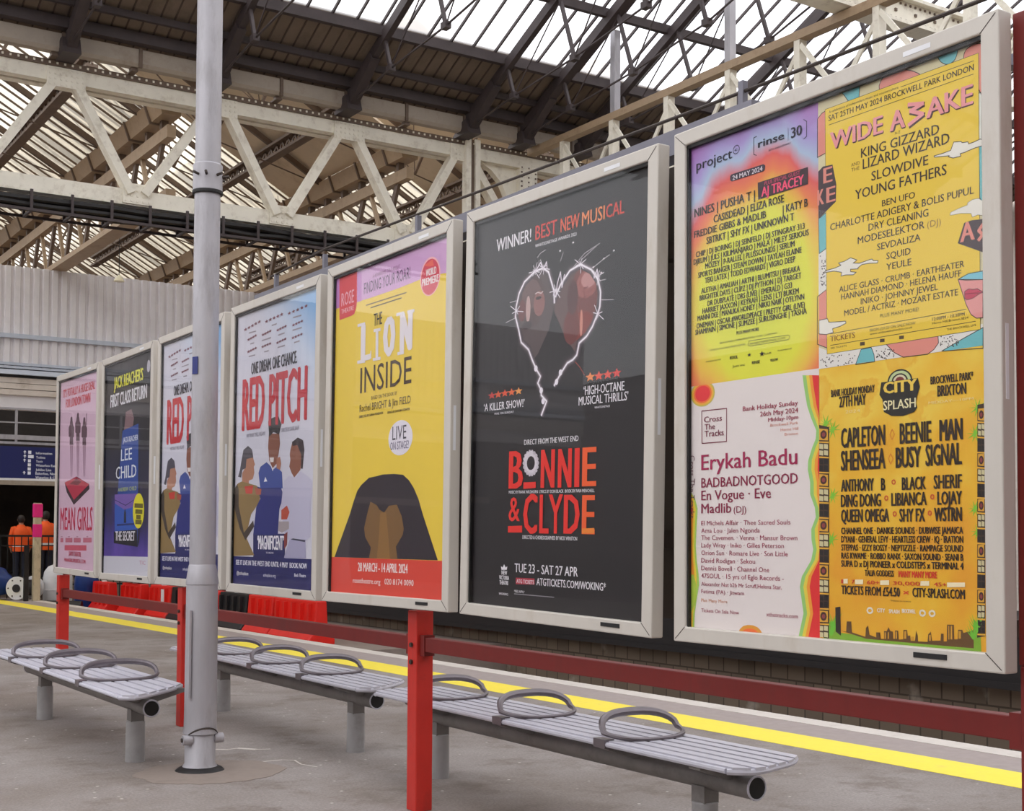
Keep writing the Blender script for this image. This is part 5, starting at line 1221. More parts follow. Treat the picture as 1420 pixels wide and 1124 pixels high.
('p',[(-129,-333),(-135,-324),(-147,-324),(-153,-333),(-147,-342),(-135,-342)],(200,192,200),9),
('p',[(-145,-345),(-151,-336),(-163,-336),(-169,-345),(-163,-355),(-151,-355)],(200,192,200),9),
('p',[(-165,-352),(-172,-342),(-184,-342),(-190,-352),(-184,-361),(-172,-361)],(200,192,200),9),
('p',[(-187,-351),(-193,-342),(-206,-342),(-212,-351),(-206,-361),(-193,-361)],(200,192,200),9),
('p',[(-208,-344),(-214,-334),(-227,-334),(-233,-344),(-227,-353),(-214,-353)],(200,192,200),9),
('p',[(-226,-330),(-232,-321),(-244,-321),(-250,-330),(-244,-340),(-232,-340)],(200,192,200),9),
('p',[(-237,-313),(-244,-303),(-256,-303),(-262,-313),(-256,-322),(-244,-322)],(200,192,200),9),
('p',[(-242,-292),(-248,-283),(-260,-283),(-267,-292),(-260,-302),(-248,-302)],(200,192,200),9),
('p',[(-239,-272),(-245,-263),(-257,-263),(-263,-272),(-257,-282),(-245,-282)],(200,192,200),9),
('p',[(-228,-255),(-234,-246),(-247,-246),(-253,-255),(-247,-265),(-234,-265)],(200,192,200),9),
('p',[(-211,-243),(-218,-233),(-230,-233),(-236,-243),(-230,-252),(-218,-252)],(200,192,200),9),
('p',[(-191,-237),(-197,-227),(-209,-227),(-215,-237),(-209,-246),(-197,-246)],(200,192,200),9),
('p',[(-169,-237),(-175,-228),(-187,-228),(-193,-237),(-187,-247),(-175,-247)],(200,192,200),9),
('p',[(-148,-245),(-154,-236),(-166,-236),(-172,-245),(-166,-254),(-154,-254)],(200,192,200),9),
('p',[(-131,-259),(-137,-249),(-149,-249),(-155,-259),(-149,-268),(-137,-268)],(200,192,200),9),
('p',[(-120,-276),(-126,-267),(-138,-267),(-144,-276),(-138,-286),(-126,-286)],(200,192,200),9),
('p',[(-154,-294),(-156,-283),(-161,-274),(-169,-266),(-179,-261),(-190,-259),(-202,-261),(-212,-266),(-220,-274),(-225,-283),(-227,-294),(-225,-305),(-220,-315),(-212,-323),(-202,-328),(-190,-329),(-179,-328),(-169,-323),(-161,-315),(-156,-305)],(30,24,28),10),
('p',[(-256,-391),(-143,-390),(-142,-420),(-255,-424)],(226,44,34),9),
('p',[(-394,-615),(-261,-611),(-260,-646),(-393,-648)],(226,44,34),9),
('t','MUSIC BY FRANK WILDHORN  LYRICS BY DON BLACK  BOOK BY IVAN MENCHELL',-392,-447,747,15,(228,224,228),1,9),
('t','&',-391,-588,107,124,(226,44,34),1,9),
('t','C',-253,-649,130,197,(226,44,34),2,9),
('t','L',-105,-648,83,193,(226,44,34),2,9),
('t','Y',-25,-647,123,192,(226,44,34),1,9),
('t','D',106,-646,133,188,(226,44,34),2,9),
('t','E',257,-646,104,185,(236,92,40),2,9),
('p',[(258,-620),(358,-616),(358,-642),(259,-644)],(230,130,45),10),
('t','DIRECTED & CHOREOGRAPHED BY NICK WINSTON',-256,-678,477,18,(228,224,228),1,9),
('t','TUE 23 - SAT 27 APR',-325,-850,557,45,(228,224,228),1,9),
('p',[(-312,-878),(-140,-875),(-139,-905),(-311,-911)],(170,40,60),6),
('t','ATG TICKETS',-304,-904,160,19,(228,224,228),1,9),
('t','ATGTICKETS.COM/WOKING*',-121,-907,576,36,(228,224,228),1,9),
('t','*FEES APPLY',-326,-953,98,12,(228,224,228),1,9),
('l',[(-326,-961),(35,-959)],5,(150,146,150),4),
('t','NEW',-449,-867,54,21,(228,224,228),2,9),
('t','VICTORIA',-471,-893,96,21,(228,224,228),2,9),
('t','THEATRE',-467,-919,85,21,(228,224,228),2,9),
('t','WOKING',-471,-973,89,12,(228,224,228),2,9),
('p',[(-450,-843),(-456,-824),(-440,-831),(-425,-813),(-410,-830),(-395,-822),(-399,-841)],(228,224,228),6),
])
PRINT['yellow']=((-765, -1045, 765, 1045),[
('p',[(-765,1045),(754,1045),(760,805),(672,815),(536,821),(419,826),(275,821),(102,817),(-91,817),(-265,817),(-431,821),(-603,815),(-765,825)],(206,160,204),2),
('p',[(-765,1045),(-377,1045),(-368,817),(-765,822)],(190,125,190),3),
('p',[(-703,1045),(-443,1045),(-435,821),(-441,791),(-471,748),(-513,742),(-691,739)],(216,72,78),4),
('t','ROSE',-665,825,188,84,(235,170,180),1,9),
('t','THEATRE',-663,775,184,29,(238,190,195),1,9),
('t','A ROARSOME TALE ABOUT',-215,936,364,23,(150,100,140),0,9),
('t','FINDING YOUR ROAR!',-335,853,615,70,(85,58,92),0,9),
('p',[(641,823),(638,848),(629,872),(615,894),(596,912),(573,925),(548,933),(522,936),(495,933),(470,925),(448,912),(429,894),(415,872),(406,848),(403,823),(406,798),(415,774),(429,753),(448,735),(470,721),(495,713),(522,710),(548,713),(573,721),(596,735),(615,753),(629,774),(638,798)],(240,180,185),4),
('p',[(629,820),(627,843),(619,865),(606,885),(589,902),(569,914),(546,922),(522,924),(498,922),(475,914),(455,902),(438,885),(425,865),(417,843),(414,820),(417,797),(425,775),(438,756),(455,739),(475,727),(498,719),(522,716),(546,719),(569,727),(589,739),(606,756),(619,775),(627,797)],(212,70,88),5),
('p',[(446,899),(550,918),(563,878),(499,884)],(230,100,85),6),
('t','WORLD',471,829,124,41,(240,225,225),2,9),
('t','PREMIERE',426,778,197,42,(240,225,225),2,9),
('l',[(-304,778),(234,775)],8,(120,90,60),4),
('l',[(-240,753),(173,752)],8,(90,70,50),4),
('t','THE',-191,630,114,77,(50,36,26),1,9),
('t','L',-367,428,144,228,(226,218,222),4,9),
('l',[(-418,665),(-311,663)],22,(226,218,222),9),
('l',[(-413,430),(-302,426)],24,(226,218,222),9),
('l',[(-225,481),(-224,432)],16,(226,218,222),9),
('l',[(-143,598),(-140,422)],42,(226,218,222),9),
('l',[(-189,602),(-96,598)],22,(226,218,222),9),
('l',[(-194,422),(-90,419)],22,(226,218,222),9),
('t','O',-61,418,164,242,(226,218,222),4,9),
('t','N',159,424,159,236,(226,218,222),4,9),
('l',[(110,659),(207,657)],22,(226,218,222),9),
('l',[(250,655),(339,652)],22,(226,218,222),9),
('l',[(131,420),(215,419)],22,(226,218,222),9),
('t','INSIDE',-366,227,679,160,(70,48,26),0,9),
('t','BASED ON THE BOOK BY',-207,173,344,22,(110,85,40),0,9),
('t','Rachel BRIGHT & Jim FIELD',-369,109,677,45,(90,68,34),0,9),
('t','DIRECTED BY SARAH PUNSHON',-372,72,327,15,(70,52,30),2,9),
('t',"SONGS BY EAMONN O'DWYER",13,68,287,14,(70,52,30),2,9),
('p',[(339,-88),(335,-65),(323,-43),(305,-23),(281,-6),(252,6),(219,14),(185,17),(151,14),(118,6),(89,-6),(65,-23),(46,-43),(35,-65),(31,-88),(35,-112),(46,-134),(65,-154),(89,-171),(118,-183),(151,-191),(185,-193),(219,-191),(252,-183),(281,-171),(305,-154),(323,-134),(335,-112)],(224,218,228),4),
('t','LIVE',83,-97,178,81,(50,40,60),0,9),
('t','ON STAGE!',59,-156,233,46,(80,66,100),0,9),
('p',[(-484,-530),(-435,-454),(-384,-387),(-330,-352),(-223,-311),(-117,-305),(-38,-298),(115,-301),(227,-311),(301,-346),(362,-393),(424,-463),(473,-545),(658,-810),(-703,-807)],(44,34,42),3),
('p',[(-196,-460),(-109,-483),(-75,-511),(-9,-530),(53,-490),(154,-486),(218,-557),(247,-632),(234,-666),(150,-736),(171,-806),(-203,-807),(-179,-743),(-262,-677),(-278,-622),(-240,-538)],(122,88,48),4),
('p',[(-61,-529),(16,-530),(46,-648),(77,-807),(-97,-808),(-70,-648)],(142,102,52),5),
('p',[(-765,-1045),(-765,-807),(757,-813),(764,-1045)],(214,66,50),5),
('t','28 MARCH - 14 APRIL 2024',-354,-891,658,54,(240,222,218),2,9),
('t','rosetheatre.org',-423,-965,380,31,(240,222,218),1,9),
('t','020 8174 0090',12,-963,367,34,(240,222,218),1,9),
('l',[(-243,-994),(195,-992)],4,(228,150,140),4),
])
PRINT['pale']=((-765, -1045, 765, 1045),[
('s',-587,901,41,15,(112,38,62),5),
('s',-518,907,41,15,(112,38,62),5),
('s',-449,913,40,15,(112,38,62),5),
('s',-382,919,40,15,(112,38,62),5),
('s',-315,924,39,15,(112,38,62),5),
('s',-173,908,38,15,(112,38,62),5),
('s',-102,912,38,15,(112,38,62),5),
('s',-32,915,37,15,(112,38,62),5),
('s',37,918,37,15,(112,38,62),5),
('s',105,922,36,15,(112,38,62),5),
('s',244,911,36,14,(112,38,62),5),
('s',318,914,35,14,(112,38,62),5),
('s',390,916,35,14,(112,38,62),5),
('s',462,919,34,14,(112,38,62),5),
('s',533,922,34,14,(112,38,62),5),
('s',-520,816,36,14,(112,38,62),5),
('s',-475,820,36,14,(112,38,62),5),
('s',-429,824,35,13,(112,38,62),5),
('s',-384,829,35,13,(112,38,62),5),
('s',-239,818,34,13,(112,38,62),5),
('s',-193,821,34,13,(112,38,62),5),
('s',-148,825,34,13,(112,38,62),5),
('s',-102,828,33,13,(112,38,62),5),
('s',40,817,33,13,(112,38,62),5),
('s',86,821,32,13,(112,38,62),5),
('s',132,824,32,13,(112,38,62),5),
('s',178,827,32,13,(112,38,62),5),
('s',322,817,31,13,(112,38,62),5),
('s',370,820,31,13,(112,38,62),5),
('s',416,823,30,12,(112,38,62),5),
('s',463,826,30,12,(112,38,62),5),
('s',-519,724,36,14,(112,38,62),5),
('s',-472,727,36,13,(112,38,62),5),
('s',-426,731,35,13,(112,38,62),5),
('s',-379,734,35,13,(112,38,62),5),
('s',-238,729,34,13,(112,38,62),5),
('s',-192,732,34,13,(112,38,62),5),
('s',-146,734,34,13,(112,38,62),5),
('s',-101,736,33,13,(112,38,62),5),
('s',40,726,33,13,(112,38,62),5),
('s',86,730,32,13,(112,38,62),5),
('s',132,733,32,13,(112,38,62),5),
('s',178,736,32,13,(112,38,62),5),
('s',316,728,31,13,(112,38,62),5),
('s',364,730,31,13,(112,38,62),5),
('s',412,733,30,12,(112,38,62),5),
('s',460,735,30,12,(112,38,62),5),
('l',[(-520,865),(-374,862)],12,(150,140,150),4),
('l',[(-74,865),(18,866)],12,(150,140,150),4),
('l',[(312,871),(454,868)],12,(150,140,150),4),
('l',[(-487,779),(-411,778)],12,(150,140,150),4),
('l',[(-257,776),(-84,778)],12,(150,140,150),4),
('l',[(47,779),(166,781)],12,(150,140,150),4),
('l',[(306,782),(466,781)],12,(150,140,150),4),
('l',[(-511,686),(-385,684)],12,(150,140,150),4),
('l',[(-211,688),(-123,686)],12,(150,140,150),4),
('l',[(42,690),(174,691)],12,(150,140,150),4),
('l',[(337,691),(433,692)],12,(150,140,150),4),
('t','ONE DREAM. ONE CHANCE.',-457,542,854,88,(52,46,56),3,9),
('t','RED',-626,127,448,393,(196,44,52),3,9),
('t','PITCH',-101,132,681,376,(190,42,54),3,9),
('t','WRITTEN BY TYRELL WILLIAMS',-526,71,362,28,(110,104,120),0,9),
('t','DIRECTED BY DANIEL BAILEY',145,73,308,28,(110,104,120),0,9),
('p',[(-685,-217),(-648,-165),(-620,-96),(-584,-16),(-492,9),(-411,-22),(-383,-83),(-518,-89),(-530,-158),(-600,-167),(-621,-225)],(78,72,80),4),
('p',[(-519,-77),(-409,-59),(-371,-107),(-347,-137),(-369,-153),(-356,-199),(-387,-244),(-463,-253),(-461,-300),(-601,-296),(-599,-191),(-531,-147)],(176,124,98),3),
('p',[(-91,77),(101,66),(118,-7),(94,-83),(62,-148),(-8,-178),(-75,-120),(-101,-23)],(132,78,58),4),
('p',[(-110,168),(-67,182),(4,191),(81,191),(111,159),(140,129),(118,98),(101,60),(-6,83),(-83,54)],(48,42,46),5),
('p',[(-69,-98),(10,-101),(5,-134),(-53,-132)],(228,220,218),5),
('p',[(60,-109),(123,-101),(146,-151),(127,-195),(63,-181)],(170,112,88),5),
('p',[(306,-61),(337,-8),(422,14),(515,-7),(544,-73),(506,-103),(484,-208),(381,-258),(333,-224),(291,-179),(309,-131),(294,-93)],(140,86,66),4),
('p',[(330,-8),(429,19),(521,-5),(546,-73),(521,-204),(491,-198),(493,-102),(425,-34),(345,-36)],(56,44,48),5),
('p',[(-765,-733),(-765,-338),(-761,-313),(-688,-268),(-604,-255),(-315,-294),(-214,-327),(-249,-417),(-405,-506),(-499,-674),(-329,-810),(-762,-823)],(142,116,72),4),
('p',[(-761,-313),(-698,-271),(-664,-316),(-658,-441),(-542,-644),(-362,-552),(-340,-598),(-508,-701),(-628,-613),(-742,-463)],(70,58,50),5),
('p',[(-550,-295),(-375,-292),(-392,-353),(-516,-350)],(196,60,50),5),
('p',[(-344,-308),(-214,-323),(-222,-364),(-311,-362)],(170,80,60),6),
('p',[(-276,-202),(-241,-158),(-125,-129),(-37,-166),(-7,-190),(63,-170),(162,-212),(181,-328),(-233,-323)],(60,78,150),3),
('p',[(-52,-149),(-7,-201),(20,-168),(62,-153),(-8,-178)],(232,230,236),5),
('p',[(-169,-271),(-142,-235),(-104,-270)],(230,228,236),5),
('p',[(-294,-302),(-205,-316),(148,-321),(206,-381),(127,-474),(108,-657),(-357,-658),(-307,-454),(-230,-394)],(38,44,118),4),
('p',[(-357,-651),(236,-649),(244,-822),(-349,-822)],(34,36,96),3),
('p',[(206,-274),(287,-244),(361,-252),(421,-254),(485,-219),(590,-249),(680,-289),(685,-406),(212,-396)],(196,192,212),3),
('p',[(185,-322),(660,-335),(670,-669),(590,-697),(381,-677),(310,-699),(236,-656),(155,-475)],(190,186,208),5),
('p',[(310,-699),(381,-681),(590,-694),(604,-816),(225,-819)],(168,164,192),6),
('p',[(337,-688),(381,-681),(590,-692),(582,-705),(399,-693)],(60,58,80),7),
('p',[(164,-482),(263,-451),(311,-498),(268,-548),(167,-548)],(188,78,56),7),
('p',[(122,-562),(304,-563),(307,-613),(181,-642),(116,-628)],(170,158,160),6),
('p',[(218,-656),(281,-635),(276,-728),(226,-758)],(130,52,48),6),
('p',[(-765,-1045),(-765,-823),(730,-819),(723,-1045)],(34,34,96),7),
('t','‘MAGNIFICENT’',-272,-764,495,100,(236,232,240),3,9),
('t','THE OBSERVER',-104,-793,143,12,(220,216,226),1,9),
('t','SEE IT LIVE IN THE WEST END UNTIL 4 MAY  BOOK NOW',-694,-886,1317,36,(232,230,240),2,9),
('t','@sohoplace',-673,-961,236,26,(232,226,226),1,9),
('t','sohoplace.org',-148,-961,232,24,(226,224,236),1,9),
('t','Bush Theatre',414,-945,195,23,(226,224,236),2,9),
])
PRINT['dark']=((-765, -1045, 765, 1045),[
('t',"JACK REACHER'S",-485,774,938,114,(226,222,60),3,9),
('t','FIRST CLASS RETURN',-598,599,1174,125,(226,224,230),3,9),
('p',[(656,886),(654,898),(651,910),(645,921),(637,930),(628,937),(618,941),(607,943),(596,941),(586,937),(577,930),(569,921),(563,910),(560,898),(559,886),(560,873),(563,861),(569,850),(577,841),(586,834),(596,830),(607,829),(618,830),(628,834),(637,841),(645,850),(651,861),(654,873)],(190,186,196),4),
('p',[(-78,518),(102,533),(187,439),(144,345),(-134,315)],(130,100,104),3),
('p',[(-176,345),(327,379),(360,-768),(-405,-736)],(40,72,150),4),
('p',[(327,379),(387,349),(410,-718),(360,-768)],(30,28,48),4),
('p',[(-411,-624),(334,-586),(360,-768),(-405,-736)],(26,24,34),5),
('p',[(-402,-263),(318,-272),(331,-454),(-384,-454)],(120,92,170),5),
('p',[(-397,-348),(-69,-417),(327,-383),(339,-606),(-382,-624)],(50,88,178),6),
('p',[(-82,-448),(-56,-402),(-18,-449),(-6,-542),(-84,-542)],(22,26,48),7),
('l',[(-392,-316),(-36,-376),(324,-312)],5,(40,44,90),7),
('l',[(-312,-561),(249,-555)],14,(40,50,110),7),
('t','JACK REACHER',-152,227,477,50,(214,220,235),2,9),
('t','LEE',-210,54,353,111,(218,224,232),1,9),
('t','CHILD',-373,-115,660,117,(222,226,228),1,9),
('t','ANDREW CHILD',-294,-239,593,36,(190,200,110),1,9),
('t','THE SECRET',-359,-711,634,89,(222,218,224),2,9),
('p',[(541,-435),(537,-398),(524,-364),(504,-332),(477,-307),(444,-287),(408,-275),(370,-271),(332,-275),(296,-287),(263,-307),(236,-332),(216,-364),(203,-398),(199,-435),(203,-471),(216,-506),(236,-537),(263,-563),(296,-582),(332,-594),(370,-598),(408,-594),(444,-582),(477,-563),(504,-537),(524,-506),(537,-471)],(226,216,40),8),
('l',[(247,-382),(506,-391)],32,(110,100,30),9),
('l',[(276,-438),(492,-446)],32,(110,100,30),9),
('l',[(306,-489),(446,-495)],32,(110,100,30),9),
('l',[(281,-535),(474,-541)],32,(110,100,30),9),
('p',[(-765,-865),(765,-855),(765,-1045),(5,-1045),(-765,-1033)],(206,204,214),8),
('t','TIC',418,-929,186,36,(190,130,150),1,9),
('l',[(217,-923),(368,-924)],18,(130,120,170),4),
('l',[(386,-946),(598,-946)],8,(110,106,130),4),
('l',[(-671,-944),(-531,-944)],6,(140,138,150),4),
])
PRINT['pink']=((-765, -1045, 765, 1045),[
('t',"IT'S TOTALLY A HUGE DEAL",-640,840,1248,87,(206,62,82),3,9),
('t','FOR LONDON TOWN',-524,717,970,96,(206,62,82),3,9),
('p',[(-240,578),(-241,585),(-245,592),(-249,599),(-256,604),(-264,608),(-273,610),(-282,611),(-291,610),(-300,608),(-308,604),(-315,599),(-320,592),(-323,585),(-324,578),(-323,570),(-320,563),(-315,557),(-308,551),(-300,547),(-291,545),(-282,544),(-273,545),(-264,547),(-256,551),(-249,557),(-245,563),(-241,570)],(92,64,76),4),
('p',[(-331,567),(-231,561),(-212,517),(-164,486),(-166,387),(-203,383),(-189,301),(-339,308),(-336,390),(-379,398),(-390,499),(-345,525)],(100,72,84),3),
('p',[(-326,308),(-268,305),(-253,-42),(-273,-42)],(176,140,158),3),
('p',[(-259,305),(-201,302),(-207,-43),(-228,-43)],(176,140,158),3),
('p',[(15,606),(14,613),(11,620),(6,626),(0,631),(-8,635),(-17,638),(-26,639),(-35,638),(-43,635),(-51,631),(-57,626),(-62,620),(-65,613),(-66,606),(-65,598),(-62,591),(-57,585),(-51,580),(-43,576),(-35,573),(-26,572),(-17,573),(-8,576),(0,580),(6,585),(11,591),(14,598)],(92,64,76),4),
('p',[(-74,595),(24,589),(43,545),(89,515),(87,417),(51,414),(65,333),(-81,340),(-78,421),(-119,428),(-130,528),(-87,553)],(100,72,84),3),
('p',[(-69,340),(-12,337),(6,-49),(-15,-48)],(176,140,158),3),
('p',[(-4,337),(53,334),(50,-50),(30,-50)],(176,140,158),3),
('p',[(265,541),(264,548),(261,555),(256,561),(250,566),(242,570),(234,572),(225,573),(217,572),(208,570),(201,566),(195,561),(190,555),(187,548),(186,541),(187,533),(190,526),(195,520),(201,515),(208,511),(217,509),(225,508),(234,509),(242,511),(250,515),(256,520),(261,526),(264,533)],(92,64,76),4),
('p',[(179,530),(273,525),(292,482),(336,452),(335,355),(300,352),(313,273),(171,279),(174,358),(134,366),(124,464),(166,489)],(100,72,84),3),
('p',[(183,279),(238,276),(252,-55),(232,-55)],(176,140,158),3),
('p',[(246,276),(301,273),(295,-57),(276,-56)],(176,140,158),3),
('l',[(307,481),(307,610)],14,(100,72,84),3),
('p',[(-518,-99),(-35,-45),(451,-137),(467,-189),(-123,-347),(-420,-208)],(60,40,48),3),
('p',[(-518,-99),(-56,-48),(456,-138),(-126,-295)],(186,48,74),4),
('p',[(-314,-121),(-34,-63),(160,-102),(36,-140)],(120,40,60),5),
('t','MEAN GIRLS',-664,-617,1265,241,(202,44,80),1,9),
('l',[(-648,-732),(-529,-730)],32,(196,110,130),4),
('l',[(-628,-693),(-554,-692)],6,(170,120,140),4),
('l',[(-438,-729),(-154,-725)],32,(196,110,130),4),
('l',[(-333,-690),(-262,-689)],6,(170,120,140),4),
('l',[(-98,-724),(171,-721)],32,(196,110,130),4),
('l',[(1,-686),(69,-685)],6,(170,120,140),4),
('l',[(263,-719),(581,-715)],32,(196,110,130),4),
('l',[(388,-681),(454,-681)],6,(170,120,140),4),
('l',[(-469,-812),(392,-799)],38,(206,90,110),4),
('t','SAVOY THEATRE',-292,-896,483,49,(190,60,90),3,9),
('t','MEANGIRLSMUSICAL.COM',-467,-961,836,38,(200,56,86),3,9),
])

# ------------------------------------------------------------------ platform, tracks, far wall (large structure)
def edge(Y, off):        # the gently curving platform edge; off = distance inwards of the outer line
    X = 7.98-.0060*(Y-6)-.00045*(Y-6)**2 if Y > 6 else 7.98+.004*(6-Y)
    return X-off
ys = [-14+1.0*i for i in range(51)]
def strip(o0, o1, z0, z1, y_a=-14, y_b=36):
    mb = MB(); yy = [y for y in ys if y_a <= y <= y_b]
    for a, b in zip(yy[:-1], yy[1:]):
        p = [(edge(a, o0), a), (edge(a, o1), a), (edge(b, o1), b), (edge(b, o0), b)]
        n = len(mb.v); mb.v += [(x, y, z1) for x, y in p]+[(x, y, z0) for x, y in p]
        mb.f += [tuple(n+i for i in q) for q in ((0, 1, 2, 3), (7, 6, 5, 4), (0, 4, 5, 1), (1, 5, 6, 2), (2, 6, 7, 3), (3, 7, 4, 0))]
    bm = bmesh.new()
    for v in mb.v: bm.verts.new(v)
    bm.verts.ensure_lookup_table()
    for f in mb.f: bm.faces.new([bm.verts[i] for i in f])
    bmesh.ops.remove_doubles(bm, verts=bm.verts[:], dist=1e-4); return bm
fl = MB(); yy = ys
fl.v = [(-16, -14, 0), (-16, 36, 0)]+[(edge(y, .5), y, 0) for y in reversed(ys)]+[(-16, -14, -1.1), (-16, 36, -1.1)]+[(edge(y, .5), y, -1.1) for y in reversed(ys)]
k = len(fl.v)//2
fl.f = [tuple(range(k)), tuple(reversed(range(k, 2*k)))]+[(i, k+i, k+(i+1) % k, (i+1) % k) for i in range(k)]
struct('floor', fl, M['asphalt'])
struct('trim_1', strip(.5, 0, -.3, .002), M['yellow'])
struct('trim_2', strip(0, -.52, -.3, 0), M['strip'])
struct('trim_3', strip(-.52, -.78, -.14, .003), M['coping'])
struct('wall_platform_face', strip(-.2, -.62, -1.1, -.16), M['brick'])
struct('track_bed', MB().box(6.2, 13.2, -14, 36, -1.3, -1.1), M['strip'])
struct('track_infill_deck', MB().box(8.45, 13.0, 20.2, 36, -1.1, -.3), M['patch'])
struct('wall_opposite', MB().box(13.0, 13.4, -14, 36, -1.1, -.06), M['brick'])
struct('floor_opposite', MB().box(12.72, 26, -14, 36, -.06, .02), M['backing'])  # slab colour darkened for dirty coping lying in shadow
struct('wall_opposite_shade_band', MB().box(12.74, 12.84, -14, 36, .02, .6), M['backing'])  # dark strip added for the shaded band, also hides the column base
struct('wall_left_added', MB().box(-16.3, -16, -14, 60, -.3, 6.5), M['dim_wall'])  # unseen wall added to hold back light from the left, open above
struct('wall_back_added', MB().box(-16, 26, -14.3, -14, -1.3, 16), M['dim_wall'])  # unseen wall added behind the camera to enclose the light
struct('wall_right_added', MB().box(26, 26.3, -14, 60, -1.3, 13), M['panel'])  # added wall closing the right side to sideways light
# concourse beyond the buffers
struct('floor_concourse', MB().box(-16, 26, 36, 46, -.3, .4), M['patch'])
FS = .75; FACADE = []
_n0 = len(C.objects)
cl = MB(); x = -16.0; prof = []
while x < 30:
    prof += [(x, 36.0), (x+.025, 36.07), (x+.085, 36.07), (x+.11, 36.0)]; x += .24
n = len(prof)
for (z0, z1) in ((6.84, 8.66), (5.98, 6.78)):
    b0 = len(cl.v); cl.v += [(p[0], p[1], z0) for p in prof]+[(p[0], p[1], z1) for p in prof]
    cl.f += [(b0+i, b0+i+1, b0+n+i+1, b0+n+i) for i in range(n-1)]
struct('wall_far', cl, M['clad'])
struct('wall_far_backing', MB().box(-16, 30, 36.08, 36.3, 4.9, 8.2), M['clad'])
struct('trim_4', MB().box(-16, 30, 35.9, 36.06, 6.76, 6.87), M['flash'])
tb = MB()
for z0, z1, y in ((6.05, 6.12, 35.93), (5.96, 6.02, 35.9)): tb.box(-16, 30, y, 36.06, z0, z1)
tb.prism([(35.82, 5.80), (36.06, 5.80), (36.06, 5.95), (35.9, 5.93)], 'x', -16, 30)
struct('trim_5', tb, M['flash'])
struct('trim_6', MB().box(-16, 30, 35.95, 36.06, 5.74, 5.80), M['black'])
pn = MB()
for i in range(3):
    for j in range(12): pn.box(-16+3.75*j, -16+3.75*(j+1)-.03, 35.97-.02*(i % 2), 36.06, 5.28+.155*i, 5.42+.155*i)
struct('trim_7', pn, M['panel'])
for o in list(C.objects)[_n0:]:
    o.scale = (FS, FS, FS); o.location = (0, 0, 1.6*(1-FS))
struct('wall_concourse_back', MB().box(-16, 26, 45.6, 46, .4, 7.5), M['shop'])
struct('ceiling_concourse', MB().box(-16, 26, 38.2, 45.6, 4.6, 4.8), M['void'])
struct('wall_concourse_void_shade', MB().box(-16, 26, 38.0, 38.2, 3.05, 7.5), M['void'])  # added dark sheet standing in for the shade of the open void
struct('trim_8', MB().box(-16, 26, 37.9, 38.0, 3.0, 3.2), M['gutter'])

# ------------------------------------------------------------------ near roof: boards, skylight, rafters
SL = .455; Z0R, Y0R = 8.80, 19.75
def rz(y): return Z0R+SL*(Y0R-y)
def roof_slab(x0, x1, ya, yb, lift, th):
    mb = MB()
    for z in (0, th):
        pass
    a = [(x0, ya, rz(ya)+lift), (x1, ya, rz(ya)+lift), (x1, yb, rz(yb)+lift), (x0, yb, rz(yb)+lift)]
    b = [(p[0], p[1], p[2]+th) for p in a]; mb.v = a+b
    mb.f = [(3, 2, 1, 0), (4, 5, 6, 7), (0, 1, 5, 4), (1, 2, 6, 5), (2, 3, 7, 6), (3, 0, 4, 7)]; return mb
RX0, RX1 = -15.9, 25.9
struct('ceiling', roof_slab(RX0, RX1, 19.75, 18.3, .16, .05), M['deck'])
bd = MB(); x = RX0
while x < RX1:
    bd.beam((x, 19.7, rz(19.7)+.155), (x, 18.35, rz(18.35)+.155), .022, .02); x += .21
ob = obj('board_joints', bd, M['joint'], None); ob['kind'] = 'structure'
bk = MB(); bk.v = [(RX0-12, 3, rz(3)+.2), (RX1+2, 3, rz(3)+.2), (RX1+2, -4, rz(3)-2.9), (RX0-12, -4, rz(3)-2.9)]; bk.f = [(3, 2, 1, 0)]
bk2 = MB(); bk2.prism([(3, rz(3)+.2), (-14, rz(3)-7.2), (-14, rz(3)-7.1), (3, rz(3)+.3)], 'x', RX0-12, RX1+2)
struct('ceiling_rear_added', bk2, M['skyglass'])  # unseen roof slope added to enclose the hall, glazed to pass light
sk = thing('roof_skylight', 'bright glazed roof slope above the dark roof boards, with thin dark glazing bars', 'skylight')
obj('glazing', roof_slab(RX0, RX1, 18.3, 3.0, .17, .012), M['skyglass'], sk)
gb = MB(); x = RX0+.1
while x < RX1:
    gb.beam((x, 18.32, rz(18.32)+.14), (x, 3.0, rz(3.0)+.14), .028, .05); x += .42
obj('glazing_bars', gb, M['rafter'], sk)
for i, (y, w_, d_) in enumerate(((18.3, .10, .16), (16.98, .09, .14), (19.02, .07, .10), (19.42, .16, .16), (15.4, .09, .14))):
    p = obj('roof_purlin', MB().beam((RX0, y, rz(y)+.06), (RX1, y, rz(y)+.06), w_, d_), M['rafter'])
    tag(p, ('dark iron purlin along the lower rim of the bright skylight', 'dark iron purlin crossing the skylight, first above its lower rim', 'thin dark purlin across the middle of the dark roof boards', 'thick dark purlin low on the dark roof boards, just above the gutter', 'dark iron purlin high across the skylight, uppermost of all')[i], 'purlin', 'purlins of the near roof')
RXS = [0.1, 2.55, 4.94, 7.22, 9.45, 11.73, 12.87, 14.12, 16.5, 18.9, 21.3]
RNM = ['first rafter from the left end of the near roof', 'second rafter from the left end of the near roof', 'dark rafter left of the grey pole', 'dark rafter meeting the truss just right of the grey pole', 'dark rafter meeting the truss above the pale red-titled poster', 'dark rafter meeting the truss above the left edge of the black poster', 'dark double-length rafter rising above the black poster beside the truss column', 'dark rafter rising behind the cream lattice gantry', 'dark rafter above the left half of the widest poster case', 'dark rafter above the right half of the widest poster case', 'last dark rafter at the right end of the roof']
raf0 = None
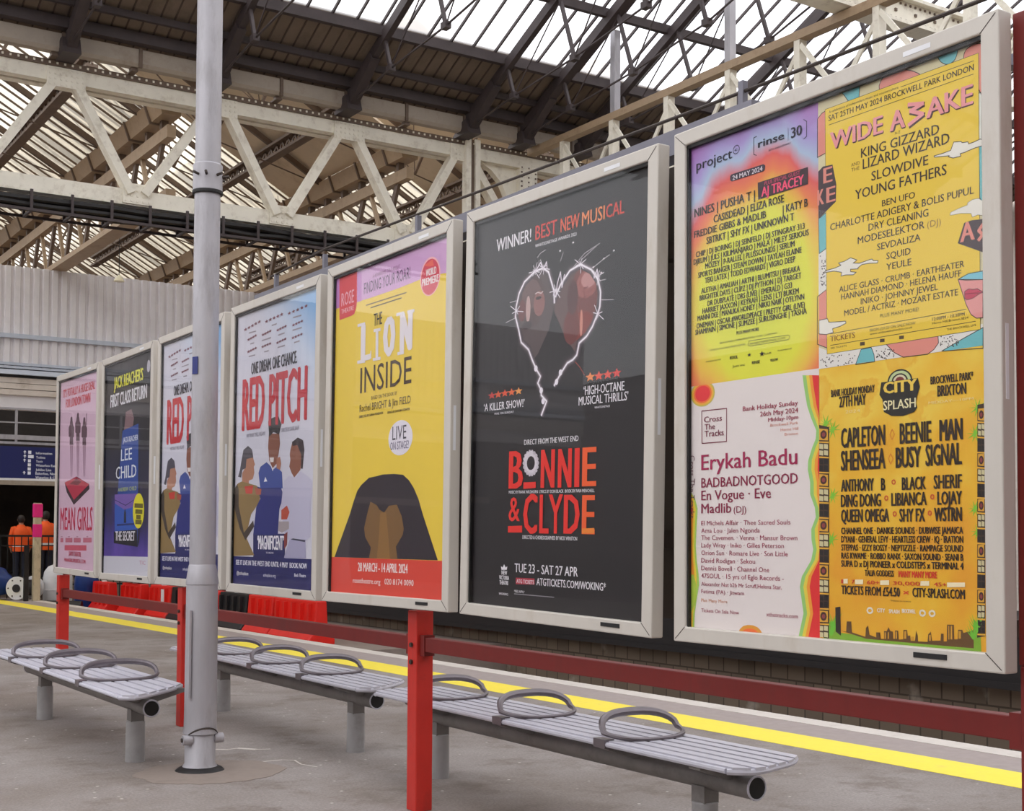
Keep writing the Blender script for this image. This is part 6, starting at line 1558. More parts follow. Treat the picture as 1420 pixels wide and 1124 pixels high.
for i, X in enumerate(RXS):
    wide = .16 if i in (6,) else .10
    if raf0 is None or i == 6:
        t = thing('roof_rafter', '', 'rafter', (X, 0, 0))
        obj('rafter_bar', MB().beam((0, 19.75, rz(19.75)-.06), (0, 3.0, rz(3.0)-.06), wide, .17), M['rafter'], t)
        obj('shoe', MB().beam((0, 18.6, 9.22), (0, 19.42, 8.66), .15, .15).prism([(19.28, 8.56), (19.80, 8.56), (19.80, 8.60), (19.46, 8.80), (19.36, 8.80)], 'x', -.13, .13), M['rafter'], t)
        tr = MB()
        nodes = [(0, 19.6, 8.68), (0, 18.05, 8.86), (0, 16.35, 8.98), (0, 14.6, 9.2), (0, 12.0, 9.9), (0, 3.2, rz(3.2)-.3)]
        for a, b in zip(nodes[:-1], nodes[1:]): tr.tube([a, b], .018, 6)
        obj('tie_rod', tr, M['rafter'], t)
        for nd, yy in ((nodes[1], 18.25), (nodes[2], 16.75), (nodes[3], 15.15)):
            obj('strut', MB().beam(nd, (0, yy, rz(yy)-.1), .05, .05), M['rafter'], t)
            obj('node', MB().box(-.05, .05, nd[1]-.07, nd[1]+.07, nd[2]-.05, nd[2]+.05), M['rafter'], t)
        cr_ = MB()
        for a in (nodes[1], nodes[2]):
            cr_.tube([a, (0, a[1]-1.5, rz(a[1]-1.5)-.1)], .012, 5)
        obj('cross_rod', cr_, M['rafter'], t)
        if raf0 is None: raf0 = t
    else:
        t = copy_tree(raf0); t.location = (X, 0, 0)
    tag(t, RNM[i], 'rafter', 'rafters of the near roof')
gt = thing('roof_gutter', 'long grey cream box gutter on brackets under the dark roof boards', 'gutter')
obj('trough', MB().prism([(19.54, 8.63), (19.68, 8.63), (19.73, 8.70), (19.73, 8.89), (19.50, 8.89), (19.50, 8.68)], 'x', RX0, RX1), M['gutter'], gt)
x = RX0+.4
while x < RX1: obj('joint_strap', MB().box(x, x+.05, 19.47, 19.51, 8.61, 8.90), M['rust'], gt); x += 1.13
x = RX0+.9
while x < RX1: obj('bracket', MB().prism([(19.56, 8.57), (19.86, 8.57), (19.86, 8.595), (19.68, 8.595), (19.68, 8.66), (19.58, 8.66), (19.58, 8.595), (19.56, 8.595)], 'x', x, x+.1), M['rust'], gt); x += 1.16

# ------------------------------------------------------------------ cream Warren truss across the station
tt = thing('roof_truss', 'cream riveted roof truss with zigzag diagonals spanning across the whole hall', 'truss')
YT = 20.0; TX0, TX1 = -4.5, 22.0
obj('top_chord', MB().box(TX0, TX1, YT-.20, YT-.04, 8.28, 8.49).box(TX0, TX1, YT+.04, YT+.20, 8.28, 8.49), M['cream'], tt)
obj('top_flange', MB().box(TX0, TX1, YT-.24, YT+.24, 8.49, 8.57), M['rust'], tt, )
obj('bottom_chord', MB().box(TX0, TX1, YT-.12, YT+.12, 6.62, 6.86), M['cream'], tt)
rv = MB()
def rivets(mb, x0, x1, z0, z1, y, st=.075):
    nx = max(1, int((x1-x0)/st)); nz = max(1, int((z1-z0)/st))
    for i in range(nx+1):
        for j in range(nz+1):
            xx = x0+(x1-x0)*i/nx; zz = z0+(z1-z0)*j/nz; mb.box(xx-.013, xx+.013, y-.012, y, zz-.013, zz+.013)
tops = [4.99-2.31*k for k in range(3, 0, -1)]+[4.99, 7.36, 9.60, 11.82, 14.2, 16.5, 18.8, 21.1]
bots = [6.09-2.36*k for k in range(4, 0, -1)]+[6.09, 8.45, 10.73, 13.15, 15.4, 17.7, 20.0]
bots = bots[1:]
for xt in tops:
    obj('gusset_plate', MB().box(xt-.28, xt+.28, YT-.225, YT-.20, 8.20, 8.485), M['cream'], tt)
    rivets(rv, xt-.24, xt+.24, 8.23, 8.46, YT-.225)
for xb in bots:
    obj('gusset_plate', MB().box(xb-.22, xb+.22, YT-.15, YT-.12, 6.64, 6.95), M['cream'], tt)
    rivets(rv, xb-.18, xb+.18, 6.68, 6.92, YT-.15)
x = TX0
while x < TX1: rv.box(x-.014, x+.014, YT-.255, YT-.24, 8.515, 8.545); x += .11
for xb in bots:
    for xt in sorted(tops, key=lambda q: abs(q-xb))[:2]:
        s_ = 1 if xt > xb else -1
        obj('diagonal', MB().beam((xb+.1*s_, YT-.10, 6.8), (xt-.12*s_, YT-.12, 8.36), .2, .13, up=(s_*.7, 0, -.7)), M['cream'], tt)
obj('rivet_heads', rv, M['cream'], tt)['kind'] = 'stuff'
ct = MB()
for dy, dz, r_ in ((-.16, 6.52, .045), (-.06, 6.50, .05), (.05, 6.52, .045), (.15, 6.49, .05), (-.13, 6.43, .04), (.02, 6.42, .045), (.12, 6.41, .04), (-.05, 6.36, .03)):
    pts = [(TX0+i*.54, YT+dy+random.uniform(-.015, .015), dz+random.uniform(-.02, .02)) for i in range(30)]
    ct.tube(pts, r_, 6)
tray = thing('cable_tray', 'dark tray of thick black cables slung under the cream roof truss', 'cable tray')
obj('cable_bundle', ct, M['cable'], tray)
ch = MB(); x = TX0+.3
while x < 11.3:
    ch.box(x, x+.04, YT-.26, YT+.24, 6.30, 6.33).box(x, x+.04, YT-.26, YT-.23, 6.30, 6.62).box(x, x+.04, YT+.21, YT+.24, 6.30, 6.62); x += .58
ch.box(TX0, 11.4, YT-.27, YT-.24, 6.30, 6.34).box(TX0, 11.4, YT+.22, YT+.25, 6.30, 6.34)
obj('tray', ch, M['rafter'], tray)
co = thing('station_column', 'cream riveted iron column holding up the truss behind the black poster', 'column', (13.2, YT, 0))
obj('shaft', MB().box(-.19, .19, -.19, .19, .02, 8.32), M['cream'], co)
kn = [(-.19, 7.3), (-.19, 8.32), (-1.0, 8.32), (-.72, 8.18), (-.5, 7.98), (-.36, 7.7)]
obj('knee_bracket', MB().prism([(a, b) for a, b in kn], 'y', -.07, .07), M['cream'], co)
rv = MB(); z = 6.0
while z < 8.3:
    for xx in (-.15, 0, .15): rv.box(xx-.013, xx+.013, -.203, -.19, z-.013, z+.013)
    z += .085
obj('rivet_heads', rv, M['rust'], co)['kind'] = 'stuff'
vp = thing('truss_hanger', 'pale upright iron post in the truss just left of the riveted column', 'post', (11.98, YT, 0))
obj('upright', MB().box(-.16, -.06, -.3, -.16, 4.0, 8.6).box(.03, .13, -.3, -.16, 4.0, 8.6), M['cream'], vp)
obj('web', MB().box(-.06, .03, -.25, -.2, 4.0, 8.6), M['rust'], vp)

# ------------------------------------------------------------------ lattice gantry running along the tracks
gn = thing('lattice_gantry', 'cream lattice gantry running over the tracks behind the poster cases', 'gantry', (13.2, 0, 0))
obj('top_rail', MB().box(-.08, .08, 2.0, 19.74, 8.50, 8.62), M['girder'], gn)
obj('bottom_rail', MB().box(-.08, .08, 2.0, 19.74, 6.62, 6.74), M['cream'], gn)
gy = [18.68-1.41*k for k in range(12)]
for i, y in enumerate(gy):
    obj('post', MB().box(-.07, .07, y-.055, y+.055, 6.7, 8.52), M['cream'], gn)
    if i < len(gy)-1:
        obj('brace', MB().beam((-.05, y-.06, 8.42), (-.05, gy[i+1]+.06, 6.8), .07, .03, up=(1, 0, 0)), M['cream'], gn)
        obj('brace', MB().beam((.05, y-.06, 6.8), (.05, gy[i+1]+.06, 8.42), .07, .03, up=(1, 0, 0)), M['cream'], gn)
for y, lb in ((17.24, 'slim grey hanger rod above the gantry, over the black poster'), (14.46, 'slim grey hanger rod above the gantry, over the rainbow poster'), (11.6, 'slim grey hanger rod above the gantry, over the widest poster case')):
    h_ = obj('gantry_hanger', MB().box(13.14, 13.26, y-.06, y+.06, 8.62, rz(y)+.05), M['galv']); tag(h_, lb, 'hanger', 'gantry hangers')
gd = thing('cross_girder', 'cream riveted cross girder above the widest poster case at the top right', 'girder', (0, 12.2, 0))
obj('web_plate', MB().box(9.0, 21, -.06, .06, 8.69, 8.99), M['cream'], gd)
obj('flange', MB().box(9.0, 21, -.16, .16, 8.99, 9.04).box(9.0, 21, -.16, .16, 8.64, 8.69), M['cream'], gd)
rv = MB(); x = 9.1
while x < 19:
    for z in (8.73, 8.95): rv.box(x-.014, x+.014, -.075, -.06, z-.014, z+.014)
    if int(x*10) % 4 == 0: rv.box(x-.02, x+.02, -.08, -.06, 8.82, 8.86)
    x += .1
obj('rivet_heads', rv, M['rust'], gd)['kind'] = 'stuff'
for k_, (a, b) in enumerate((((13.6, 12.1, 9.10), (15.6, 12.1, 11.2)), ((12.8, 12.1, 9.10), (11.2, 12.1, 11.2)))):
    tag(obj('girder_strut', MB().beam(a, b, .16, .1), M['cream']), ('cream strut rising right from the cross girder at the top right', 'cream strut rising left from the cross girder at the top right')[k_], 'strut')

# ------------------------------------------------------------------ far saw-tooth roof beyond the truss
GX = [-2.0, 2.35, 6.61, 10.88, 15.15, 19.4]
GN = ['leftmost', 'second', 'middle-left', 'middle-right', 'fifth', 'rightmost']
lg0 = None
FY0, FY1, FY2 = 20.4, 35.7, 58.0
for i, X in enumerate(GX):
    if lg0 is None:
        t = lg0 = thing('lattice_girder', '', 'girder', (X, 0, 0))
        obj('valley_beam', MB().prism([(-.02, 8.24), (.28, 8.24), (.28, 8.50), (-.12, 8.50)], 'y', 20.26, FY2), M['girder'], t)
        y = FY0+.4
        while y < FY1: obj('beam_strap', MB().prism([(-.05, 8.215), (.31, 8.215), (.31, 8.515), (-.155, 8.515)], 'y', y, y+.04), M['rust'], t); y += 1.1
        obj('top_chord', MB().box(.06, .20, 20.26, FY1, 7.88, 8.08), M['girder'], t)
        y = FY0+.2
        while y < FY1: obj('packer', MB().box(.08, .19, y, y+.1, 8.07, 8.25), M['rust'], t); y += .75
        obj('bottom_chord', MB().box(.05, .21, 20.26, FY1, 6.93, 7.06).box(-.02, .28, 20.26, FY1, 6.905, 6.935), M['girder'], t)
        y = FY0+.3; j = 0
        while y+1.1 < FY1:
            obj('web', MB().beam((.14, y, 7.95), (.14, y+.5, 6.98), .12, .06, up=(1, 0, 0)), M['rust'], t)
            obj('web', MB().beam((.14, y+1.1, 7.95), (.14, y+.6, 6.98), .07, .06, up=(1, 0, 0)), M['girder'], t)
            y += 1.35; j += 1
    else:
        t = copy_tree(lg0); t.location = (X, 0, 0)
    tag(t, ('tan lattice girder of the far roof, leftmost and out at the edge', 'tan lattice girder of the far roof, second from the left edge', 'tan lattice girder crossing behind the truss left of the grey pole', 'tan lattice girder crossing behind the truss right of the grey pole', 'tan lattice girder behind the riveted column', 'tan lattice girder furthest right, behind the gantry')[i], 'girder', 'lattice girders of the far roof')
AP = .56; WD = 4.15
def sy(s): return (-s, 8.5+AP*s)     # s metres left of the girder, up the slope
def slope_slab(s0, s1, y0, y1, lift, th):
    mb = MB(); (xa, za), (xb, zb) = sy(s0), sy(s1)
    a = [(xa, y0, za+lift), (xb, y0, zb+lift), (xb, y1, zb+lift), (xa, y1, za+lift)]; b = [(p[0], p[1], p[2]+th) for p in a]; mb.v = a+b
    mb.f = [(3, 2, 1, 0), (4, 5, 6, 7), (0, 1, 5, 4), (1, 2, 6, 5), (2, 3, 7, 6), (3, 0, 4, 7)]; return mb
for i, X in enumerate(GX):
    boarded = X > 8
    yb = 25.2 if boarded else FY0
    t = thing('roof_slope', ('glazed far roof slope, leftmost of all', 'glazed far roof slope second from the left edge', 'glazed far roof slope left of the grey pole behind the truss', 'far roof slope right of the grey pole, beige boards in front and glass behind', 'beige boarded far roof slope behind the riveted column', 'beige boarded far roof slope furthest right')[i], 'roof slope', (X, 0, 0), 0, 'slopes of the far roof')
    if boarded: obj('boarding', slope_slab(0, WD, FY0, yb, .08, .04), M['beige'], t)
    obj('glazing', slope_slab(0, WD, yb, FY2, .08, .012), M['oldglass'], t)
    bars = MB(); y = yb+.1
    while y < FY2:
        (xa, za), (xb, zb) = sy(0), sy(WD); bars.beam((xa, y, za+.055), (xb, y, zb+.055), .02, .035); y += .36
    obj('glazing_bars', bars, M['rust'], t)
    y = FY0+.9; q = 0
    while y < FY2-.5:
        (xa, za), (xb, zb) = sy(0), sy(WD)
        obj('rafter', MB().beam((xa, y, za-.02), (xb, y, zb-.02), .07, .10), M['rust'], t)
        (xm, zm) = sy(2.0); nd = (xm-.25, y, zm-.62)
        obj('king_strut', MB().beam((xm, y, zm-.05), nd, .05, .05), M['rust'], t)
        rr = MB()
        for e in ((xa, y, za-.05), (xb, y, zb-.05)): rr.tube([nd, e], .014, 5)
        for dy in (-1.1, 1.1): rr.tube([nd, (sy(2.9)[0], y+dy, sy(2.9)[1])], .010, 5)
        obj('tie_rods', rr, M['rust'], t)
        y += 2.25; q += 1
    (xp, zp) = sy(1.08); pl = MB().box(xp-.09, xp+.09, FY0, FY1, zp-.08, zp-.03).box(xp-.09, xp+.09, FY0, FY1, zp-.30, zp-.25)
    y = FY0
    while y < FY1-.3:
        pl.beam((xp, y, zp-.26), (xp, y+.14, zp-.07), .05, .02, up=(1, 0, 0)).beam((xp, y+.28, zp-.26), (xp, y+.14, zp-.07), .05, .02, up=(1, 0, 0)); y += .28
    obj('lattice_purlin', pl, M['rust'], t)
lp = thing('pendant_lamp', 'small white shaded lamp hanging under the far roof above the corrugated wall', 'lamp', (7.724, 26.3, 6.707))
obj('lamp_shade', MB().lathe([(.015, .10), (.03, .08), (.08, .02), (.11, -.03)], (0, 0, 0), 18), M['lamp_glow'], lp, smooth=True)
obj('flex', MB().tube([(0, 0, .1), (0, 0, 3.6)], .008, 6), M['cable'], lp)

# ------------------------------------------------------------------ poster cases
POSE = {
'MG':[(3.7797, 14.3569, 2.2825), (0.0008, -0.9999, -0.0101), (1.0, 0.0007, 0.0021), (-0.0021, -0.0101, 0.9999)],
'JR':[(3.7654, 12.5512, 2.272), (-0.0055, -1.0, 0.0012), (1.0, -0.0055, -0.0002), (0.0002, 0.0012, 1.0)],
'RP1':[(3.7588, 10.7786, 2.2794), (-0.0038, -1.0, 0.0023), (1.0, -0.0038, -0.0026), (0.0026, 0.0023, 1.0)],
'RP2':[(3.7301, 8.9441, 2.2751), (-0.0043, -1.0, -0.0032), (1.0, -0.0043, -0.0056), (0.0056, -0.0033, 1.0)],
'LI':[(3.7067, 7.1538, 2.2831), (-0.0063, -1.0, 0.0034), (0.9999, -0.0063, -0.0105), (0.0105, 0.0034, 0.9999)],
'BC':[(3.7023, 5.3707, 2.2722), (-0.0033, -0.9999, -0.0151), (1.0, -0.0032, -0.0057), (0.0057, -0.0151, 0.9999)],
'B6':[(3.6891, 3.5734, 2.2614), (0.0007, -1.0, 0.0019), (1.0, 0.0007, -0.0025), (0.0025, 0.0019, 1.0)],
}
WC, HC, OW, OH, DP = 1.655, 2.19, 1.508, 2.062, .068
def case(key, label, sheets, sticker=True):
    c, ux, uy, uz = [Vector(v) for v in POSE[key]]
    t = thing('poster_case', label, 'poster case', (0, 0, 0), 0, 'row of lit poster cases')
    del t['group']; t['group'] = 'poster cases in a row'
    t.rotation_euler = Matrix(((ux.x, uy.x, uz.x), (ux.y, uy.y, uz.y), (ux.z, uy.z, uz.z))).to_euler(); t.location = c
    a, b, p, q = WC/2, HC/2, OW/2, OH/2
    fr = MB()
    O_ = [(-a, -b), (a, -b), (a, b), (-a, b)]; I_ = [(-p, -q), (p, -q), (p, q), (-p, q)]; B_ = [(-p+.012, -q+.012), (p-.012, -q+.012), (p-.012, q-.012), (-p+.012, q-.012)]
    for i in range(4):
        j = (i+1) % 4
        fr.quad((O_[i][0], 0, O_[i][1]), (O_[j][0], 0, O_[j][1]), (I_[j][0], 0, I_[j][1]), (I_[i][0], 0, I_[i][1]))
        fr.quad((I_[i][0], 0, I_[i][1]), (I_[j][0], 0, I_[j][1]), (I_[j][0], .029, I_[j][1]), (I_[i][0], .029, I_[i][1]))
        fr.quad((O_[j][0], 0, O_[j][1]), (O_[i][0], 0, O_[i][1]), (O_[i][0], DP, O_[i][1]), (O_[j][0], DP, O_[j][1]))
    fr.quad(*[(x_, DP, z_) for x_, z_ in O_])
    bm = bmesh.new()
    for v in fr.v: bm.verts.new(v)
    bm.verts.ensure_lookup_table()
    for f in fr.f: bm.faces.new([bm.verts[k_] for k_ in f])
    bmesh.ops.remove_doubles(bm, verts=bm.verts[:], dist=1e-5); bmesh.ops.recalc_face_normals(bm, faces=bm.faces[:])
    obj('frame', bm, M['frame'], t, bevel=.006)
    for sx in (-1, 1):
        for sz in (-1, 1): obj('mitre_line', MB().beam((sx*p, -.0006, sz*q), (sx*(a-.012), -.0006, sz*(b-.012)), .0025, .0012, up=(0, 1, 0)), M['dark_steel'], t)
    obj('backing_board', MB().box(-p-.005, p+.005, .0312, .0395, -q-.005, q+.005), M['backing'], t)
    gk = MB()
    for x0, x1, z0, z1 in ((-p, p, q-.016, q), (-p, -p+.010, -q, q)): gk.box(x0, x1, .012, .0274, z0, z1)
    obj('gasket', gk, M['black'], t)
    dd = 3.8805-c.x
    if key != 'B6': obj('mounting_bracket', MB().box(a-.12, a-.04, DP-.005, dd, .6, .68).box(a-.12, a-.04, DP-.005, dd, -.7, -.62), M['dark_steel'], t)
    for sk_, lb in sheets: print_sheet(sk_, t, lb)
    obj('glass', MB().box(-p+.001, p-.001, .0085, .0115, -q+.001, q-.001), M['glass'], t)
    obj('lock_slot', MB().box(.46, .60, -.004, .002, -b+.028, -b+.046), M['black'], t)
    if sticker:
        s_ = obj('asset_sticker', MB().box(.43, .55, -.0012, .001, b-.045, b-.027), M['sticker'], t); s_['label'] = 'small white printed sticker'
        obj('side_label', MB().box(a-.0005, a+.001, .02, .036, -.2, .05), M['sticker'], t)
    return t
LB = {'pale': 'pale poster with red title and three people'}
case('MG', 'poster case at the far left end of the row, with the pink poster', [('pink', 'pink poster with red lettering')])
case('JR', 'poster case with the dark violet poster showing a book, second from the left', [('dark', 'dark violet poster with yellow and white lettering')])
case('RP1', 'poster case partly hidden behind the grey pole, with a pale red-titled poster', [('pale', LB['pale'])])
case('RP2', 'poster case just right of the grey pole, with a pale red-titled poster', [('pale', LB['pale'])])
case('LI', 'poster case with the yellow poster and red bottom band', [('yellow', 'yellow poster with pink top and red band')])
case('BC', 'poster case with the black poster and glowing heart', [('heart', 'black poster with red lettering')])
case('B6', 'poster case nearest on the right, holding four festival posters', [('rainbow', 'rainbow festival poster, upper left'), ('panel', 'yellow-panelled festival poster, upper right'), ('cream', 'white festival poster with wavy coloured edges, lower left'), ('orange', 'orange festival poster with skyline, lower right')])
# bearers behind the row
for i, (y, lb) in enumerate(((13.85, 'pink and violet'), (12.03, 'violet and first pale'), (10.18, 'two pale'), (8.34, 'pale and yellow'), (6.50, 'yellow and black'), (4.63, 'black and festival'))):
    o = obj('mounting_upright', MB().box(3.885, 3.925, y-.33, y+.12, 1.24, 3.3), M['dark_steel']); tag(o, 'dark brown upright filling the gap between the %s poster cases' % lb, 'upright', 'uprights between the poster cases')
    pass
tag(obj('cable_trunking', MB().box(3.862, 3.97, 4.1, 9.6, 3.345, 3.46), M['trunk']), 'grey steel trunking along the top of the poster cases', 'trunking')
hr = thing('thin_handrail', 'thin dark cable rail on small posts above the poster cases', 'rail')
obj('rail', MB().tube([(4.0, 9.6, 3.62), (4.0, 8.6, 3.66), (4.0, 6.25, 3.61), (4.0, 4.7, 3.58), (4.0, 2.0, 3.54)], .0085, 8), M['dark_steel'], hr)
for y in (9.5, 8.62, 7.25, 4.3): obj('stanchion', MB().box(3.985, 4.015, y-.015, y+.015, 3.3, 3.62), M['trunk'], hr)
obj('foot_rail', MB().box(3.975, 4.03, 1.9, 9.7, 3.27, 3.31), M['trunk'], hr)
# red posts and rails
PNM = ['red square post under the pink poster at the far left', 'red square post behind the grey pole', 'red square post in the middle under the yellow poster']
post0 = None
for i, y in enumerate((15.0, 11.0, 6.905)):
    if post0 is None:
        t = post0 = thing('red_post', '', 'post', (3.845, y, 0))
        obj('shaft', MB().box(-.056, .056, -.056, .056, 0, 1.172), M['red'], t, bevel=.006); obj('upper_shaft', MB().box(.008, .10, -.056, .056, 1.172, 3.3), M['red'], t)
        bt = MB()
        for z in (.87, .97): bt.tube([(-.07, 0, z), (-.05, 0, z)], .014, 8)
        obj('bolt', bt, M['dark_steel'], t)
    else:
        t = copy_tree(post0); t.location = (3.845, y, 0)
    tag(t, PNM[i], 'post', 'red posts carrying the poster cases')
t = thing('red_end_post', 'broad red end post at the right edge, taller than the poster cases', 'post', (3.82, 2.51, 0))
obj('panel', MB().box(-.04, .08, -.75, .25, 1.19, 3.36), M['rail_red'], t, bevel=.005); obj('foot', MB().box(-.04, .08, -.1, .245, 0, 1.19), M['rail_red'], t, bevel=.005)
for i, (ya, yb, lb) in enumerate(((11.06, 14.94, 'farthest red rail, below the two leftmost poster cases'), (6.965, 10.94, 'red rail below the two pale posters, between pole and middle post'), (2.77, 6.845, 'nearest red rail, in front of the block wall at the right'))):
    t = thing('red_rail', lb, 'rail', (3.845, 0, 0), 0, 'red rails between the posts')
    obj('bar', MB().box(-.03, .03, ya, yb, .934, 1.018), M['rail_red'], t, bevel=.004); obj('bearer', MB().box(.08, .10, ya-.004, yb+.004, 1.27, 1.33), M['dark_steel'], t)['label'] = 'dark steel bearer behind the poster cases'
    obj('bracket', MB().box(-.036, .034, ya-.0, ya+.05, .91, 1.03), M['rail_red'], t); obj('bracket', MB().box(-.036, .034, yb-.05, yb+.0, .91, 1.03), M['rail_red'], t)

# ------------------------------------------------------------------ benches
def bench(label, X, y_end, y_far, legs, arms, skew, lip, wd=.54):
    t = thing('platform_bench', label, 'bench', (X, 0, 0), 0, 'grey slatted benches')
    W_ = wd; n = 6; zs = .55; sw = W_/n; hw = wd/2
    def near(x): x = x*.3/hw; return y_end+skew*max(0, (x+.22)/.52)+.10*(max(0, (-x-.1)/.2))**2+.06*(max(0, (x-.1)/.2))**2
    def far(x): return y_far-.10*(abs(x)/hw)**2.4
    for i in range(n):
        x0 = -W_/2+i*sw+.013; x1 = x0+sw-.026
        mb = MB(); m_ = 4
        for zz in (zs, zs-.024):
            mb.v += [(x0+(x1-x0)*k/m_, near(x0+(x1-x0)*k/m_), zz) for k in range(m_+1)]+[(x0+(x1-x0)*k/m_, far(x0+(x1-x0)*k/m_), zz) for k in range(m_, -1, -1)]
        q = 2*(m_+1); mb.f = [tuple(range(q)), tuple(reversed(range(q, 2*q)))]+[(j, q+j, q+(j+1) % q, (j+1) % q) for j in range(q)]
        obj('slat', mb, M['bench'], t)
    xs = [-hw+wd*k/14 for k in range(15)]
    obj('end_rim', MB().tube([(x_, near(x_)+.012, zs-.022) for x_ in xs], .015, 8), M['bench'], t, smooth=True)
    obj('end_rim', MB().tube([(x_, far(x_)-.012, zs-.022) for x_ in xs], .015, 8), M['bench'], t, smooth=True)
    obj('front_rail', MB().tube([(-hw+.004, near(-hw)+.02, zs-.02), (-hw+.004, far(-hw)-.02, zs-.02)], .014, 8), M['bench'], t, smooth=True)
    obj('back_rail', MB().tube([(hw-.004, near(hw)+.02, zs-.02), (hw-.004, far(hw)-.02, zs-.02)], .014, 8), M['bench'], t, smooth=True)
    ta, tb_ = y_end+lip, y_far-.42
    obj('support_tube', MB().tube([(0, ta, .412), (0, tb_, .412)], .058, 20, cap=False), M['bench_dark'], t, smooth=True)
    for yy, s_ in ((ta, -1), (tb_, 1)):
        obj('end_cap', MB().tube([(0, yy-s_*.02, .412), (0, yy+s_*.004, .412)], .051, 20), M['black'], t)
        obj('tube_rim', MB().tube([(0.056*math.cos(a), yy, .412+.056*math.sin(a)) for a in [2*math.pi*k/20 for k in range(20)]], .006, 6, closed=True), M['bench'], t)
    for yy in arms+[ta+.16, tb_-.12]:
        obj('cross_bracket', MB().prism([(-hw+.02, zs-.025), (hw-.02, zs-.025), (hw-.02, zs-.05), (.07, .44), (-.07, .44), (-hw+.02, zs-.05)], 'y', yy-.04, yy+.04), M['bench_dark'], t)
    for yy in arms:
        obj('joint_cap', MB().box(-hw-.012, -hw+.05, yy-.05, yy+.05, zs-.04, zs+.006), M['arm'], t)
        ring = []; rad = []
        for k in range(28):
            a = 2*math.pi*k/28; c_, s_ = math.cos(a), math.sin(a)
            x_ = -(hw-.02)*(abs(c_)**.8)*(1 if c_ >= 0 else -1)
            if s_ >= 0: ring.append((x_, yy+.10*s_, zs+.035+.085*s_**.75)); rad.append(.017+.006*s_)
            else: ring.append((x_, yy+.16*s_, zs+.035+.03*s_)); rad.append(.013)
        obj('armrest_loop', MB().tube(ring, rad, 8, closed=True), M['arm'], t, smooth=True)
    for yy in legs:
        l_ = obj('leg', MB().lathe([(.068, 0), (.068, .012), (.066, .285), (.062, .29)], (0, yy, 0), 24), M['leg'], t, smooth=True)
        obj('leg_stem', MB().box(-.048, .048, yy-.048, yy+.048, .285, .372), M['bench_dark'], l_)
    return t
bench('grey slatted bench on the left, in front of the poster cases', 2.945, 8.74, 13.0, [9.45, 12.03], [9.85, 10.9, 12.0], .55, .36, .6)
bench('grey slatted bench behind the grey pole, beyond the poster cases', 4.475, 8.36, 12.55, [9.02, 11.76], [9.45, 10.45, 11.45], .36, .32)
bench('grey slatted bench nearest on the right, behind the middle red post', 4.47, 4.52, 8.28, [5.09, 7.76], [5.6, 6.6, 7.6], .14, .2)

# ------------------------------------------------------------------ grey pole
po = thing('steel_pole', 'tall grey galvanised pole with hinged foot, in front of the row of posters', 'pole', (3.21, 8.86, 0))
obj('foot', MB().lathe([(.125, 0), (.118, .03), (.104, .05), (.104, .27), (.098, .28)], (0, 0, 0), 28), M['galv'], po, smooth=True)
obj('lower_tube', MB().lathe([(.118, .255), (.112, .30), (.110, .42), (.108, 1.25), (.107, 1.27), (.112, 1.275), (.112, 1.285), (.094, 1.40), (.090, 1.41)], (0, 0, 0), 28), M['galv'], po, smooth=True)
obj('upper_tube', MB().lathe([(.090, 1.40), (.089, 4.0), (.086, 9.8)], (0, 0, 0), 28), M['galv'], po, smooth=True)
for s_ in (-1, 1): h = obj('hinge_lug', MB().tube([(s_*.078, -.052, .22), (s_*.142, -.05, .22)], .034, 14), M['galv'], po, smooth=True)
obj('hinge_bolt', MB().tube([(-.15, -.05, .22), (.15, -.05, .22)], .015, 10), M['dark_steel'], h)
obj('arch_seam', MB().tube([(.115*math.sin(R(a)), -.115*math.cos(R(a)), .30-.06*(abs(a)/70)**2) for a in range(-70, 71, 10)], .006, 6), M['dark_steel'], po)
obj('access_strip', MB().box(-.112, -.098, -.075, -.05, .5, 1.1), M['galv'], po)
co_ = obj('collar', MB().lathe([(.092, 4.0), (.102, 4.005), (.102, 4.19), (.092, 4.20)], (0, 0, 0), 28), M['galv'], po, smooth=True)
obj('collar_seam', MB().lathe([(.104, 3.985), (.106, 3.99), (.106, 4.005), (.104, 4.01)], (0, 0, 0), 28), M['black'], co_)
for a in (-150, -115, -70, -30, 20):
    obj('bolt', MB().tube([(.09*math.cos(R(a)), .09*math.sin(R(a)), 4.11), (.15*math.cos(R(a)), .15*math.sin(R(a)), 4.115)], .010, 8), M['dark_steel'], co_)
s_ = obj('sticker', MB().beam((-.086, -.038, 2.72), (-.086, -.038, 2.84), .05, .004, up=(-.9, -.4, 0)), M['sticker_blue'], po); s_['label'] = 'torn blue and white sticker'
o = obj('dirt_collar', MB().lathe([(.17, 0), (.15, .018), (.125, .03), (.10, .03)], (0, 0, 0), 26), M['cable'], po, smooth=True)
pt = MB(); pts = [(3.25+.5*math.cos(2*math.pi*k/40)*(1+.05*math.sin(5*k)), 8.76+.45*math.sin(2*math.pi*k/40)*(1+.06*math.cos(3*k))) for k in range(40)]
pt.prism(pts, 'z', -.004, .003)
tag(obj('ground_patch', pt, M['patch']), 'round dirty concrete patch in the platform around the pole foot', 'patch', kind='structure')
del bpy.data.objects['ground_patch']['category']; del bpy.data.objects['ground_patch']['label']
bpy.data.objects['ground_patch'].name = 'floor_patch'


cm = MB()
for pl_, w_ in (([(3.62, 9.66), (3.70, 9.60), (3.78, 9.63), (3.88, 9.5), (3.98, 9.46)], .035), ([(3.50, 9.08), (3.62, 9.04), (3.72, 8.96), (3.86, 8.96), (3.93, 8.90), (3.90, 8.72), (3.95, 8.56)], .014)):
    for q_, (a_, b_) in enumerate(zip(pl_[:-1], pl_[1:])): cm.beam((a_[0], a_[1], 0), (b_[0], b_[1], 0), w_*(1, .6, 1.3, .5, .9, .6)[q_ % 6], .003)
struct('floor_marks', cm, M['coping'])

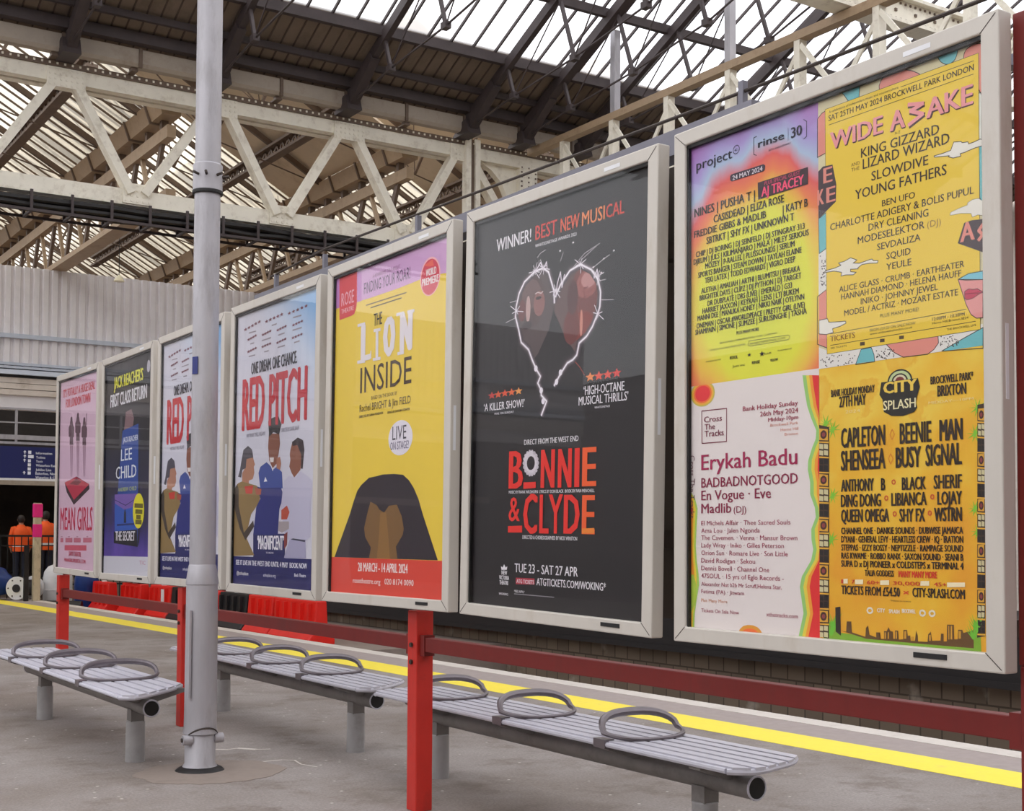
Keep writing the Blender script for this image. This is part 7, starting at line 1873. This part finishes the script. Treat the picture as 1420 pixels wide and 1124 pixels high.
# ------------------------------------------------------------------ far left: sign, railing, workers, stores
sg = thing('direction_sign', 'navy blue direction sign with white text hanging over the far concourse', 'sign', (0, 35.9*FS, 1.6*(1-FS)))
sg.scale = (FS, FS, FS)
obj('panel', MB().box(-2, 9.6, 0, .1, 3.10, 3.93), M['navy'], sg)
obj('light_strip', MB().box(-2, 9.6, -.02, .1, 3.045, 3.10), M['white'], sg)
ik = INK(); WH = (.85, .87, .95)
rows = [('Information', 8.443, 8.856, 3.743, 3.804), ('Toilets', 8.448, 8.682, 3.632, 3.693), ('Taxis', 8.447, 8.618, 3.531, 3.588), ('Waterloo East', 8.446, 8.974, 3.423, 3.484), ('Jubilee Line', 8.445, 8.844, 3.306, 3.373), ('Bakerloo, Northern', 8.44, 9.152, 3.208, 3.275), ('Waterloo & City', 8.442, 9.021, 3.104, 3.168)]
for (s_, x0, x1, zb, zt) in rows: ik.text(s_, x0, zb, x1-x0, zt-zb, WH, 1, -.004)
for (x0, x1, z0, z1) in [(8.249, 8.325, 3.747, 3.829), (8.247, 8.387, 3.635, 3.719), (8.245, 8.319, 3.524, 3.604), (8.242, 8.321, 3.42, 3.498), (8.24, 8.32, 3.311, 3.392), (8.242, 8.322, 3.205, 3.285)]: ik.face([(x0, -.004, z0), (x1, -.004, z0), (x1, -.004, z1), (x0, -.004, z1)], WH)
for (xc, zc, r_) in [(8.164, 3.789, 0.042), (8.166, 3.682, 0.042), (8.16, 3.576, 0.042), (8.156, 3.25, 0.042)]:
    ik.face([(xc-r_, -.004, zc), (xc+r_, -.004, zc), (xc, -.004, zc+r_*1.1)], WH); ik.face([(xc-r_*.3, -.0045, zc-r_), (xc+r_*.3, -.0045, zc-r_), (xc+r_*.3, -.0045, zc+.01), (xc-r_*.3, -.0045, zc+.01)], WH)
ik.build('lettering', sg)
ur = thing('upper_railing', 'grey tube railing in the dark opening above the blue sign', 'railing', (0, 36.05*FS, 1.6*(1-FS)))
ur.scale = (FS, FS, FS)
obj('rails', MB().box(-6, 12, 0, .1, 4.12, 4.24).box(-6, 12, -.02, .06, 4.0, 4.06).box(-6, 12, 0, .06, 4.9, 4.95).box(-6, 12, 0, .08, 4.55, 4.58), M['galv'], ur)
up = MB(); x = -5.7
while x < 12: up.box(x, x+.06, .02, .08, 4.0, 4.95); x += 1.05
obj('uprights', up, M['galv'], ur)
fe = thing('concourse_railing', 'black metal railing in front of the orange-jacketed workers', 'railing', (0, 35.62, 0))
obj('top_bar', MB().box(2, 12, -.03, .03, 1.58, 1.63), M['black'], fe); obj('bottom_bar', MB().box(2, 12, -.02, .02, .32, .36), M['black'], fe)
obj('middle_bar', MB().box(2, 12, -.02, .02, 1.34, 1.37), M['black'], fe)
bb = MB(); x = 2.1
while x < 12: bb.box(x, x+.022, -.011, .011, .0, 1.6); x += .17
obj('balusters', bb, M['black'], fe)
wp = thing('timber_post', 'cream timber post wrapped in two bands of bright pink tape', 'post', (8.06, 34.0, 0))
obj('shaft', MB().box(-.085, .085, -.085, .085, 0, 2.42), M['wood'], wp, bevel=.01)
obj('pink_tape', MB().box(-.1, .11, -.1, .1, 2.06, 2.40), M['pink'], wp, bevel=.02); obj('pink_tape', MB().box(-.095, .1, -.095, .095, 1.57, 1.90), M['pink'], wp, bevel=.02)
tag(obj('black_post', MB().box(7.75, 7.86, 33.9, 34.0, 0, 1.36), M['cable'], bevel=.01), 'short black post left of the pink-taped timber post', 'post')
bl = MB(); import itertools
bm = bmesh.new(); bmesh.ops.create_icosphere(bm, subdivisions=4, radius=1)
for v in bm.verts:
    v.co.x *= .62; v.co.y *= .35; v.co.z = max(-.4, v.co.z)*.52+.02*math.sin(9*v.co.x+4*v.co.z)+.03*math.sin(6*v.co.y+11*v.co.z)
    if v.co.z > .25: v.co.x *= .9
bm_o = obj('tarpaulin', bm, M['blue'], None, smooth=True); bm_o.location = (7.15, 35.0, .36); bm_o.name = 'tarpaulin_heap'
tag(bm_o, 'heap under a crumpled dark blue sheet at the far left platform end', 'heap')
rl = thing('cable_reel', 'cable reel with white round flange and black winding, left of the timber post', 'reel', (7.72, 34.45, .3), R(-42))
obj('flange', MB().tube([(0, -.05, 0), (0, 0, 0)], .29, 32), M['white'], rl, bevel=.01); obj('flange', MB().tube([(0, .75, 0), (0, .80, 0)], .29, 32), M['white'], rl, bevel=.01)
obj('winding', MB().tube([(0, 0, 0), (0, .75, 0)], .2, 28), M['cable'], rl, smooth=True); obj('hub', MB().tube([(0, -.08, 0), (0, -.05, 0)], .1, 18), M['cable'], rl)
bt = MB()
for k in range(6): bt.tube([(.22*math.cos(k*1.047), -.065, .22*math.sin(k*1.047)), (.22*math.cos(k*1.047), -.05, .22*math.sin(k*1.047))], .018, 8)
obj('bolts', bt, M['dark_steel'], rl)
wt = thing('white_tank', 'white rounded plastic tank right of the timber post', 'tank', (8.86, 35.1, -.3))
obj('body', MB().lathe([(.34, 0), (.36, .05), (.36, .85), (.33, 1.0), (.24, 1.12), (.10, 1.18), (.02, 1.19)], (0, 0, 0), 28), M['white'], wt, smooth=True)
obj('lid', MB().lathe([(.09, 1.17), (.09, 1.22), (.01, 1.23)], (0, 0, 0), 20), M['white'], wt); obj('hoop', MB().lathe([(.362, .5), (.368, .51), (.368, .54), (.362, .55)], (0, 0, 0), 28), M['white'], wt)
tag(obj('black_pipe', MB().tube([(8.3, 33.9, -.14), (9.05, 33.5, -.15)], .15, 20), M['cable'], smooth=True), 'fat black pipe lying behind the timber post', 'pipe')
bd_ = thing('blue_drum', 'blue plastic drum behind the red barriers, under the pink poster', 'drum', (9.35, 34.2, -.3))
obj('body', MB().lathe([(.3, 0), (.31, .03), (.3, .3), (.31, .32), (.3, .6), (.31, .62), (.29, .86), (.27, .88)], (0, 0, 0), 26), M['blue'], bd_, smooth=True); obj('lid', MB().lathe([(.28, .88), (.28, .90), (.02, .905)], (0, 0, 0), 26), M['blue'], bd_)
def barrier(y0, L_, mat, lab, X=9.8, z0=-.3, h_=.78):
    t = thing('water_barrier', lab, 'barrier', (X, y0, z0), 0, 'water-filled barriers along the track')
    prof = [(-.05, 0), (.47, 0), (.47, .1), (.34, .24), (.30, h_), (.10, h_), (.06, .24), (-.05, .1)]
    obj('body', MB().prism(prof, 'y', 0, L_-.04), mat, t, bevel=.025)
    y = .16
    while y < L_-.25: obj('rib', MB().box(.02, .09, y, y+.07, .22, h_-.06), mat, t); y += .36
    obj('filler_cap', MB().lathe([(.06, h_), (.06, h_+.03), (.01, h_+.035)], (.2, L_/2, 0), 16), M['white'], t)
    obj('coupling', MB().tube([(.2, L_-.05, .3), (.2, L_+.01, .3)], .05, 12), M['barrier_black'], t)
    return t
barrier(21.55, 1.9, M['barrier_red'], 'nearest red barrier, at the right end of the line under the pale poster')
barrier(23.5, 1.25, M['barrier_red'], 'second red barrier from the right end, beside the grey pole')
barrier(24.8, 1.5, M['barrier_black'], 'black barrier right of the grey pole foot')
barrier(26.35, 1.5, M['barrier_red'], 'red barrier hidden mostly behind the grey pole')
barrier(27.9, 1.4, M['barrier_black'], 'black barrier left of the grey pole, below the pale poster')
b5 = barrier(29.35, 1.5, M['barrier_red'], 'red barrier with a white notice, below the violet poster')
nb = obj('notice', MB().box(.045, .055, .2, .55, .42, .70), M['white'], b5); nb['label'] = 'white notice sheet'
barrier(30.9, 1.5, M['barrier_red'], 'red barrier left of the one with the white notice', X=9.6)
barrier(32.45, 1.4, M['barrier_red'], 'red barrier at the left end of the line beside the white tank', X=9.3)
wb = obj('white_sack', MB().lathe([(.16, 0), (.24, .1), (.26, .35), (.2, .6), (.08, .72), (.02, .73)], (10.55, 28.4, -.3), 20), M['white'], smooth=True); tag(wb, 'white sack between the barriers left of the grey pole', 'sack')
wb2 = thing('white_rail_block', 'white plastic block with round holes lying on the red barriers', 'block', (9.66, 31.6, .52))
obj('body', MB().prism([(-.55, 0), (.55, 0), (.5, .12), (.2, .14), (-.4, .14), (-.5, .1)], 'x', 0, .3), M['white'], wb2, bevel=.01)
wb2.rotation_euler = (0, 0, R(0))
bt = MB()
for y in (-.3, .3): bt.tube([(-.008, y, .07), (0, y, .07)], .035, 12)
obj('holes', bt, M['black'], wb2)

# ------------------------------------------------------------------ two workers seen from behind
def worker(lab, X, Y, z0, s, turn, arm):
    t = thing('person', lab, 'person', (X, Y, z0), turn)
    J = {'pel': (0, 0, .96), 'wai': (0, .01, 1.1), 'che': (0, .02, 1.32), 'nk': (0, .0, 1.5), 'hd0': (0, -.015, 1.58), 'hd1': (0, -.02, 1.68), 'hd2': (0, -.01, 1.765)}
    E_ = [('pel', 'wai'), ('wai', 'che'), ('che', 'nk'), ('nk', 'hd0'), ('hd0', 'hd1'), ('hd1', 'hd2')]
    Rr = {'pel': (.16, .11), 'wai': (.145, .10), 'che': (.165, .11), 'nk': (.058, .058), 'hd0': (.068, .075), 'hd1': (.078, .098), 'hd2': (.05, .06)}
    for sd in (-1, 1):
        n = 'l' if sd < 0 else 'r'
        J[n+'hip'] = (.1*sd, 0, .90); J[n+'kn'] = (.11*sd, -.02, .5); J[n+'an'] = (.12*sd, .02, .09); J[n+'to'] = (.14*sd, -.15, .04)
        J[n+'sh'] = (.19*sd, .01, 1.43); J[n+'el'] = (.27*sd, .0 if not arm else -.06, 1.14); J[n+'wr'] = (.25*sd, -.1 if not arm else -.28, .92 if not arm else 1.08); J[n+'pa'] = (.245*sd, -.14 if not arm else -.36, .84 if not arm else 1.07)
        E_ += [('pel', n+'hip'), (n+'hip', n+'kn'), (n+'kn', n+'an'), (n+'an', n+'to'), ('che', n+'sh'), (n+'sh', n+'el'), (n+'el', n+'wr'), (n+'wr', n+'pa')]
        Rr.update({n+'hip': (.095, .1), n+'kn': (.06, .062), n+'an': (.045, .05), n+'to': (.042, .035), n+'sh': (.062, .062), n+'el': (.045, .045), n+'wr': (.03, .034), n+'pa': (.022, .042)})
        p = Vector(J[n+'pa']); d = (p-Vector(J[n+'wr'])).normalized()
        for q in range(5):
            off = Vector((0, (q-1.5)*.017, 0)) if q < 4 else Vector((-.02*sd, -.03, .03))
            ln = (.062, .074, .07, .055, .045)[q]; a = n+'f%d' % q
            J[a+'0'] = tuple(p+off*.9+d*.012); J[a+'1'] = tuple(p+off+d*(.012+ln*.6)); J[a+'2'] = tuple(p+off+d*(.012+ln)+Vector((-.015*sd, 0, -.006)))
            E_ += [(n+'pa', a+'0'), (a+'0', a+'1'), (a+'1', a+'2')]
            for e in '012': Rr[a+e] = (.009, .009)
    me = bpy.data.meshes.new('body'); ks = list(J); me.from_pydata([J[q] for q in ks], [(ks.index(a), ks.index(b)) for a, b in E_], [])
    o = bpy.data.objects.new('body', me); C.objects.link(o); md = o.modifiers.new('skin', 'SKIN'); md.use_smooth_shade = True
    for q, sv in zip(ks, me.skin_vertices[0].data): sv.radius = Rr[q]; sv.use_root = (q == 'pel')
    sb = o.modifiers.new('sub', 'SUBSURF'); sb.levels = 1; sb.render_levels = 2
    me.materials.append(M['skin']); o.parent = t
    # clothes: jacket, trousers, boots, hair
    def loft(rings, k=20):
        mb = MB(); n0 = 0
        for (cx, cy, cz, rx, ry) in rings:
            for j in range(k): a = 2*math.pi*j/k; mb.v.append((cx+rx*math.cos(a), cy+ry*math.sin(a), cz))
        for i in range(len(rings)-1):
            for j in range(k): mb.f.append((i*k+j, i*k+(j+1) % k, (i+1)*k+(j+1) % k, (i+1)*k+j))
        mb.f.append(tuple(reversed(range(k)))); mb.f.append(tuple((len(rings)-1)*k+j for j in range(k))); return mb
    jk = obj('jacket', loft([(0, 0, .80, .215, .165), (0, 0, .86, .225, .17), (0, .01, 1.1, .21, .16), (0, .02, 1.3, .225, .165), (0, .02, 1.42, .20, .14), (0, .01, 1.49, .12, .10), (0, 0, 1.54, .08, .085)]), M['orange'], t, smooth=True, sub=1)
    for sd, n in ((-1, 'l'), (1, 'r')):
        a, b, c = Vector(J[n+'sh']), Vector(J[n+'el']), Vector(J[n+'wr'])
        obj('sleeve', MB().tube([a+Vector((-.05*sd, 0, .0)), a, (a+b)/2, b, (b+c)/2, c], [.07, .082, .074, .066, .06, .052], 12), M['orange'], jk, smooth=True)
    bd2 = obj('reflective_band', loft([(0, 0, .93, .226, .172), (0, 0, .98, .224, .170)]), M['sticker'], jk)
    tr_ = MB()
    for sd in (-1, 1): tr_.tube([(.09*sd, 0, .98), (.1*sd, 0, .85), (.11*sd, -.02, .5), (.12*sd, .02, .1)], [.12, .115, .085, .075], 14)
    obj('trousers', tr_, M['trousers'], t, smooth=True)
    bo = MB()
    for sd in (-1, 1): bo.tube([(.12*sd, .06, .05), (.125*sd, 0, .06), (.14*sd, -.13, .045), (.145*sd, -.19, .04)], [.045, .058, .05, .03], 12)
    obj('boots', bo, M['cable'], t, smooth=True)
    obj('hair', MB().lathe([(.07, -.09), (.092, -.04), (.098, .03), (.085, .08), (.05, .115), (.01, .125)], (0, .02, 1.68), 20), M['hair'], t, smooth=True)
    obj('nose', MB().prism([(-.10, 1.655), (-.128, 1.665), (-.104, 1.70)], 'x', -.012, .012), M['skin'], t, bevel=.004)
    for sd in (-1, 1): obj('ear', MB().lathe([(.004, -.03), (.014, -.015), (.016, .012), (.006, .03)], (.086*sd, -.005, 1.67), 10), M['skin'], t, smooth=True)
    t.scale = (s, s, s); return t
worker('worker in an orange jacket and dark trousers, partly hidden by the leftmost poster case', 8.86, 36.5, .4, 1.04, R(195), True)
worker('worker in an orange jacket behind the pink-taped timber post', 8.42, 37.3, .4, .98, R(170), False)
